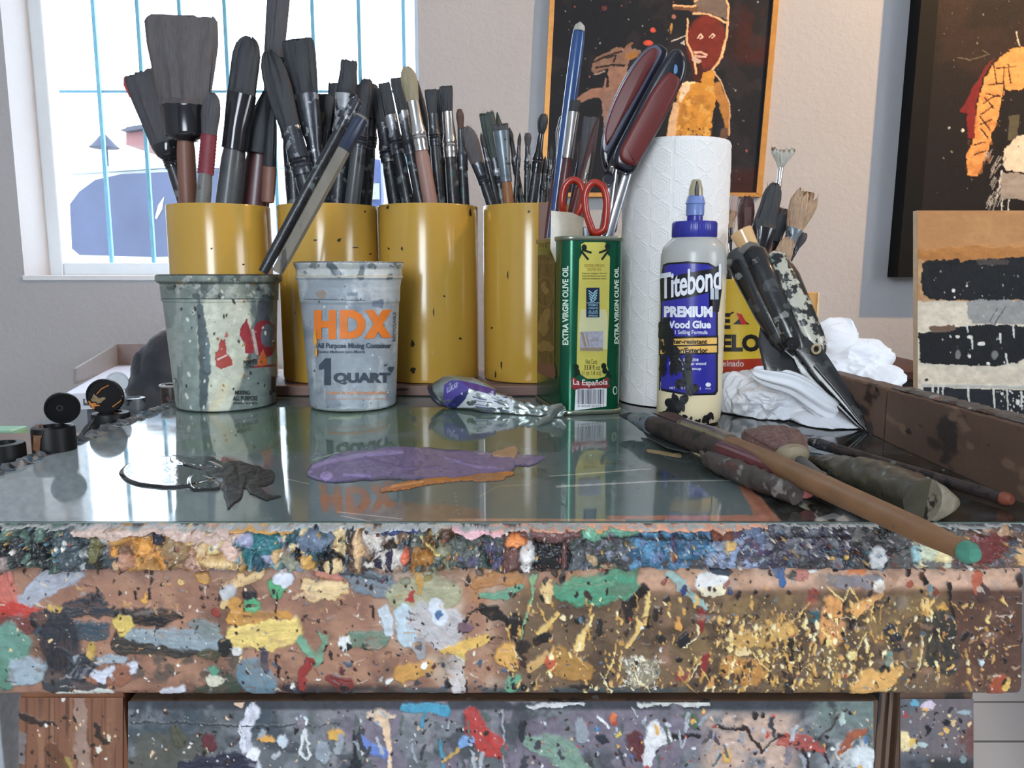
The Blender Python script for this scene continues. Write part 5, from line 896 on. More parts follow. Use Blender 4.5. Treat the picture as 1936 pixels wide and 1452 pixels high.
HM = {'k': mat('black_crusted_handle', (40, 42, 46), .34, var=.3, scale=40, coat=.2, spots=crust, bump=.0010, bscale=120, rvar=.16), 'p': mat('pinkish_wood_handle', (150, 116, 106), .45, var=.12, scale=60, stretch=(1, 1, .15), spots=[((90, 78, 76), .70, 60)]),
 'w': mat('brown_wood_handle', (122, 84, 70), .45, var=.15, scale=50, stretch=(1, 1, .15), spots=[((60, 46, 44), .68, 70)]), 'g': mat('grey_handle', (112, 112, 110), .45, var=.12, scale=40, spots=[((70, 72, 74), .66, 60)]), 'c': mat('cloudy_grey_handle', (76, 78, 80), .4, var=.25, scale=30, coat=.2, spots=[((150, 152, 150), .68, 60), ((44, 44, 46), .6, 30)]),
 'r': mat('dark_red_handle', (82, 44, 46), .35, var=.25, scale=30, coat=.2, spots=[((48, 44, 48), .6, 30), ((130, 124, 120), .74, 90)]), 'o': mat('orange_wood_handle', (146, 98, 62), .45, var=.15, scale=60, stretch=(1, 1, .15), spots=[((66, 66, 66), .60, 46)]),
 'b': mat('blue_lacquer', (44, 74, 122), .18, var=.1, coat=.6, scale=50), 'm': mat('maroon_handle', (112, 56, 56), .4, var=.15, scale=50)}
def brush(kind, tip, base, wt, lb, wf, lf, wh, b, f, h, label, name='paint_brush', cat='brush', group=None, seed=0, box=False, hend=.55, endl=.012, flat=.42, jag=.5, crimp=True, endm=None, U=None, rot=0):
    """all lengths in metres; tip and base are world points"""
    g_ = random.Random(seed*7+3); tip = Vector(tip); base = Vector(base); A = base-tip; L = A.length; T = A.normalized()
    if U is None: U = T.cross(Vector((0, 1, 0))).normalized()
    U = Vector(U); V = T.cross(U)
    if rot: U = (U*math.cos(rot)+V*math.sin(rot)); V = T.cross(U)
    e = empty(name, base, label, cat, group)
    S = {'flat': [(0, .93), (.04, 1), (.3, .98), (1, 0)], 'filbert': [(0, .30), (.05, .58), (.14, .82), (.3, .97), (.5, 1), (1, 0)], 'round': [(0, .08), (.15, .42), (.35, .82), (.6, 1), (1, 0)],
         'mop': [(0, .35), (.06, .65), (.2, .92), (.4, 1), (.7, .85), (1, 0)], 'fan': [(0, 1), (.12, .96), (.6, .5), (1, 0)], 'splay': [(0, .8), (.2, 1), (.5, .9), (1, 0)]}[kind]
    def width(t):
        for (t0, s0), (t1, s1) in zip(S[:-1], S[1:]):
            if t <= t1+1e-9:
                k = (t-t0)/(t1-t0); a = s0*wt; bb_ = (s1*wt if t1 < 1 else wf); return a+(bb_-a)*k
        return wf
    ts_ = sorted(set([q[0] for q in S]+[.02, .08, .2, .45, .6, .8, .92, 1])); n = 40; pts = [tip+A.normalized()*(lb*t) for t in ts_]; ru = [width(t)/2 for t in ts_]
    if kind in ('round', 'mop'): rv = ru[:]
    else: rv = [max(r*flat*(.35+.65*min(1, t*2.2)), .0004) if t < 1 else wf/2*.62 for r, t in zip(ru, ts_)]
    jit = [g_.uniform(-1, 1) for _ in range(n)]; nt_ = len(ts_); J = jag*min(.0035, wt*.16)
    def dsp(p, k, a, T_, nn):
        i = int(round(a/(2*math.pi)*n)) % n; fade = max(0, 1-ts_[k]*3)
        return p+T_*(jit[i]*J*fade)+nn*(jit[(i*3) % n]*wt*.022*(1 if k < nt_-1 else 0))+nn*(wt*.012*math.sin(a*13+ts_[k]*3)*(k > 0))
    g = G(); g.sweep(pts, ru, rv, U=U, n=n, disp=dsp, cap=True)
    if J > .0006 and kind != 'round':            # loose hairs standing out of the tip
        for q in range(9):
            s_ = g_.uniform(-.9, .9); p0 = tip+U*(s_*wt*.45)+T*(lb*.15); p1 = tip+U*(s_*wt*.5)-T*(g_.uniform(.1, 1.1)*J*1.6)
            g.sweep([p0, p1], [.0004, .00008], U=U, n=4)
    g.build('bristles', BM[b], e)
    p1 = tip+T*lb; p2 = p1+T*lf
    if lf > 0:
        g = G(); k_ = [(0, wf/2*1.04, wf/2*.66), (.05, wf/2*1.05, wf/2*.68), (.45, (wf*.62+wh*.38)/2, (wf*.48+wh*.45)/2), (.62, wh/2*1.05, wh/2*1.05)]
        if crimp: k_ += [(.66, wh/2*1.12, wh/2*1.12), (.70, wh/2*1.0, wh/2*1.0), (.74, wh/2*1.12, wh/2*1.12), (.78, wh/2*1.0, wh/2*1.0), (.84, wh/2*1.10, wh/2*1.10), (.88, wh/2*1.02, wh/2*1.02)]
        k_ += [(1, wh/2*1.04, wh/2*1.04)]
        if box: k_ = [(0, wf/2*1.02, wf/2*.62), (.06, wf/2*1.0, wf/2*.62), (.1, wf/2*.93, wf/2*.6), (.75, wf/2*.9, wf/2*.58), (.86, wf/2*.84, wf/2*.56), (.94, wh/2*1.25, wh/2*1.2), (1, wh/2*1.04, wh/2*1.04)]
        if f == 'r': k_ = []; nn_ = 22; k_ = [(i/nn_/1.0, (wf+(wh-wf)*i/nn_)/2*(1.05 if i % 2 else 1.12), (wf+(wh-wf)*i/nn_)/2*(.65 if i % 2 else .7)) for i in range(nn_+1)]
        g.sweep([p1+T*(lf*q[0]-.0006) for q in k_], [q[1] for q in k_], [q[2] for q in k_], U=U, n=24); g.build('ferrule', FM[f], e)
    g = G(); Lh = (base-p2).length; q_ = [(0, .86), (.04, .96), (.2, 1.0), (.5, .96), (.85, (1+hend)/2), (.97, hend), (1, hend*.6)]; 
    hv = .62 if (wh > .012 and lf == 0) else 1
    g.sweep([p2+T*(Lh*q[0]-.001*(q[0] == 0)) for q in q_], [wh/2*q[1] for q in q_], [wh/2*q[1]*hv for q in q_], U=U, n=18); ho = g.build('handle', HM[h], e)
    if endm:
        g = G(); k2 = [(0, hend*1.05), (.5, hend*1.04), (1, hend*.62)]; g.sweep([base-T*(endl*(1-q[0])-.0004) for q in k2], [wh/2*q[1]+.0002 for q in k2], U=U, n=16); g.build('painted_end', endm, ho)
    return e
ORD = ['leftmost', 'second from left', 'third from left', 'fourth from left', 'fifth from left', 'sixth from left', 'seventh from left', 'eighth from left', 'ninth from left', 'tenth from left', 'eleventh from left', 'twelfth from left']
def potted(pot, specs, potname, group):
    cx, cy, R, tz, fz = pot; specs = sorted(specs, key=lambda s: s[1])
    for i, s in enumerate(specs):
        kind, tx, ty, rx, fr, wt, lb, wf, lf, wh, b, f, h, desc = s[:14]; kw = s[14] if len(s) > 14 else {}
        Rr = R-.006; d = cy
        for _ in range(4):                       # where the handle crosses the rim plane
            p = ray(rx, 384); X = EYE.x+p.x*(d/p.y); half = math.sqrt(max(1e-6, Rr*Rr-min(abs(X-cx), Rr*.97)**2)); d = cy+fr*half
        rim = on_y(rx, 384, d); rim.z = tz if abs(rim.z-tz) < .02 else rim.z
        rim = EYE+ray(rx, 384)*(d/ray(rx, 384).y); tip = on_y(tx, ty, d+kw.pop('lean', 0)); D = (rim-tip).normalized(); base = rim.copy()
        while base.z > fz+.004:
            nb = base+D*.003
            if math.hypot(nb.x-cx, nb.y-cy) > Rr: break
            base = nb
        s_ = tip.y/F/math.cos(PITCH)*1.0
        label = kw.pop('label', None) or f"{desc}, {ORD[i]} in the {potname}"
        if len(label.split()) > 16: label = f"{desc}, {ORD[i].split()[0]} in the {potname}" if len(f"{desc}, {ORD[i].split()[0]} in the {potname}".split()) <= 16 else f"{desc}, in the {potname}"
        brush(kind, tip, base, wt*s_, lb*s_, wf*s_, lf*s_, wh*s_, b, f, h, label, group=group, seed=i+int(cx*100)+40, **kw)
P1 = [('flat', 268, 137, 350, .2, 66, 128, 50, 44, 26, 'gy', 'k', 'k', 'wide dark flat brush leaning left with a reddish corner'),
 ('flat', 341, 32, 356, -.55, 126, 152, 84, 62, 33, 'gb', 'k', 'w', 'very wide grey fan-shaped bristle brush with brown wooden handle', dict(flat=.3, hend=.8, box=True)),
 ('filbert', 402, 178, 384, -.75, 34, 72, 27, 70, 27, 'gy', 'r', 'g', 'grey brush bound with dark red thread', dict(hend=.8, crimp=False)),
 ('filbert', 470, 70, 431, -.45, 50, 100, 50, 98, 44, 'bk', 'k', 'c', 'thick round-topped dark brush with cloudy grey handle', dict(hend=.8, crimp=False)),
 ('round', 502, 172, 480, .1, 44, 110, 46, 0, 48, 'bk', 'd', 'r', 'dark brush with a wide maroon handle', dict(hend=.9)),
 ('round', 517, 196, 506, -.5, 20, 110, 22, 0, 26, 'bk', 'd', 'w', 'slim dark brush with brown handle', dict(hend=.9)),
 ('flat', 528, -14, 496, .55, 40, 110, 36, 60, 26, 'gy', 'k', 'k', 'tallest dark brush, rising past the window top')]
potted(POTS[0], P1, 'first yellow pot', 'brushes in the first yellow pot')
P2 = [('filbert', 507, 98, 590, -.35, 46, 135, 36, 86, 38, 'bk', 'd', 'k', 'broad black brush leaning left'),
 ('flat', 562, 76, 612, -.1, 56, 94, 42, 140, 26, 'bk', 'd', 'k', 'wide black flat brush with shiny crimped ferrule'),
 ('filbert', 538, 86, 560, .5, 30, 90, 30, 70, 34, 'bk', 'd', 'k', 'black brush behind the wide one'),
 ('flat', 617, 180, 600, .55, 30, 60, 26, 60, 22, 'bk', 'd', 'k', 'short dark brush behind'),
 ('flat', 634, 158, 622, .75, 24, 70, 22, 50, 20, 'bk', 'd', 'k', 'dark narrow flat brush at the back'),
 ('flat', 660, 115, 640, -.2, 30, 58, 38, 88, 34, 'bk', 'c', 'k', 'dark flat brush with a chipped whitish ferrule'),
 ('mop', 694, 150, 666, -.6, 28, 66, 22, 54, 28, 'bk', 'd', 'c', 'dark round brush with streaked grey and red handle'),
 ('round', 677, 160, 654, .4, 20, 60, 20, 40, 26, 'bk', 'd', 'c', 'dark slim brush with mottled handle'),
 ('mop', 706, 160, 690, .3, 24, 60, 22, 50, 26, 'bk', 'd', 'k', 'black round brush near the right rim')]
P2 += [('flat', 600, 212, 585, .3, 26, 60, 24, 50, 24, 'bk', 'd', 'k', 'short black flat brush low in the crowd'), ('round', 645, 190, 634, .6, 22, 60, 20, 50, 22, 'bk', 'd', 'k', 'short black pointed brush at the back')]
P2.sort(key=lambda q: q[1])
potted(POTS[1], P2, 'second yellow pot', 'brushes in the second yellow pot')
P3 = [('flat', 714, 168, 748, .1, 26, 60, 24, 70, 29, 'bk', 'd', 'k', 'black thick-handled brush leaning left'),
 ('flat', 726, 158, 772, -.3, 22, 56, 22, 70, 24, 'bk', 'd', 'k', 'black brush leaning left with green-tinted handle'),
 ('splay', 749, 148, 796, -.55, 24, 58, 20, 78, 22, 'bk', 'd', 'k', 'black brush with ragged tip and shiny ferrule'),
 ('filbert', 769, 127, 814, -.8, 29, 60, 21, 88, 27, 'tn', 's', 'p', 'beige filbert brush with bright silver ferrule and pinkish handle', dict(hend=.8)),
 ('round', 790, 153, 832, .3, 12, 100, 16, 0, 18, 'bk', 'd', 'k', 'thin dark pointed brush'),
 ('flat', 814, 170, 832, -.4, 22, 42, 17, 56, 20, 'bk', 'd', 'k', 'black brush with a square tip'),
 ('flat', 829, 170, 842, .4, 16, 42, 14, 56, 18, 'bk', 'd', 'k', 'black brush with square tip behind its neighbours'),
 ('flat', 843, 164, 858, -.3, 24, 44, 18, 80, 24, 'bk', 's', 'k', 'black flat brush with silver ferrule'),
 ('round', 855, 226, 866, .5, 9, 40, 9, 30, 12, 'bk', 'd', 'k', 'thin black brush'),
 ('mop', 869, 207, 878, -.2, 14, 34, 11, 74, 19, 'br', 'd', 'k', 'dark brown oval-tipped brush at the right rim')]
potted(POTS[2], P3, 'third yellow pot', 'brushes in the third yellow pot')
P4 = [('filbert', 880, 241, 928, -.3, 31, 66, 24, 40, 20, 'gb', 'd', 'k', 'grey-brown filbert brush leaning left'),
 ('round', 909, 251, 940, .3, 9, 26, 8, 50, 12, 'bk', 'd', 'k', 'thin dark brush'),
 ('flat', 920, 215, 950, .5, 27, 80, 26, 50, 22, 'gn', 'd', 'k', 'dark green ragged flat brush', dict(jag=1.2)),
 ('round', 940, 213, 962, .7, 16, 60, 14, 30, 14, 'gn', 'd', 'k', 'dark green pointed brush'),
 ('flat', 946, 236, 962, -.6, 28, 12, 27, 90, 20, 'gy', 'g', 'o', 'flat brush with wide blue-grey ferrule and orange-brown handle', dict(hend=.8)),
 ('round', 963, 241, 986, .1, 10, 24, 8, 60, 12, 'bk', 'd', 'k', 'thin black brush'),
 ('round', 983, 251, 974, -.3, 7, 22, 6, 40, 9, 'bk', 'd', 'k', 'very thin black brush standing upright'),
 ('mop', 998, 252, 996, .2, 13, 22, 9, 44, 13, 'gy', 'd', 'k', 'small grey round brush'),
 ('mop', 1028, 216, 1006, -.2, 19, 34, 10, 70, 19, 'bk', 'k', 'k', 'black round mop brush'),
 ('round', 1031, 296, 1024, .2, 10, 30, 9, 40, 13, 'bk', 'd', 'c', 'short grey-handled brush'),
 ('round', 1042, 276, 1034, .5, 9, 24, 8, 40, 11, 'bk', 'd', 'k', 'short thin black brush')]
potted(POTS[3], P4, 'fourth yellow pot', 'brushes in the fourth yellow pot')
_b = [o for o in bpy.data.objects if o.get('label', '').startswith('wide dark flat brush')][0]; _t = [o for o in bpy.data.objects if o.parent == _b and o.name.startswith('bristles')][0]
g = G(); _d = CY+.012; g.sweep([on_y(236, 146, _d), on_y(238, 160, _d), on_y(246, 184, _d)], [.0012, .0030, .0008], [.0012, .0024, .0008], n=10); g.build('red_corner_hairs', mat('red_paint_hairs', (186, 60, 60), .6, var=.3, scale=300), _t)
# two long sticks standing in the grey bucket
def stick(tpx, bpx, dt, db, w, name, label, m, n=8, up=None, cut=.3):
    a = on_y(*tpx, dt); b = on_y(*bpx, db); D = (b-a).normalized(); s_ = dt/F; cx, cy, R, tz, fz = BK; base = b.copy()
    while base.z > fz and math.hypot(base.x+D.x*.003-cx, base.y+D.y*.003-cy) < R-.014: base = base+D*.003
    e = empty(name, base, label, 'brush'); g = G(); r = w*s_/2; U = D.cross(Vector((0, 1, 0))).normalized(); L = (base-a).length
    g.sweep([a+D*(L*k) for k in (0, .01, .5, .9, 1)], [r*.6, r, r, r*.92, r*.8], U=U, n=n); g.build('handle', m, e, auto=True)
    if up:
        g = G(); g.sweep([a-D*.0006, a+D*.004, a+D*(L*cut*.97), a+D*(L*cut)], [r*.7, r*1.05, r*1.06, r*1.04], U=U, n=n); g.build(up[0], up[1], e)
    return e
stick((676, 188), (497, 515), .800, .772, 22, 'stirring_brush', 'long black brush handle leaning in the grey bucket, left of the pale stick', HM['k'], 14, up=('silver_end', FM['d']), cut=.16)
stick((686, 218), (524, 515), .775, .757, 25, 'stirring_stick', 'pale eight-sided stick with a blue-black dipped upper end, leaning in the grey bucket', mat('pale_greyed_wood', (124, 118, 108), .5, var=.15, scale=50, stretch=(1, 1, .2), spots=[((78, 74, 72), .66, 60)]), 8, up=('dipped_end', mat('blue_black_dip', (44, 54, 74), .35, var=.2, coat=.2)), cut=.22)
# ------------------------------------------------------------------ things standing in the oil tin
TIN = (cen.x, cen.y, .026, TZ1, TOP+.008)
def tin_base(tip, rimp):        # run on from the rim towards the floor of the tin, staying inside it
    D = (Vector(rimp)-Vector(tip)).normalized(); p = Vector(rimp).copy()
    while p.z > TOP+.010:
        q = p+D*.003; l = q-cen; u = l.x*RV.x+l.y*RV.y; v = l.x*BV.x+l.y*BV.y
        if abs(u) > tw-.006 or abs(v) > td/2-.006: break
        p = q
    return p
def tb(kind, t, r, dt, dr, *a, **k):
    tip = on_y(*t, dt); rm = on_y(*r, dr); s_ = dt/F; w = [x*s_ if isinstance(x, (int, float)) else x for x in a[:5]]
    return brush(kind, tip, tin_base(tip, rm), *w, *a[5:], group='tools and brushes in the oil tin', **k)
tb('round', (1097, 42), (1046, 440), .835, .822, 19, 16, 19, 0, 24, 'wt', 'd', 'b', 'long blue lacquered brush handle with a pale tip, standing in the oil tin', name='blue_handled_brush', seed=3)
tb('splay', (1088, 190), (1054, 440), .825, .815, 20, 22, 20, 84, 20, 'bk', 's', 'r', 'brush with a bright silver ferrule and dark red handle in the oil tin', seed=4, crimp=False)
tb('flat', (1118, 222), (1092, 440), .845, .84, 30, 120, 24, 30, 18, 'gy', 'g', 'k', 'worn grey translucent flat brush in the oil tin', seed=5)
tb('round', (1131, 218), (1074, 440), .835, .83, 14, 130, 18, 0, 16, 'rd', 'd', 'm', 'pointed reddish brown brush in the oil tin behind the orange scissors', seed=6)
tb('round', (1117, 290), (1083, 440), .80, .80, 5, 36, 7, 20, 9, 'wt', 's', 'w', 'thin silver-tipped liner brush in the oil tin', seed=7)
tb('mop', (1106, 260), (1076, 440), .855, .85, 20, 44, 14, 50, 18, 'br', 'd', 'r', 'dark brown round brush at the back of the oil tin', seed=8)
tb('round', (1063, 248), (1036, 440), .85, .84, 13, 50, 11, 40, 14, 'bk', 'k', 'r', 'dark thin brush at the left edge of the oil tin', seed=9)
tb('flat', (1163, 330), (1160, 440), .835, .825, 12, 50, 12, 30, 14, 'wt', 'g', 'k', 'pale streaked brush at the right edge of the oil tin', seed=12)
# thin wire loops
e = empty('wire_whisk', tin_base(on_y(1060, 230, .84), on_y(1048, 440, .83)), 'thin bent wire loops standing at the left of the oil tin', 'wire tool', 'tools and brushes in the oil tin')
g = G()
for k in range(3):
    P = [on_y(x, y, .842+k*.002) for x, y in [(1055+k*3, 330), (1052+k*2, 290), (1051+k*3, 250), (1058+k*4, 222), (1072+k*2, 212), (1078, 226), (1074-k, 262), (1066, 300), (1060, 335)]]; g.sweep(P, .0005, n=6)
g.sweep([on_y(1058, 326, .842), on_y(1050, 400, .838), WL[e]], .0022, n=8)
g.build('wire', mat('thin_steel', (150, 152, 156), .25, metal=1), e)
# orange scissors, handles up
sc_ = empty('orange_scissors', tin_base(on_y(1108, 345, .775), on_y(1112, 440, .778)), 'orange-red scissors standing handles up in the oil tin', 'scissors')
osm = mat('orange_red_plastic', (158, 40, 24), .28, coat=.4, var=.08)
def loop(name, pts, y, rt, m, parent, flat=1.0):
    P = [on_y(a, b, y+dy) for a, b, dy in pts]; n_ = len(P); Q = []
    for i in range(n_):           # closed smooth curve
        for k in range(5):
            t = k/5; p0, p1, p2, p3 = P[i-1], P[i], P[(i+1) % n_], P[(i+2) % n_]
            Q.append(.5*((2*p1)+(p2-p0)*t+(2*p0-5*p1+4*p2-p3)*t*t+(3*p1-p0-3*p2+p3)*t**3))
    g = G(); vs = []; n2 = len(Q); m_ = 12
    for i in range(n2):
        T = (Q[(i+1) % n2]-Q[i-1]).normalized(); u = T.cross(Vector((0, 1, 0))).normalized(); v = T.cross(u)
        for j in range(m_): a = 2*math.pi*j/m_; vs.append(Q[i]+u*(rt*math.cos(a))+v*(rt*flat*math.sin(a)))
    g.add(vs, [(i*m_+j, ((i+1) % n2)*m_+j, ((i+1) % n2)*m_+(j+1) % m_, i*m_+(j+1) % m_) for i in range(n2) for j in range(m_)]); return g.build(name, m, parent)
loop('finger_loop', [(1126, 345, 0), (1141, 356, 0), (1147, 380, 0), (1146, 410, 0), (1141, 434, 0), (1124, 440, 0), (1116, 425, 0), (1108, 400, 0), (1106, 372, 0), (1113, 352, 0)], .768, .0036, osm, sc_)
loop('finger_loop', [(1086, 340, 0), (1098, 348, 0), (1103, 368, 0), (1098, 392, 0), (1088, 412, .002), (1076, 420, .003), (1068, 408, .003), (1063, 385, 0), (1066, 358, 0), (1075, 344, 0)], .782, .0034, osm, sc_)
for xx, yy in ((1110, .772), (1098, .778)):
    g = G(); a = on_y(xx, 430, yy); b = WL[sc_]+Vector(((xx-1104)*.0003, 0, 0)); g.sweep([a, a+(b-a)*.3, b], [.0052, .0046, .001], [.0010, .001, .0006], n=10); g.build('blade', mat('scissor_steel', (170, 172, 176), .25, metal=1), sc_)
# garden shears with dark red and navy grips
sh = empty('garden_shears', tin_base(on_y(1165, 330, .80), on_y(1148, 440, .80)), 'large shears with dark red and black grips, standing handles up in the oil tin', 'shears')
navy = mat('black_navy_rubber', (20, 22, 34), .25, coat=.4); dred = mat('dark_red_grip', (98, 36, 34), .42, var=.12, scale=40); sil = mat('scissor_steel', (170, 172, 176), .25, metal=1); edge = mat('pale_grip_edge', (84, 86, 104), .25, coat=.3)
def outline(name, pts, y, th, m, parent, bev=.0012):
    bm = bmesh.new(); vs = [bm.verts.new(on_y(a, b, y)) for a, b in pts]; f = bm.faces.new(vs); r = bmesh.ops.extrude_face_region(bm, geom=[f])
    for v in [q for q in r['geom'] if isinstance(q, bmesh.types.BMVert)]: v.co.y += th
    bmesh.ops.recalc_face_normals(bm, faces=bm.faces)
    es = [e_ for e_ in bm.edges if len(e_.link_faces) == 2 and e_.calc_face_angle(0) > .7 and abs((e_.verts[0].co-e_.verts[1].co).normalized().y) < .9]
    if bev: bmesh.ops.bevel(bm, geom=es, offset=bev, segments=3, affect='EDGES', profile=.5)
    bm.verts.index_update(); g = G(); g.add([v.co.copy() for v in bm.verts], [[v.index for v in f_.verts] for f_ in bm.faces]); bm.free(); return g.build(name, m, parent)
def smooth_pts(P, k=4):
    n_ = len(P); Q = []
    for i in range(n_):
        p0, p1, p2, p3 = [np.array(P[j % n_], float) for j in (i-1, i, i+1, i+2)]
        for q in range(k): t = q/k; Q.append(tuple(.5*((2*p1)+(p2-p0)*t+(2*p0-5*p1+4*p2-p3)*t*t+(3*p1-p0-3*p2+p3)*t**3)))
    return Q
A1 = smooth_pts([(1238, 82), (1252, 84), (1264, 96), (1258, 116), (1232, 160), (1204, 210), (1180, 256), (1160, 292), (1148, 322), (1139, 300), (1138, 270), (1146, 232), (1164, 180), (1190, 130), (1218, 94)])
gA = outline('handle', A1, .800, .012, navy, sh, .003)
A3 = smooth_pts([(1236, 85), (1248, 90), (1250, 102), (1232, 138), (1204, 190), (1176, 240), (1158, 274), (1146, 288), (1139, 276), (1144, 240), (1160, 190), (1186, 138), (1214, 100)]); outline('grip_edge', A3, .7985, .004, edge, gA, .001)
A2 = smooth_pts([(1234, 90), (1244, 94), (1243, 106), (1222, 146), (1196, 192), (1170, 236), (1152, 270), (1146, 272), (1145, 246), (1160, 198), (1186, 146), (1214, 106)]); outline('red_grip', A2, .7965, .006, dred, gA, .0018)
B1 = smooth_pts([(1278, 90), (1292, 96), (1300, 118), (1294, 150), (1272, 196), (1244, 250), (1214, 300), (1198, 326), (1176, 322), (1162, 308), (1166, 280), (1186, 240), (1212, 190), (1238, 142), (1262, 104)]); gB = outline('handle', B1, .770, .017, navy, sh, .005)
B2 = smooth_pts([(1262, 136), (1278, 140), (1288, 152), (1280, 176), (1258, 220), (1232, 266), (1206, 308), (1194, 312), (1176, 304), (1172, 286), (1184, 260), (1210, 212), (1236, 166)]); outline('red_grip', B2, .7662, .012, dred, gB, .0042)
outline('blue_smear', smooth_pts([(1276, 122), (1281, 126), (1280, 138), (1274, 138)]), .7693, .002, mat('pale_blue_dab', (88, 128, 170), .4), gB, .0004)
for (x0, x1, yy) in ((1190, 1152, .786), (1160, 1142, .805)):
    g = G(); a = on_y(x0, 315, yy); b = on_y(x1, 440, yy-.004); c_ = tin_base(a, b); g.sweep([a, b, c_], [.0042, .0052, .001], [.0014, .0012, .0005], U=(b-a).normalized().cross(Vector((0, 1, 0))), n=10); g.build('blade', sil, sh)
g = G(); g.sweep([on_y(1150, 330, .785), on_y(1153, 322, .80)], [.004, .004], n=16); a_ = on_y(1152, 338, .785); g.sweep([a_, a_+Vector((0, .012, 0))], [.0055, .0055], n=18); g.build('pivot_bolt', navy, sh)
# plastic scraper and wood scrap at the front of the tin
sp_ = empty('wood_scrap', tin_base(on_y(1030, 388, .84), on_y(1030, 440, .84)), 'short brown wooden offcut at the left front of the oil tin', 'wood scrap', 'tools and brushes in the oil tin')
g = G(); a = on_y(1019, 384, .842); b = on_y(1050, 440, .842); g.box((a.x, .842, WL[sp_].z), (b.x, .850, a.z), bev=.001); g.build('offcut', HM['w'], sp_, smooth=False)
ps = empty('plastic_scraper', tin_base(on_y(1075, 405, .775), on_y(1078, 440, .775)), 'milky plastic scraper leaning at the front of the oil tin under the orange scissors', 'scraper', 'tools and brushes in the oil tin')
outline('scraper_blade', [(1042, 398), (1082, 402), (1104, 412), (1100, 470), (1090, 520), (1060, 520), (1040, 470)], .7705, .0014, mat('milky_plastic', (170, 156, 134), .35, trans=.1, coat=.3), ps, .0003)

# ------------------------------------------------------------------ brushes in the coffee canister
cx, cy, R_c, tz_c, fz_c = COF
def cb(kind, t, r, fr, wt, lb, wf, lf, wh, b, f, h, label, **k):
    d = cy+(R_c-.01)*fr*.8; tip = on_y(*t, d-.004+k.pop('lean', 0)); rm = on_y(*r, d); D = (rm-tip).normalized(); p = rm.copy()
    while p.z > fz_c and not (p.z < tz_c and math.hypot(p.x+D.x*.003-cx, p.y+D.y*.003-cy) > R_c-.008): p = p+D*.003
    s_ = d/F; return brush(kind, tip, p, wt*s_, lb*s_, wf*s_, lf*s_, wh*s_, b, f, h, label, group='brushes in the coffee canister', **k)
cb('fan', (1481, 284), (1448, 520), .2, 44, 32, 9, 44, 9, 'wt', 's', 'w', 'small pale fan brush standing highest in the coffee canister', jag=1.2, crimp=False)
cb('filbert', (1466, 348), (1418, 530), -.2, 36, 80, 44, 70, 36, 'bk', 'k', 'k', 'large black filbert brush in the coffee canister', seed=2, crimp=False)
cb('mop', (1480, 395), (1436, 530), .5, 36, 60, 30, 40, 26, 'bk', 'k', 'k', 'black round brush behind the large black filbert', seed=3)
cb('mop', (1412, 372), (1404, 530), .4, 30, 74, 22, 40, 18, 'rd', 'k', 'k', 'dark purple-brown soft brush in the coffee canister', seed=4, lean=0)
cb('flat', (1414, 392), (1408, 530), -.5, 14, 44, 13, 30, 12, 'rd', 'd', 'w', 'narrow purple-brown flat brush in the coffee canister', seed=5)
cb('flat', (1434, 412), (1430, 530), -.7, 10, 22, 9, 50, 9, 'bk', 'd', 'o', 'thin brush with orange-brown handle in the coffee canister', seed=6)
cb('splay', (1524, 370), (1468, 530), .1, 50, 62, 30, 24, 22, 'hr', 'g', 'p', 'big worn sandy brush leaning right in the coffee canister', seed=7, jag=2.2, crimp=False)
cb('mop', (1522, 441), (1472, 530), .7, 16, 28, 9, 20, 9, 'gy', 'd', 'k', 'small grey round brush leaning right in the coffee canister', seed=8)
cb('filbert', (1492, 450), (1462, 535), -.6, 34, 90, 22, 10, 16, 'hr', 'g', 'k', 'tan soft hair brush at the right front of the coffee canister', seed=9)
cb('fan', (1380, 402), (1378, 530), -.3, 26, 28, 10, 26, 10, 'hr', 'k', 'k', 'tan fan brush at the left of the coffee canister', seed=10, jag=1.4)
cb('round', (1366, 392), (1366, 530), .1, 6, 50, 6, 50, 7, 'br', 's', 'k', 'thin brown pointed brush beside the paper towel roll', seed=11)
cb('round', (1374, 440), (1380, 530), -.5, 7, 20, 7, 40, 8, 'bk', 's', 'k', 'thin black brush with silver ferrule at the left of the coffee canister', seed=12)
e = empty('clear_rod', on_y(1377, 520, cy-.01), 'clear acrylic brush handle end standing in the coffee canister', 'rod'); g = G(); a = on_y(1389, 369, cy+.002); b = on_y(1376, 470, cy); s_ = cy/F*7.5; c_ = on_y(1372, 520, cy)
g.sweep([a, a+(b-a)*.03, b, c_, Vector((c_.x, c_.y, fz_c))], [s_*.7, s_, s_, s_, s_*.8], n=14); g.build('rod', mat('clear_acrylic', (226, 210, 204), .08, trans=.75, coat=.3, ior=1.3), e)

# ------------------------------------------------------------------ black paint-spattered hedge shears leaning against the rim
hs2 = empty('hedge_shears', on_z(1650, 824, TOP+.004), 'black paint-spattered hedge shears propped upside down, points resting by the wooden rim', 'hedge shears')
blk2 = mat('glossy_black_tool', (26, 26, 28), .25, coat=.4, var=.3, scale=30, bump=.0004, bscale=90, spots=[((116, 118, 114), .62, 70), ((60, 62, 62), .58, 40)])
pts_d = lambda x, y: .668+(824-y)/344*.085
def tube_px(name, P, w, m, parent, n=18, flat=.8, nz=0, bulge=0):
    Q = [on_y(x, y, pts_d(x, y)+dy) for x, y, dy in P]; ws = [v*pts_d(p[0], p[1])/F/2 for v, p in zip(w, P)]
    g = G(); T = (Q[-1]-Q[0]).normalized(); U = T.cross(Vector((0, 1, 0))).normalized()
    g.sweep(Q, ws, [v*flat for v in ws], U=U, n=n, disp=(lambda p, k, a, T_, nn: p+nn*(nz*mnoise.noise(p*120))) if nz else None); return g.build(name, m, parent)
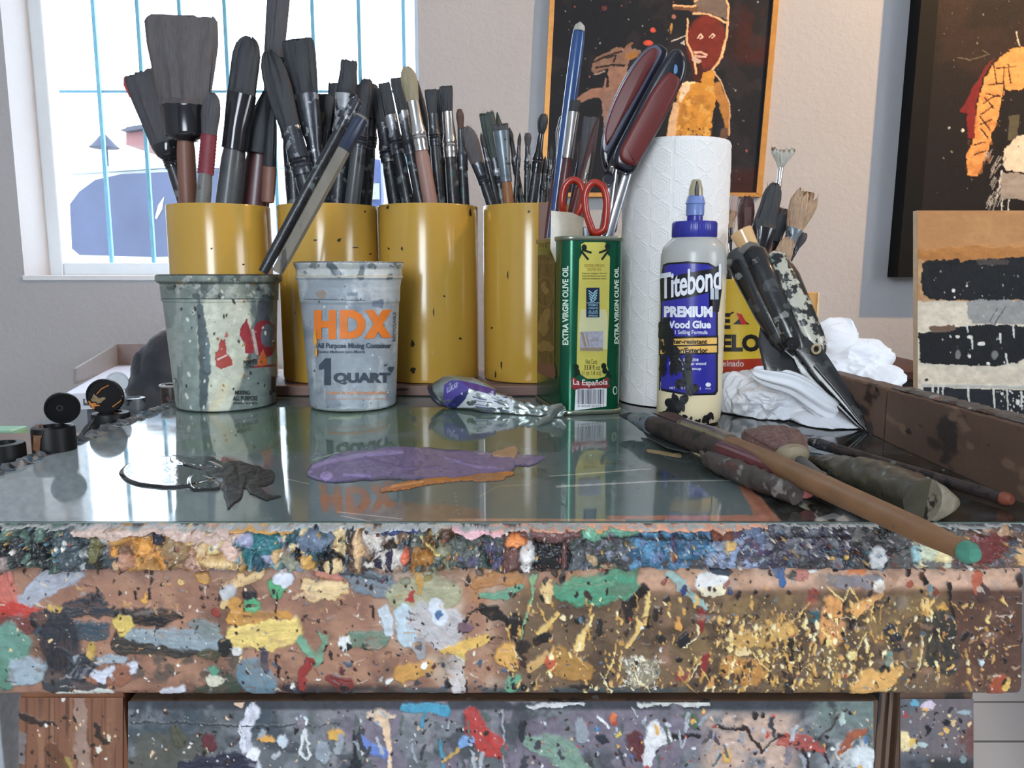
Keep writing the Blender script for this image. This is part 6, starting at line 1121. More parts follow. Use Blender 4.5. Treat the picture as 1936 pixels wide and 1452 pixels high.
spat = mat('paint_spattered_grip', (26, 27, 29), .3, coat=.3, var=.3, scale=40, bump=.0008, bscale=90, spots=[((182, 180, 164), .49, 70), ((108, 132, 120), .60, 60), ((30, 30, 32), .57, 130)])
gp = tube_px('grip', [(1452, 484, 0), (1460, 492, 0), (1480, 530, 0), (1508, 590, 0), (1532, 640, 0), (1543, 664, 0), (1547, 676, 0)], [28, 54, 64, 60, 52, 44, 24], spat, hs2, nz=.0008)
g = G(); p = on_y(1543, 660, pts_d(0, 660)-.0125); g.ring(p, (0, 1, 0), .0040, .0036, .0012, n=24); g.build('hanging_ring', mat('cream_paint_ring', (176, 154, 122), .5, var=.2, scale=200), gp)
tube_px('grip', [(1388, 474, .004), (1394, 484, .004), (1420, 530, .004), (1452, 592, .004), (1480, 640, .004), (1490, 660, .004)], [26, 50, 54, 52, 46, 28], blk2, hs2, nz=.0006)
g2 = tube_px('grip', [(1418, 470, -.004), (1424, 480, -.004), (1446, 530, -.004), (1474, 590, -.004), (1500, 645, -.004), (1510, 664, -.004)], [26, 50, 52, 46, 40, 24], blk2, hs2, nz=.0006)
tube_px('end_cap', [(1397, 480, -.004), (1408, 474, -.004), (1420, 468, -.004), (1434, 466, -.004)], [14, 22, 24, 12], mat('grey_end_cap', (96, 92, 88), .2, coat=.5, var=.2), g2, flat=.9)
tube_px('end_cap', [(1372, 500, .002), (1384, 496, .002), (1396, 490, .002)], [12, 20, 14], mat('grey_end_cap', (96, 92, 88), .2), g2, flat=.9)
tube_px('blade', [(1462, 600, .006), (1490, 640, .006), (1530, 690, .006), (1580, 745, .006), (1625, 800, .004), (1650, 824, .002)], [40, 60, 56, 38, 16, 3], blk2, hs2, flat=.16)
tube_px('blade', [(1500, 620, -.006), (1524, 655, -.006), (1560, 705, -.006), (1600, 755, -.005), (1632, 800, -.002), (1652, 826, -.001)], [30, 46, 42, 28, 14, 3], blk2, hs2, flat=.16)
tube_px('blade_back', [(1540, 690, -.010), (1590, 748, -.008), (1640, 815, -.003)], [5, 5, 3], mat('worn_grey_edge', (74, 72, 70), .3, metal=.4), hs2, flat=.5)
g = G(); p = on_y(1500, 650, pts_d(0, 650)-.012); g.sweep([p, p+Vector((0, .03, 0))], [.006, .006], n=18); g.build('pivot_bolt', blk2, hs2)
tube_px('dark_web', [(1450, 600, .010), (1462, 640, .010), (1480, 690, .010), (1510, 716, .010)], [20, 60, 76, 40], blk2, hs2, flat=.1)
wd_ = empty('wooden_dowel', on_y(1450, 520, .790), 'short cream varnished wooden dowel poking up behind the black hedge shears', 'dowel')
g = G(); a = on_y(1400, 436, .800); b = on_y(1415, 466, .795); c_ = on_y(1447, 520, .788); T = (c_-a).normalized(); d_ = c_+T*((c_.z-TOP-.012)/-T.z); s_ = .8/F/2
g.sweep([a, a+T*.0015, b, c_, d_], [36*s_, 42*s_, 36*s_, 30*s_, 26*s_], n=26); g.build('dowel', mat('cream_varnished_wood', (216, 176, 126), .22, coat=.6, var=.06, scale=30), wd_)

# ------------------------------------------------------------------ white rags
rag_m = mat('white_cotton', (236, 238, 244), .85, var=.02, scale=20, sheen=.2, bump=.0003, bscale=500); rag_g = mat('soiled_white_cotton', (226, 228, 234), .85, var=.05, scale=20, spots=[((120, 116, 110), .70, 34)], bump=.0003, bscale=500)
def ridged(p, s, seed, amp, aniso=None):
    q = Vector((p.x*s+seed, p.y*s, p.z*s)); w = mnoise.noise_vector(q*.5)*.9; v = 0; a = 1; f = 1; t = 0
    for i in range(3): v += a*(1-abs(mnoise.noise((q+w)*f))*2.2); t += a; a *= .5; f *= 2.1
    return amp*(v/t-.35)
def cloth(name, label, lobes, m, seed, amp, s, floor=None, cat='rag', n=150):
    """a crumpled rag: one closed surface wrapped round a chain of lobes (centre, radii)"""
    C0 = sum((Vector(l[0]) for l in lobes), Vector())/len(lobes); vs = []; nr, nc = n, n*2
    for i in range(nr+1):
        th = math.pi*i/nr
        for j in range(nc):
            ph = 2*math.pi*j/nc; d = Vector((math.sin(th)*math.cos(ph), math.sin(th)*math.sin(ph), math.cos(th))); best = 0
            for c_, r_ in lobes:            # furthest exit of the ray from C0 through each lobe, softly joined
                o = C0-Vector(c_); a = sum((d[k]/r_[k])**2 for k in range(3)); b_ = sum(o[k]*d[k]/r_[k]**2 for k in range(3)); cc = sum((o[k]/r_[k])**2 for k in range(3))-1; D = b_*b_-a*cc
                if D > 0: best = max(best, (-b_+math.sqrt(D))/a)
            p = C0+d*max(best, .004); 
            vs.append(p)
    A = np.array([tuple(v) for v in vs]).reshape(nr+1, nc, 3)
    for _ in range(3): A[1:-1] = (A[1:-1]*2+A[:-2]+A[2:]+np.roll(A, 1, 1)[1:-1]+np.roll(A, -1, 1)[1:-1])/6
    out = []
    for i in range(nr+1):
        for j in range(nc):
            p = Vector(A[i, j]); d = (p-C0).normalized(); k = ridged(p, s, seed, amp); p = p+d*k+mnoise.noise_vector(p*s*1.3+Vector((seed, 0, 0)))*amp*.5
            if floor is not None and p.z < floor: p.z = floor+.0002*(i % 2)
            out.append(p)
    return tag(mesh_obj(name, out, grid_faces(nr+1, nc, True), m), label, cat)
def L_(px, py, d, rx, ry, rz): s_ = d/F; return (on_y(px, py, d), (rx*s_, ry*s_, rz*s_))
cloth('crumpled_rag', 'crumpled bright white rag draped over the wooden rim behind the black shears', [L_(1580, 650, .80, 42, 40, 42), L_(1615, 690, .79, 56, 40, 46), L_(1655, 715, .77, 46, 34, 26), L_(1600, 735, .775, 50, 40, 34)], rag_m, 3, .0125, 30)
cloth('crumpled_rag', 'crumpled soiled white rag lying between the glue bottle and the hedge shears', [L_(1400, 745, .765, 36, 44, 44), L_(1450, 760, .745, 56, 50, 42), L_(1500, 770, .74, 60, 50, 36), L_(1570, 803, .70, 56, 44, 22), L_(1425, 725, .78, 44, 40, 24)], rag_g, 9, .0120, 34, floor=TOP+.0009)
tw_ = G(); P = [on_y(x, y, d) for x, y, d in [(1420, 700, .72), (1450, 712, .715), (1500, 722, .705), (1530, 745, .70), (1560, 770, .695), (1586, 782, .692)]]; 
tw_.sweep(P, [.004, .009, .010, .011, .012, .010], [.004, .006, .007, .007, .007, .005], n=36, disp=lambda p, k, a, T, nn: p+nn*(.0016*math.sin(a*7+k)+ridged(p, 60, 2, .0022)))
sm = tw_.build('rolled_rag', rag_g); tag(sm, 'stiff rolled strip of off-white cloth lying on the soiled rag', 'rag')
sub = sm.modifiers.new('s', 'SUBSURF'); sub.levels = 2; sub.render_levels = 2
# ------------------------------------------------------------------ brushes and knives lying on the glass
def lay(kind, t, b, zt, zb, wt, lb, wf, lf, wh, br, f, h, label, **k):
    tip = on_z(*t, TOP+zt); base = on_z(*b, TOP+zb); T = (base-tip).normalized(); U = T.cross(Vector((0, 0, 1))).normalized()
    return brush(kind, tip, base, wt, lb, wf, lf, wh, br, f, h, label, U=U, **k)
HM['lo'] = mat('long_brown_handle', (132, 96, 66), .45, var=.15, scale=60, stretch=(.3, 1, 1), spots=[((66, 56, 50), .70, 46)]); HM['kb'] = mat('brown_black_crusted_handle', (58, 48, 46), .5, var=.3, scale=60, bump=.0008, bscale=160, spots=[((34, 30, 30), .55, 90), ((104, 98, 94), .68, 60)]); FM['sl'] = mat('smudged_silver_ferrule', (160, 152, 146), .3, metal=.9, var=.2, scale=50, spots=[((84, 74, 70), .60, 70)]); FM['w'] = mat('pale_worn_ferrule', (150, 136, 112), .5, var=.2);
lay('splay', (1252, 782), (1843, 1050), .012, .021, .020, .055, .0135, .090, .0145, 'br', 'sl', 'lo', 'long brown wooden brush lying across the glass, its teal-tipped handle jutting past the front edge', name='long_paint_brush', seed=21, jag=1.6, hend=.62, crimp=False, endm=mat('teal_dip', (74, 132, 112), .4, var=.2, scale=200), endl=.006)
lay('flat', (1186, 784), (1528, 918), .013, .012, .018, .016, .0150, .030, .0165, 'bk', 'g', 'kb', 'thick dark red-handled brush lying on the glass under the long brush', name='paint_brush', seed=22, crimp=False, hend=.95, endm=mat('pink_dip', (176, 100, 98), .5, var=.1), endl=.002)
BM['pb'] = mat('streaky_purple_bristle', (112, 84, 78), .45, var=.4, scale=70, stretch=(6, 6, 6), spots=[((160, 140, 128), .66, 90), ((74, 58, 54), .6, 60)])
lay('filbert', (1440, 812), (1590, 935), .018, .006, .046, .062, .024, .014, .0085, 'pb', 'w', 'c', 'wide flat brush with streaky purple-brown bristles lying on the glass', seed=23, flat=.5, hend=.7)
lay('round', (1476, 818), (1912, 946), .006, .0055, .007, .020, .007, .040, .0082, 'bk', 'd', 'kb', 'long thin dark brush lying towards the wooden rim', seed=24, hend=.9, endm=mat('orange_dip', (130, 72, 54), .5), endl=.006)
lay('mop', (1512, 882), (1660, 962), .006, .005, .009, .016, .007, .020, .0085, 'bk', 's', 'k', 'short black round brush half hidden under the long brush', seed=25)
lay('round', (1530, 925), (1580, 950), .0052, .005, .004, .008, .006, .010, .0065, 'bk', 's', 'k', 'tiny silver-ferruled brush tip beside the pink handle end', seed=26)
_r = [o for o in bpy.data.objects if o.get('label', '').startswith('thick dark red-handled')][0]; _t = [o for o in bpy.data.objects if o.parent == _r and o.name.startswith('handle')][0]
a = on_z(1186, 784, TOP+.013); b = on_z(1528, 918, TOP+.012); g = G(); g.sweep([a+(b-a)*t for t in (.62, .68, .8, .93, .985)], [.0081, .0085, .0084, .0083, .0080], n=24, disp=lambda p, k, a_, T, nn: p+nn*.0003*mnoise.noise(p*300)); g.build('red_wrap', mat('dark_crimson_paint', (88, 38, 42), .35, coat=.2, var=.2, scale=60, spots=[((150, 140, 134), .70, 60), ((50, 44, 44), .60, 50)]), _t)
# palette knife
pk = empty('palette_knife', on_z(1420, 888, TOP+.008), 'grey palette knife with a broad blade and crusty handle lying on the glass', 'palette knife')
g = G(); P = [on_z(x, y, TOP+.0035) for x, y in [(1212, 812), (1272, 820), (1308, 838), (1316, 854), (1300, 856), (1262, 848), (1224, 828)]]; g.prism(P, (0, 0, .0009)); g.build('blade', mat('dull_blade', (92, 98, 96), .3, metal=.6, var=.2, scale=40), pk, smooth=False)
g = G(); g.sweep([on_z(1308, 848, TOP+.004), on_z(1326, 852, TOP+.008), on_z(1334, 866, TOP+.009), on_z(1345, 872, TOP+.008)], [.0028, .0026, .0026, .003], n=10); g.build('bent_neck', mat('grey_neck', (104, 98, 92), .35, metal=.5), pk)
g = G(); n_ = 40; a = on_z(1338, 868, TOP+.0085); b = on_z(1505, 935, TOP+.0085); rs = [.0055+.0022*math.sin(math.pi*i/n_) for i in range(n_+1)]; g.sweep([a+(b-a)*(i/n_) for i in range(n_+1)], rs, n=20, disp=lambda p, k, a_, T, nn: p+nn*(.0016*mnoise.noise(p*170)+.0008*mnoise.noise(p*500)))
g.build('handle', mat('crusted_knife_handle', (74, 66, 62), .45, var=.3, scale=50, bump=.0008, bscale=200, spots=[((132, 126, 120), .62, 60), ((96, 60, 56), .62, 50)]), pk)
# black paint caked under the red handle
g = G(); a = on_z(1400, 900, TOP+.005); b = on_z(1530, 930, TOP+.004)
# fat crusty paint tube on the right
def crump(seed, amp, s): return lambda p, k, a, T, nn: p+nn*(amp*mnoise.noise(p*s+Vector((seed, 0, 0)))+amp*.6*abs(mnoise.noise(p*s*2.3)))
pt2 = empty('crusty_paint_tube', on_z(1670, 925, TOP+.001), 'fat crusty olive-brown paint tube lying beside the wooden rim', 'paint tube')
g = G(); a = on_z(1548, 868, TOP+.005); b = on_z(1752, 948, TOP+.0115); n_ = 60; rs = [.0085+(.0050)*min(1, i/26) for i in range(n_+1)]; rv_ = [.003+.0095*min(1, i/30) for i in range(n_+1)]
T = (b-a).normalized(); g.sweep([a+(b-a)*(i/n_) for i in range(n_+1)], rs, rv_, U=T.cross(Vector((0, 0, 1))), n=40, disp=crump(4, .0022, 80))
g.build('tube_body', mat('olive_crusted_tube', (74, 70, 56), .4, var=.35, scale=30, coat=.2, bump=.0008, bscale=160, spots=[((110, 84, 56), .62, 30), ((122, 126, 118), .66, 50), ((40, 42, 38), .6, 30)]), pt2)
g = G(); e_ = on_z(1806, 952, TOP+.007); g.sweep([b-T*.002, b+(e_-b)*.3, b+(e_-b)*.75, e_], [.0135, .0115, .0065, .0030], [.0120, .0105, .0060, .0028], U=T.cross(Vector((0, 0, 1))), n=30, disp=crump(7, .0012, 140)); g.build('nozzle', mat('cream_crusted_nozzle', (140, 130, 112), .4, var=.3, scale=80, bump=.0006, bscale=200, spots=[((50, 46, 42), .56, 60)]), pt2)

# ------------------------------------------------------------------ crumpled silver and violet paint tube in the middle
vt = empty('violet_paint_tube', on_z(940, 790, TOP+.001), 'half-empty silver paint tube with violet shoulder and white label, lying before the yellow pots', 'paint tube')
D0 = .790; st = [(832, 752, 20, 20), (838, 753, 28, 26), (848, 753, 32, 28), (862, 754, 33, 28), (890, 758, 31, 26), (920, 765, 28, 22), (950, 769, 25, 17), (975, 775, 20, 12), (1000, 780, 17, 8), (1025, 784, 15, 6), (1045, 780, 16, 5), (1062, 775, 13, 4), (1070, 772, 8, 3)]
def dpt(x): return .795-(x-832)/238*.062
Q = []; ru = []; rv2 = []
for i in range(len(st)-1):
    for k in range(8):
        t = k/8; x, y, a_, b_ = [st[i][q]*(1-t)+st[i+1][q]*t for q in range(4)]; s_ = dpt(x)/F; Q.append(on_y(x, y, dpt(x))); ru.append(a_*s_); rv2.append(b_*s_)
# keep it resting on the glass
for i in range(len(Q)): Q[i].z = max(Q[i].z, TOP+ru[i]*.92+.0008) if i < 40 else Q[i].z
def dsp(p, k, a, T, nn):
    f = sstep(6, 70, k); p = p+nn*(float(f)*(.0034*mnoise.noise(p*90)+.0040*(abs(mnoise.noise(p*150))-.2))); p.z = max(p.z, TOP+.0008); return p
g = G(); g.sweep(Q[4:], ru[4:], rv2[4:], U=(0, 0, 1), n=72, disp=dsp); body = g
ob = g.build('tube_body', mat('crumpled_foil', (176, 186, 180), .24, metal=.85, var=.15, scale=60, bump=.0006, bscale=160), vt)
g = G(); a = Q[0]; T = (Q[6]-Q[0]).normalized(); g.sweep([a-T*.004, a-T*.0005, a, Q[3], Q[5]], [.010, .0108, .0150, .0178, ru[5]*1.02], U=(0, 0, 1), n=40); g.build('cap', mat('near_black_violet_cap', (34, 32, 50), .3, coat=.3), vt)
vs_ = bvh_surf(body.bvh())
vio = mat('tube_violet', (78, 66, 140), .35, coat=.2, var=.12, scale=60); pur = mat('tube_purple', (80, 44, 110), .35, coat=.2)
d = Decal(vs_); d.poly([(840, 728), (852, 720), (872, 720), (890, 726), (884, 742), (870, 762), (866, 776), (852, 784), (842, 778), (838, 755)], 5); d.build('violet_band', vio, vt, .0006)
d = Decal(vs_); d.poly([(872, 721), (900, 726), (930, 736), (956, 744), (962, 754), (940, 750), (912, 742), (890, 736)], 5); d.build('purple_strip', pur, vt, .0008)
d = Decal(vs_); d.poly([(846, 766), (862, 750), (886, 738), (882, 752), (868, 766), (858, 772)], 5); d.build('navy_strip', mat('tube_navy', (40, 46, 96), .4), vt, .0010)
d = Decal(vs_); d.poly([(888, 742), (904, 740), (930, 744), (962, 752), (972, 764), (968, 780), (940, 786), (905, 782), (868, 774), (864, 770)], 5); d.build('white_label', mat('tube_label_white', (198, 202, 206), .4, var=.1, scale=200), vt, .0006)
d = Decal(vs_); d.text('LUKAS', 846, 728, 866, 738, .03, shear=-.5, cut=4); d.splat(874, 744, 2, 2); d.build('pale_lettering', mat('tube_pale_print', (176, 176, 216), .5), vt, .0012)
d = Decal(vs_)
for i, (x0, y0, x1) in enumerate([(894, 750, 920), (898, 756, 930), (892, 762, 924), (900, 768, 936), (930, 752, 950), (934, 758, 952), (940, 772, 962), (906, 775, 938)]): d.line([(x0, y0), ((x0+x1)/2, y0+3), (x1, y0+6)], 2.4 if i % 3 == 0 else 1.2, 4)
d.build('grey_print', mat('tube_grey_print', (96, 100, 130), .5), vt, .0010)
g = G(); a = on_z(1040, 792, TOP+.004); b = on_z(1012, 806, TOP+.001); c_ = on_z(1062, 770, TOP+.012); g.sweep([c_, on_z(1045, 780, TOP+.009), a, on_z(1026, 797, TOP+.003), b], [.0035, .005, .0045, .0035, .0006], [.001]*5, n=14, disp=crump(3, .0018, 220)); g.build('folded_tail', MC['crumpled_foil'], vt)

# ------------------------------------------------------------------ left side: shelf with jars
sh_z = .838
shelf = empty('side_table', (-.58, .68, 0), 'low brown side table at the left edge, holding the black jars', 'side table')
g = G(); g.box((-.80, .40, sh_z-.02), (-.3765, .96, sh_z), bev=.002); g.build('table_top', mat('side_table_wood', (120, 92, 78), .6, var=.2, scale=20, spots=[((170, 172, 176), .62, 12)]), shelf, smooth=False)
for x in (-.79, -.42):
    for y in (.41, .92): g = G(); g.box((x, y, 0), (x+.035, y+.035, sh_z-.02)); g.build('leg', MC['side_table_wood'], shelf, smooth=False)
jb = mat('black_jar', (15, 15, 17), .45, var=.3, scale=40, spec=.3); jt = mat('caked_brown_paint', (112, 76, 52), .55, var=.25, scale=90, bump=.0008, bscale=200); jo = mat('orange_paint_drip', (186, 116, 48), .4, var=.15)
def jar(px, top, d, wpx, label, m=jb, x=None):
    p = on_y(px, top, d); r = wpx*d/F/2; e = empty('paint_jar', (p.x, d, sh_z+.0004), label, 'jar', None); g = G()
    g.lathe([(r*.96, sh_z+.0004), (r, sh_z+.002), (r, p.z-.002), (r*.95, p.z), (r*.6, p.z+.0005), (r*.58, p.z-.003), (0, p.z-.003)], (p.x, d), 40); g.build('jar_body', m, e); return e, p, r, g
def lid(parent, px, py, d, r, nrm, m, th=.0045):
    c_ = on_y(px, py, d); n_ = Vector(nrm).normalized(); g = G(); g.sweep([c_-n_*th/2, c_-n_*th*.35, c_+n_*th*.35, c_+n_*th/2], [r*.96, r, r, r*.96], n=40); g.ring(c_+n_*th*.5, n_, r*.92, r*.92, .0010, n=40, m=6); return g.build('lid', m, parent), c_, n_
e, p, r, g_ = jar(100, 806, .600, 76, 'black square-shouldered paint bottle with brown crusted side and its round flip lid open'); lo, c_, n_ = lid(e, 118, 771, .606, .0128, (.5, -1, -.25), jb)
g = G(); g.ring(c_+n_*.003+Vector((-.002, 0, .001)), n_, .0020, .0020, .0005, n=20, m=6); g.build('lid_ring', mat('dull_ring', (90, 90, 80), .3, metal=.5), lo)
d = Decal(bvh_surf(g_.bvh())); d.poly([(62, 812), (66, 806), (80, 803), (84, 815), (78, 830), (76, 858), (64, 850), (65, 826)]); d.build('brown_crust', jt, e, .0008)
e, p, r, g_ = jar(209, 780, .735, 68, 'black paint bottle with an orange drip and orange-streaked round lid, beside the glass'); lo, c_, n_ = lid(e, 199, 749, .732, .0172, (.12, -1, -.1), jb)
d = Decal(bvh_surf(g_.bvh())); d.rect(216, 780, 226, 812); d.build('orange_drip', jo, e, .0006)
gl_ = G(); gl_.v = [tuple(Vector(v.co)+WL[lo]) for v in lo.data.vertices]; gl_.f = [tuple(p_.vertices) for p_ in lo.data.polygons]; d = Decal(bvh_surf(gl_.bvh())); d.line([(183, 745), (192, 735), (206, 728)], 1.6); d.splat(178, 765, 9, 3, 2); d.line([(168, 758), (178, 773)], 3); d.line([(213, 769), (228, 758), (231, 748)], 1.8); d.build('orange_streaks', jo, lo, .0005)
d = Decal(bvh_surf(gl_.bvh())); d.splat(186, 756, 9, 7, 3, amp=.5); d.splat(179, 750, 3, 6, 4, amp=.5); d.build('tan_smudge', mat('tan_smudge', (128, 108, 78), .5, var=.3, scale=200), lo, .0007)
e, p, r, g_ = jar(252, 752, .790, 44, 'small white-smeared paint jar behind the orange-streaked lid', mat('white_smeared_jar', (120, 126, 130), .35, var=.3, scale=30, spots=[((30, 32, 36), .56, 40), ((196, 198, 200), .56, 30)])); lo, c_, n_ = lid(e, 221, 722, .800, .0110, (.5, -1, 0), mat('white_lid', (196, 200, 206), .35, var=.1))
g = G(); g.sweep([c_+Vector((.004, 0, -.009)), Vector((p.x-r*.9, .795, p.z+.002)), Vector((p.x-r*.8, .792, p.z-.001))], [.0012, .0014, .0012], n=8); g.build('lid_strap', mat('white_lid', (196, 200, 206), .35), e)
e, p, r, g_ = jar(4, 838, .575, 78, 'wide black jar at the left edge of the picture')
e, p, r, g_ = jar(326, 728, .838, 44, 'short brown and black paint jar left of the grey bucket, with a whitish rim', mat('brown_black_jar', (60, 46, 42), .35, var=.3, scale=40, spots=[((120, 90, 78), .56, 40)]))
g = G(); g.ring((p.x, .838, p.z), (0, 0, 1), r, r, .0014, n=30, m=8, U=(1, 0, 0)); g.build('crusted_rim', mat('whitish_rim', (176, 174, 172), .4, var=.2), e)
g = G(); g.sweep([on_y(330, 730, .95), on_y(330, 760, .95)], .001) if False else None
# slanting brush handle leaning on the side table
brush('round', on_y(178, 790, .70), (-.415, .655, sh_z+.003), .004, .01, .004, 0, .006, 'bk', 'd', 'k', 'thin black stick slanting between the two black bottles', name='thin_stick', cat='stick')

# ------------------------------------------------------------------ printer, jacket and bin behind the left side
prm = mat('printer_white', (200, 206, 224), .4, var=.03); prg = mat('printer_grey', (92, 94, 104), .5, var=.08)
pz0, pz1 = .68, 1.04-1.36*math.tan(math.radians(8.26)+math.atan((745-726)/F))
pr = empty('printer', (-.68, 1.55, pz0), 'white desktop printer with raised rear paper tray, beside the black jacket', 'printer')
g = G(); A0 = on_y(121, 745, 1.36); A0.z = pz1; b1 = on_z(218, 691, pz1); bk_ = (b1-A0).normalized(); rt_ = Vector((bk_.y, -bk_.x, 0))
def rbox(u0, u1, v0, v1, z0, z1): return [A0+rt_*u+bk_*v+Vector((0, 0, z0-A0.z)) for u, v in ((u0, v0), (u1, v0), (u1, v1), (u0, v1))], (0, 0, z1-z0)
xa = A0.x; g = G(); g.prism(*rbox(0, .36, 0, .42, pz0+.115, pz1)); g.build('lid', prm, pr, smooth=False); g = G(); g.prism(*rbox(.03, .35, .02, .41, pz0, pz0+.1145)); g.build('body', prg, pr, smooth=False)
t0 = on_z(139, 727, pz1); t1 = on_z(218, 691, pz1); g = G(); g.prism([t0, t1, on_y(217, 651, t1.y), on_y(139, 697, t0.y)], rt_*.005); g.build('paper_tray', mat('tray_grey', (124, 122, 124), .5, var=.08), pr, smooth=False)
t2 = t1+rt_*.2; g = G(); g.prism([t1, t2, t2+Vector((0, 0, .045)), on_y(217, 651, t1.y)], bk_*.006); g.build('tray_back', mat('tray_shadow_grey', (112, 100, 100), .5), pr, smooth=False)
g = G(); g.prism(*rbox(.030, .056, -.0015, .001, pz1-.022, pz1-.010)); bp_ = g.build('badge', mat('badge_dark', (70, 72, 78), .4), pr, smooth=False)
d = Decal(lambda px, py, eps: A0+rt_*((px-120)*.001)+bk_*(-.0015-eps)+Vector((0, 0, (747-py)*.001-.0145))); d.text('EPS', 153, 743, 173, 750, .03, cut=0); d.build('badge_lettering', mat('badge_pale', (190, 192, 196), .4), bp_, .0006)
st_ = empty('printer_stand', (-.68, 1.55, 0), 'plain grey cabinet under the white printer', 'cabinet'); g = G(); g.prism(*rbox(.0, .37, .005, .43, 0, pz0-.001)); g.build('cabinet_body', mat('stand_grey', (110, 112, 120), .6), st_, smooth=False)
g = G(); g.prism(*rbox(.02, .35, -.003, .0045, .05, pz0-.03)); g.build('door', mat('stand_grey', (110, 112, 120), .6), st_, smooth=False)
bn = empty('storage_bin', (-.95, 1.25, 0), 'narrow pale green and cream bin at the far left below the wall', 'bin'); a = on_y(0, 812, 1.2); b = on_y(64, 812, 1.2)
g = G(); g.box((a.x-.2, 1.2, .4505), (b.x, 1.23, a.z-.012), bev=.004); g.build('bin_body', mat('bin_cream', (196, 192, 160), .6, var=.05), bn, smooth=False); g = G(); b2 = on_y(26, 812, 1.195); g.box((a.x-.21, 1.19, a.z-.10), (b2.x, 1.235, a.z), bev=.005); g.build('bin_lid', mat('bin_green', (126, 170, 146), .6, var=.05), bn, smooth=False)
wb = empty('white_bench', (-1.0, 1.3, 0), 'low white bench far below the pale bin, at the left edge', 'bench'); g = G(); g.box((-1.35, 1.12, .40), (-.80, 1.34, .45), bev=.003); g.build('seat', mat('bench_white', (226, 234, 242), .5), wb, smooth=False); g = G(); g.box((-1.33, 1.14, 0), (-.82, 1.32, .3995), bev=.003); g.build('base', mat('bench_white', (196, 206, 216), .5), wb, smooth=False)
stl = empty('stool', (-.58, 1.16, 0), 'dark stool under the black jacket', 'stool'); g = G(); g.lathe([(.15, .50), (.155, .51), (.155, .53), (.15, .54), (0, .54)], (-.56, 1.17), 30); g.build('seat', jb, stl)
for k in range(4): a_ = math.pi/4+k*math.pi/2; g = G(); g.sweep([(-.56+.11*math.cos(a_), 1.17+.11*math.sin(a_), .505), (-.56+.15*math.cos(a_), 1.17+.15*math.sin(a_), 0)], .012, n=10); g.build('leg', jb, stl)
jk = mat('black_padded_fabric', (30, 33, 42), .6, var=.2, scale=8, sheen=.3, bump=.002, bscale=30)
cloth('black_jacket', 'black padded jacket heaped behind the grey bucket, beside the printer', [L_(352, 705, 1.16, 84, 80, 92), L_(310, 775, 1.15, 72, 80, 95), L_(300, 710, 1.16, 48, 60, 62), L_(340, 880, 1.16, 100, 90, 120), L_(345, 1000, 1.16, 90, 100, 142)], jk, 5, .010, 11, cat='jacket', n=110)

# ------------------------------------------------------------------ cabinet, cardboard, panels and pictures on the right
kz = on_y(1600, 699, 1.42).z
kb = empty('low_cabinet', (.72, 1.63, 0), 'dark brown low cabinet against the wall behind the white rags', 'cabinet'); xa2 = on_y(1440, 700, 1.42).x; xb2 = on_y(1800, 700, 1.42).x
g = G(); g.box((xa2, 1.42, 0), (xb2, 1.87, kz-.02)); g.build('cabinet_body', mat('dark_cabinet_wood', (50, 32, 28), .5, var=.2, scale=20), kb, smooth=False); g = G(); g.box((xa2-.01, 1.41, kz-.019), (xb2+.01, 1.88, kz), bev=.003); g.build('cabinet_top', mat('cabinet_top_wood', (72, 46, 38), .4, var=.2, scale=20), kb, smooth=False)
for i in range(2): w_ = (xb2-xa2)/2; g = G(); g.box((xa2+w_*i+.004, 1.412, .06), (xa2+w_*(i+1)-.004, 1.4195, kz-.03)); dd_ = g.build('door', MC['dark_cabinet_wood'], kb, smooth=False); g = G(); g.sweep([(xa2+w_*(.9 if i == 0 else 1.1), 1.412, .5), (xa2+w_*(.9 if i == 0 else 1.1), 1.395, .5)], .008, n=12); g.build('knob', jb, dd_)
cbx = empty('cardboard_box', on_y(1500, 695, 1.46), 'upright tan cardboard box on the dark cabinet, behind the coffee canister', 'box'); a = on_y(1440, 553, 1.46); b = on_y(1541, 690, 1.46)
g = G(); g.box((a.x, 1.46, kz+.0006), (b.x, 1.54, a.z), bev=.001); g.build('box_body', mat('tan_card', (190, 150, 92), .6, var=.05, scale=8), cbx, smooth=False); g = G(); g.box((b.x-.003, 1.4585, kz+.001), (b.x+.0005, 1.4605, a.z)); g.build('box_edge', mat('pale_card_edge', (214, 190, 150), .6), cbx, smooth=False)
# low shelf carrying the striped panel
ss = empty('low_shelf', (.72, 1.13, 0), 'plain low shelf beside the work table, under the striped panel', 'shelf'); g = G(); g.box((.44, 1.0, .76), (1.02, 1.3, .785)); g.build('board', woodd, ss, smooth=False)
for x in (.45, .98): g = G(); g.box((x, 1.02, 0), (x+.03, 1.28, .76)); g.build('leg', woodd, ss, smooth=False)
def picture(name, label, x0, y0, x1, y1, step, base, fn, yw, frame=None, thick=.02, cat='painting', rough=.5, hs=.0012):
    X, Y = grid_px(x0, x1, y0, y1, step); c = Canvas(X, Y, base, warp=.35); fn(c); t = -(Y-726)/F; s_ = yw/(math.cos(PITCH)+t*math.sin(PITCH)); P = np.zeros(X.shape+(3,)); P[..., 0] = (X-968)/F*s_; P[..., 1] = yw-c.Hh*hs; P[..., 2] = EYE.z+s_*(t*math.cos(PITCH)-math.sin(PITCH))
    e = empty(name, Vector(P[-1].mean(0)), label, cat); m = mat(name+'_paint', (1, 1, 1), rough, attr=True, rvar=.1, scale=30, bump=.0005, bscale=260, spec=.22); o = mesh_obj('canvas', P, grid_faces(*X.shape), m, e, cols=c.C)
    q = [P[0, 0], P[0, -1], P[-1, -1], P[-1, 0]]; g = G(); g.prism([Vector(v)+Vector((0, .0012, 0)) for v in q], (0, thick, 0)); g.build('backing', frame or MC['dark_cabinet_wood'], e, smooth=False); return e, P
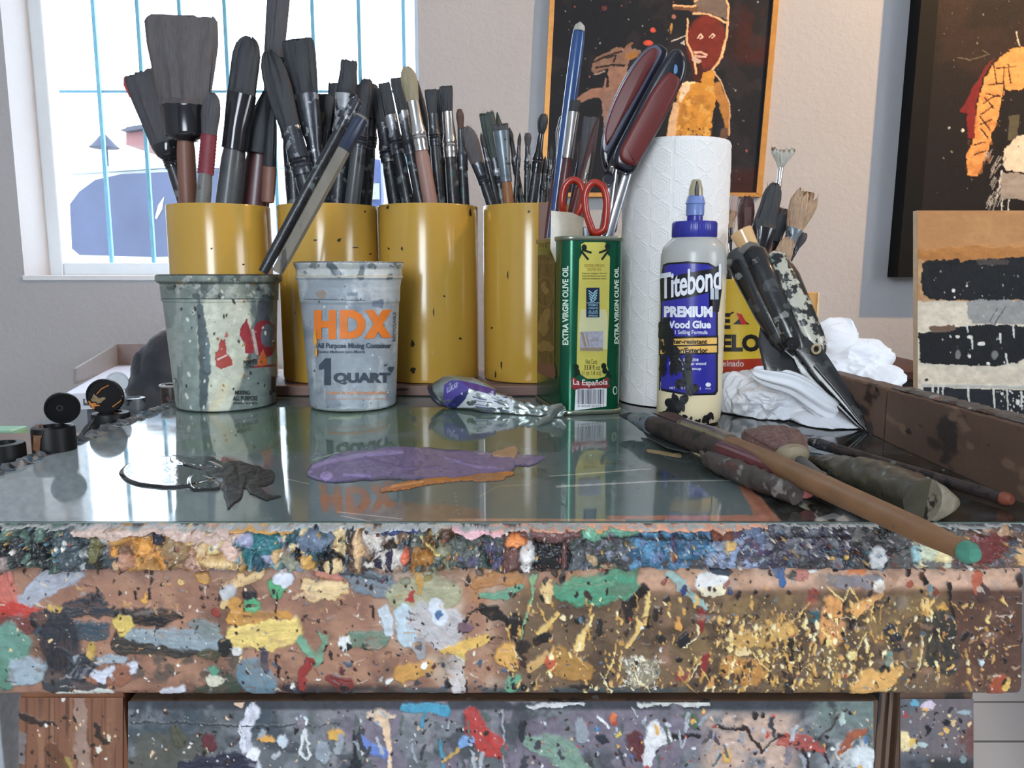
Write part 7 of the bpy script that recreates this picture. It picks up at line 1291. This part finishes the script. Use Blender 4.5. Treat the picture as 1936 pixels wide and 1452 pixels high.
def frame_bar(e, quad, y0, y1, m):
    g = G(); g.prism([on_y(px, py, y0) for px, py in quad], (0, y1-y0, 0)); g.build('frame', m, e, smooth=False)
def fs_(c):
    BLK = (30, 32, 36); CR = (212, 202, 184)
    c.put((slice(None), slice(None)), sstep(566, 572, c.WY)*1.0, CR, 0); c.stroke([(1735, 486), (1950, 476)], 14, (176, 120, 66), n=.4); c.field((196, 146, 96), 60, .4, .6, 2, .5, y1=470, sy=.3)
    c.stroke([(1738, 500), (1750, 560)], 10, (190, 150, 110)); c.poly([(1741, 530), (1744, 500), (1756, 492), (1812, 490), (1816, 498), (1826, 492), (1960, 484), (1960, 566), (1800, 568), (1756, 566), (1744, 556)], BLK, .6, wob=3); c.stroke([(1850, 496), (1900, 496)], 6, (74, 66, 64), n=.5)
    c.poly([(1830, 568), (1960, 568), (1960, 612), (1850, 612), (1828, 600)], (150, 150, 148), .3, wob=5); c.poly([(1736, 628), (1800, 626), (1806, 618), (1850, 614), (1960, 616), (1960, 680), (1880, 692), (1820, 690), (1740, 686)], BLK, .5, wob=3); c.stroke([(1765, 622), (1800, 621)], 6, (110, 90, 76), n=.5)
    c.stroke([(1930, 690), (1960, 680)], 8, CR); c.poly([(1746, 732), (1782, 730), (1800, 734), (1960, 738), (1960, 786), (1746, 786)], (38, 42, 48), .5, wob=1); c.stroke([(1746, 728), (1960, 732)], 3, (190, 190, 184))
    for x, y, L in [(1763, 730, 40), (1774, 730, 30), (1783, 730, 36), (1830, 732, 30), (1878, 736, 42), (1903, 736, 46), (1930, 740, 34), (1836, 640, 20), (1890, 630, 18), (1916, 616, 22), (1850, 766, 14), (1902, 670, 20), (1829, 612, 16)]: c.stroke([(x, y), (x+1.5, y+L)], (2, 1.4), (206, 206, 200), n=.1)
    for a in [(1802, 548, 3, 3), (1804, 562, 2, 2), (1854, 650, 7, 4), (1832, 674, 3, 3), (1834, 638, 5, 4), (1810, 637, 4, 3), (1868, 688, 3, 3), (1924, 760, 4, 4), (1894, 745, 3, 3), (1912, 778, 3, 3), (1811, 670, 5, 8, (120, 120, 118)), (1880, 672, 6, 8, (120, 120, 118)), (1751, 718, 4, 3, (50, 50, 52))]: c.blob(*a[:4], a[4] if len(a) > 4 else (222, 220, 212), n=.2)
    c.specks(60, 1760, 1960, 500, 690, [(206, 206, 200), (150, 150, 148)], .6, 1.8); c.specks(60, 1880, 1960, 736, 786, [(210, 210, 206)], .6, 2); c.stroke([(1880, 612), (1900, 580)], 1, (80, 80, 80)); c.stroke([(1870, 606), (1884, 584)], 1, (90, 90, 90)); c.grain(.08, 8, 4)
sp0, P_ = picture('striped_panel', 'wooden panel painted in black and cream stripes with drips, standing right of the table', 1735, 398, 1990, 834, 1.4, (182, 132, 86), fs_, 1.14, mat('pale_panel_edge', (196, 170, 140), .6), .012, 'panel painting')

PY1 = WY-.012
def f1_(c):
    c.field((24, 28, 34), 80, .4, .6, 1, .8); c.field((60, 26, 26), 50, .3, .5, 2, .9, x0=1395, y1=120, edge=30); c.field((54, 26, 24), 60, .2, .4, 3, .9, y0=318, x0=1340, edge=12); c.field((44, 40, 46), 40, .55, .7, 9, .5)
    T = (142, 108, 92); O = (196, 138, 58); CRM = (226, 178, 128)
    c.poly([(1120, 122), (1128, 108), (1150, 98), (1166, 88), (1180, 92), (1192, 82), (1196, 92), (1214, 94), (1216, 100), (1204, 112), (1192, 116), (1190, 128), (1170, 132), (1152, 130), (1128, 138), (1120, 134)], (128, 100, 86), .5, wob=3); c.poly([(1152, 130), (1190, 124), (1196, 150), (1186, 170), (1160, 168), (1154, 150)], T, .3, wob=3); c.stroke([(1095, 190), (1125, 178), (1165, 172), (1190, 190)], (5, 8, 10, 24), T, h=.3); c.poly([(1140, 180), (1190, 160), (1216, 200), (1204, 262), (1150, 262), (1148, 210)], (134, 106, 96), .3, wob=4)
    for p in ([(1124, 118), (1150, 104), (1176, 96)], [(1130, 128), (1160, 122), (1184, 124)], [(1150, 108), (1166, 104), (1164, 116)]): c.stroke(p, 2, (40, 34, 34), n=.4)
    c.stroke([(1190, 108), (1206, 104)], 6, (150, 104, 56)); c.stroke([(1126, 142), (1146, 136)], 2, (150, 130, 120)); c.stroke([(1150, 150), (1146, 168)], 2, T); c.stroke([(1196, 82), (1182, 96)], 3, (120, 90, 72)); c.blob(1236, 58, 6, 4, (190, 80, 62)); c.blob(1228, 82, 10, 5, (196, 78, 60)); c.blob(1272, 54, 3, 8, (170, 130, 60)); c.blob(1276, 32, 4, 4, (150, 100, 84)); c.blob(1138, 16, 5, 5, (96, 50, 50))
    c.blob(1343, 80, 38, 54, (112, 42, 34), n=.12); c.stroke([(1325, 118), (1336, 150)], (10, 14), (66, 30, 26)); c.stroke([(1303, 36), (1306, 80), (1324, 116), (1328, 140)], 2, CRM, h=.8); c.stroke([(1382, 36), (1384, 70), (1376, 108), (1360, 132)], 2.4, CRM, h=.8)
    c.poly([(1312, 26), (1314, 4), (1330, -14), (1366, -14), (1382, 6), (1384, 40), (1366, 32), (1340, 24)], (112, 98, 90), .3, wob=2); c.stroke([(1276, 14), (1318, 16)], (4, 6), (110, 76, 56)); c.stroke([(1274, 11), (1318, 12)], 2, CRM); c.stroke([(1314, 26), (1344, 26), (1380, 44)], 2, CRM, h=.8); c.stroke([(1314, 2), (1330, -14)], 2, CRM); c.stroke([(1372, -8), (1382, 14), (1382, 36)], 2, CRM)
    for x in (1331, 1354): c.stroke([(x-5, 70), (x, 64), (x+5, 68), (x, 72)], 1.2, (232, 200, 176)); 
    c.stroke([(1322, 100), (1336, 99), (1346, 104)], 2, (220, 176, 150)); c.stroke([(1324, 106), (1344, 108)], 2, (210, 170, 150)); c.stroke([(1322, 112), (1332, 118)], 4, (196, 170, 150)); c.stroke([(1275, 78), (1302, 67)], 1, (200, 190, 180)); c.poly([(1292, 82), (1300, 76), (1302, 86)], (190, 180, 172))
    c.poly([(1344, 136), (1364, 134), (1366, 160), (1374, 180), (1368, 220), (1364, 276), (1286, 276), (1290, 200), (1296, 172), (1276, 168), (1276, 158), (1340, 156)], O, .6, wob=4); c.stroke([(1292, 200), (1288, 262)], (7, 8), (208, 170, 130), n=.5); c.stroke([(1310, 164), (1300, 190)], (9, 4), (224, 200, 170)); c.stroke([(1372, 165), (1392, 205), (1402, 250)], (9, 9, 5), (170, 118, 60)); c.stroke([(1395, 250), (1392, 276)], (8, 4), (96, 72, 58)); c.stroke([(1364, 136), (1384, 162), (1400, 200), (1405, 256)], 1.4, (190, 160, 130)); c.stroke([(1280, 160), (1326, 158)], 2, (236, 206, 160)); c.stroke([(1280, 174), (1300, 170)], 3, (224, 190, 150))
    c.field((150, 100, 44), 12, .5, .6, 6, .6, x0=1300, x1=1362, y0=180, y1=275, edge=5); c.field((214, 170, 90), 14, .6, .68, 7, .7, x0=1296, x1=1366, y0=160, y1=275, edge=5); c.specks(26, 1300, 1365, 240, 262, [(80, 54, 30)], .8, 2)
    c.stroke([(1372, 360), (1378, 336), (1394, 328), (1396, 338)], 1, (120, 122, 130)); c.specks(110, 1060, 1450, 0, 350, [(150, 150, 150), (90, 94, 100), (150, 90, 80)], .5, 1.8); c.grain(.12, 6, 3)
    K = sstep(0, 1, (c.X-1040)/1)*1
pc1, P_ = picture('figure_painting', 'dark painting of a capped red-faced figure in ochre with a pale animal, on the wall', 1040, -60, 1470, 364, 1.25, (22, 25, 32), f1_, PY1, None, .009)
PC = [(1055, -120), (1474, -120), (1430, 364), (1031, 364)]     # the picture hangs a touch crooked
ob = [o for o in bpy.data.objects if o.parent == pc1 and o.name.startswith('canvas')][0]; me = ob.data; A = np.zeros(len(me.vertices)*3); me.vertices.foreach_get('co', A); A = A.reshape(-1, 3)
for o in [ob]+[o for o in bpy.data.objects if o.parent == pc1 and o.name.startswith('backing')]:
    for v in o.data.vertices:
        w = v.co+WL[pc1]; q = proj([[w.x, w.y, w.z]]); px, py = float(q[0][0]), float(q[1][0]); t = (py+120)/484; l = 1055+(1031-1055)*t; r_ = 1474+(1430-1474)*t; nx = l+(px-1040)/430*(r_-l); v.co = on_y(nx, py, w.y)-WL[pc1]
goldf = mat('thin_gold_frame', (190, 138, 74), .35, metal=.4, var=.12, scale=60)
frame_bar(pc1, [(1046, -126), (1055, -126), (1031, 366), (1021, 370)], PY1-.006, WY-.001, goldf); frame_bar(pc1, [(1474, -126), (1484, -126), (1441, 370), (1430, 366)], PY1-.006, WY-.001, goldf); frame_bar(pc1, [(1031, 364), (1430, 364), (1441, 372), (1021, 372)], PY1-.006, WY-.001, goldf); frame_bar(pc1, [(1046, -130), (1484, -130), (1474, -119), (1055, -119)], PY1-.006, WY-.001, goldf)
def f2_(c):
    c.field((44, 26, 20), 90, .4, .6, 1, .8, y1=200); OR = (222, 150, 84)
    c.poly([(1886, 118), (1912, 94), (1930, 90), (1990, 84), (1990, 150), (1930, 172), (1910, 170), (1900, 214), (1890, 262), (1884, 290), (1874, 320), (1870, 334), (1850, 330), (1846, 300), (1856, 260), (1858, 200), (1868, 150)], OR, .6, wob=4); c.field((176, 112, 56), 18, .5, .62, 3, .6, x0=1850, x1=1900, y0=180, y1=330, edge=6)
    c.poly([(1884, 108), (1866, 146), (1856, 200), (1858, 260), (1846, 262), (1840, 214), (1827, 212), (1846, 168), (1868, 128)], (116, 30, 30), .4, wob=3)
    for p in ([(1882, 116), (1892, 160)], [(1876, 160), (1902, 158)], [(1890, 130), (1926, 126)], [(1874, 178), (1900, 182)], [(1870, 196), (1896, 178)], [(1868, 216), (1890, 200)], [(1866, 236), (1888, 226)], [(1866, 220), (1886, 246)], [(1868, 244), (1884, 262)], [(1858, 276), (1880, 270)], [(1860, 294), (1882, 286)], [(1872, 186), (1892, 206)], [(1912, 120), (1918, 156)], [(1904, 126), (1906, 190)]): c.stroke(p, 1.3, (60, 36, 26), n=.4, h=-.3)
    c.poly([(1924, 172), (1990, 160), (1990, 240), (1950, 250), (1922, 262), (1918, 220)], (22, 18, 16), 0, wob=4); c.poly([(1921, 220), (1940, 216), (1940, 262), (1922, 266)], (84, 78, 58), .2, wob=2); c.poly([(1916, 284), (1940, 258), (1990, 250), (1990, 330), (1926, 322), (1918, 316)], (216, 200, 176), .4, wob=3); c.poly([(1914, 326), (1990, 330), (1990, 378), (1916, 376)], (150, 140, 130), .4, wob=4); c.stroke([(1916, 324), (1910, 378)], 1.5, (206, 200, 196)); c.stroke([(1922, 378), (1921, 420)], 1.2, (200, 200, 196)); c.stroke([(1934, 378), (1933, 420)], 1.2, (200, 200, 196)); c.stroke([(1922, 60), (1930, 86)], 1.5, (190, 180, 160))
    R = random.Random(2)
    for _ in range(30): x = R.uniform(1886, 1922); y = R.uniform(280, 380); c.stroke([(x, y), (x-7, y+16)], .9, (150, 146, 140), n=.2)
    c.stroke([(1814, 108), (1840, 114), (1872, 104), (1860, 96)], .9, (96, 90, 74)); c.blob(1835, 247, 3, 3, (210, 200, 180)); c.blob(1808, 242, 2, 2, (190, 186, 170)); c.specks(90, 1780, 1990, 0, 400, [(130, 120, 100), (90, 80, 70)], .5, 1.6); c.grain(.12, 6, 3)
PY2 = WY-.036
pc2, P_ = picture('dark_painting', 'large black-framed dark painting with an orange sleeve, on the wall at far right', 1768, -130, 2080, 512, 1.7, (22, 14, 12), f2_, PY2, None, .02)
ob = [o for o in bpy.data.objects if o.parent == pc2]
for o in ob:
    for v in o.data.vertices:
        w = v.co+WL[pc2]; q = proj([[w.x, w.y, w.z]]); px, py = float(q[0][0]), float(q[1][0]); v.co = on_y(px-(py-0)*.082+5, py, w.y)-WL[pc2]
bf = mat('black_frame', (5, 5, 6), .6, var=.2, scale=40, spec=.2)
frame_bar(pc2, [(1754, -140), (1786, -140), (1733, 512), (1697, 524)], PY2-.016, WY-.001, bf); frame_bar(pc2, [(1733, 510), (2060, 510), (2060, 526), (1697, 524)], PY2-.016, WY-.001, bf); frame_bar(pc2, [(1754, -150), (2100, -150), (2100, -128), (1754, -128)], PY2-.016, WY-.001, bf); frame_bar(pc2, [(2070, -140), (2100, -140), (2060, 520), (2030, 520)], PY2-.016, WY-.001, bf)
# ceiling track with the warm picture spot
tk = empty('ceiling_spotlight', (2.05, .92, ZC), 'small white ceiling spotlight aimed at the pictures, above the right side', 'spotlight')
aim = (Vector((.75, 1.9, 1.62))-Vector((2.05, .92, 2.80))).normalized(); q0 = Vector((2.05, .92, 2.80))-aim*.02
g = G(); g.sweep([q0-aim*.10, q0-aim*.09, q0+aim*.0], [.02, .035, .038], n=24, cap=False); g.build('lamp_shade', whitep, tk); g = G(); g.sweep([(2.05, .92, ZC), q0-aim*.09], .008, n=10); g.build('stem', whitep, tk)
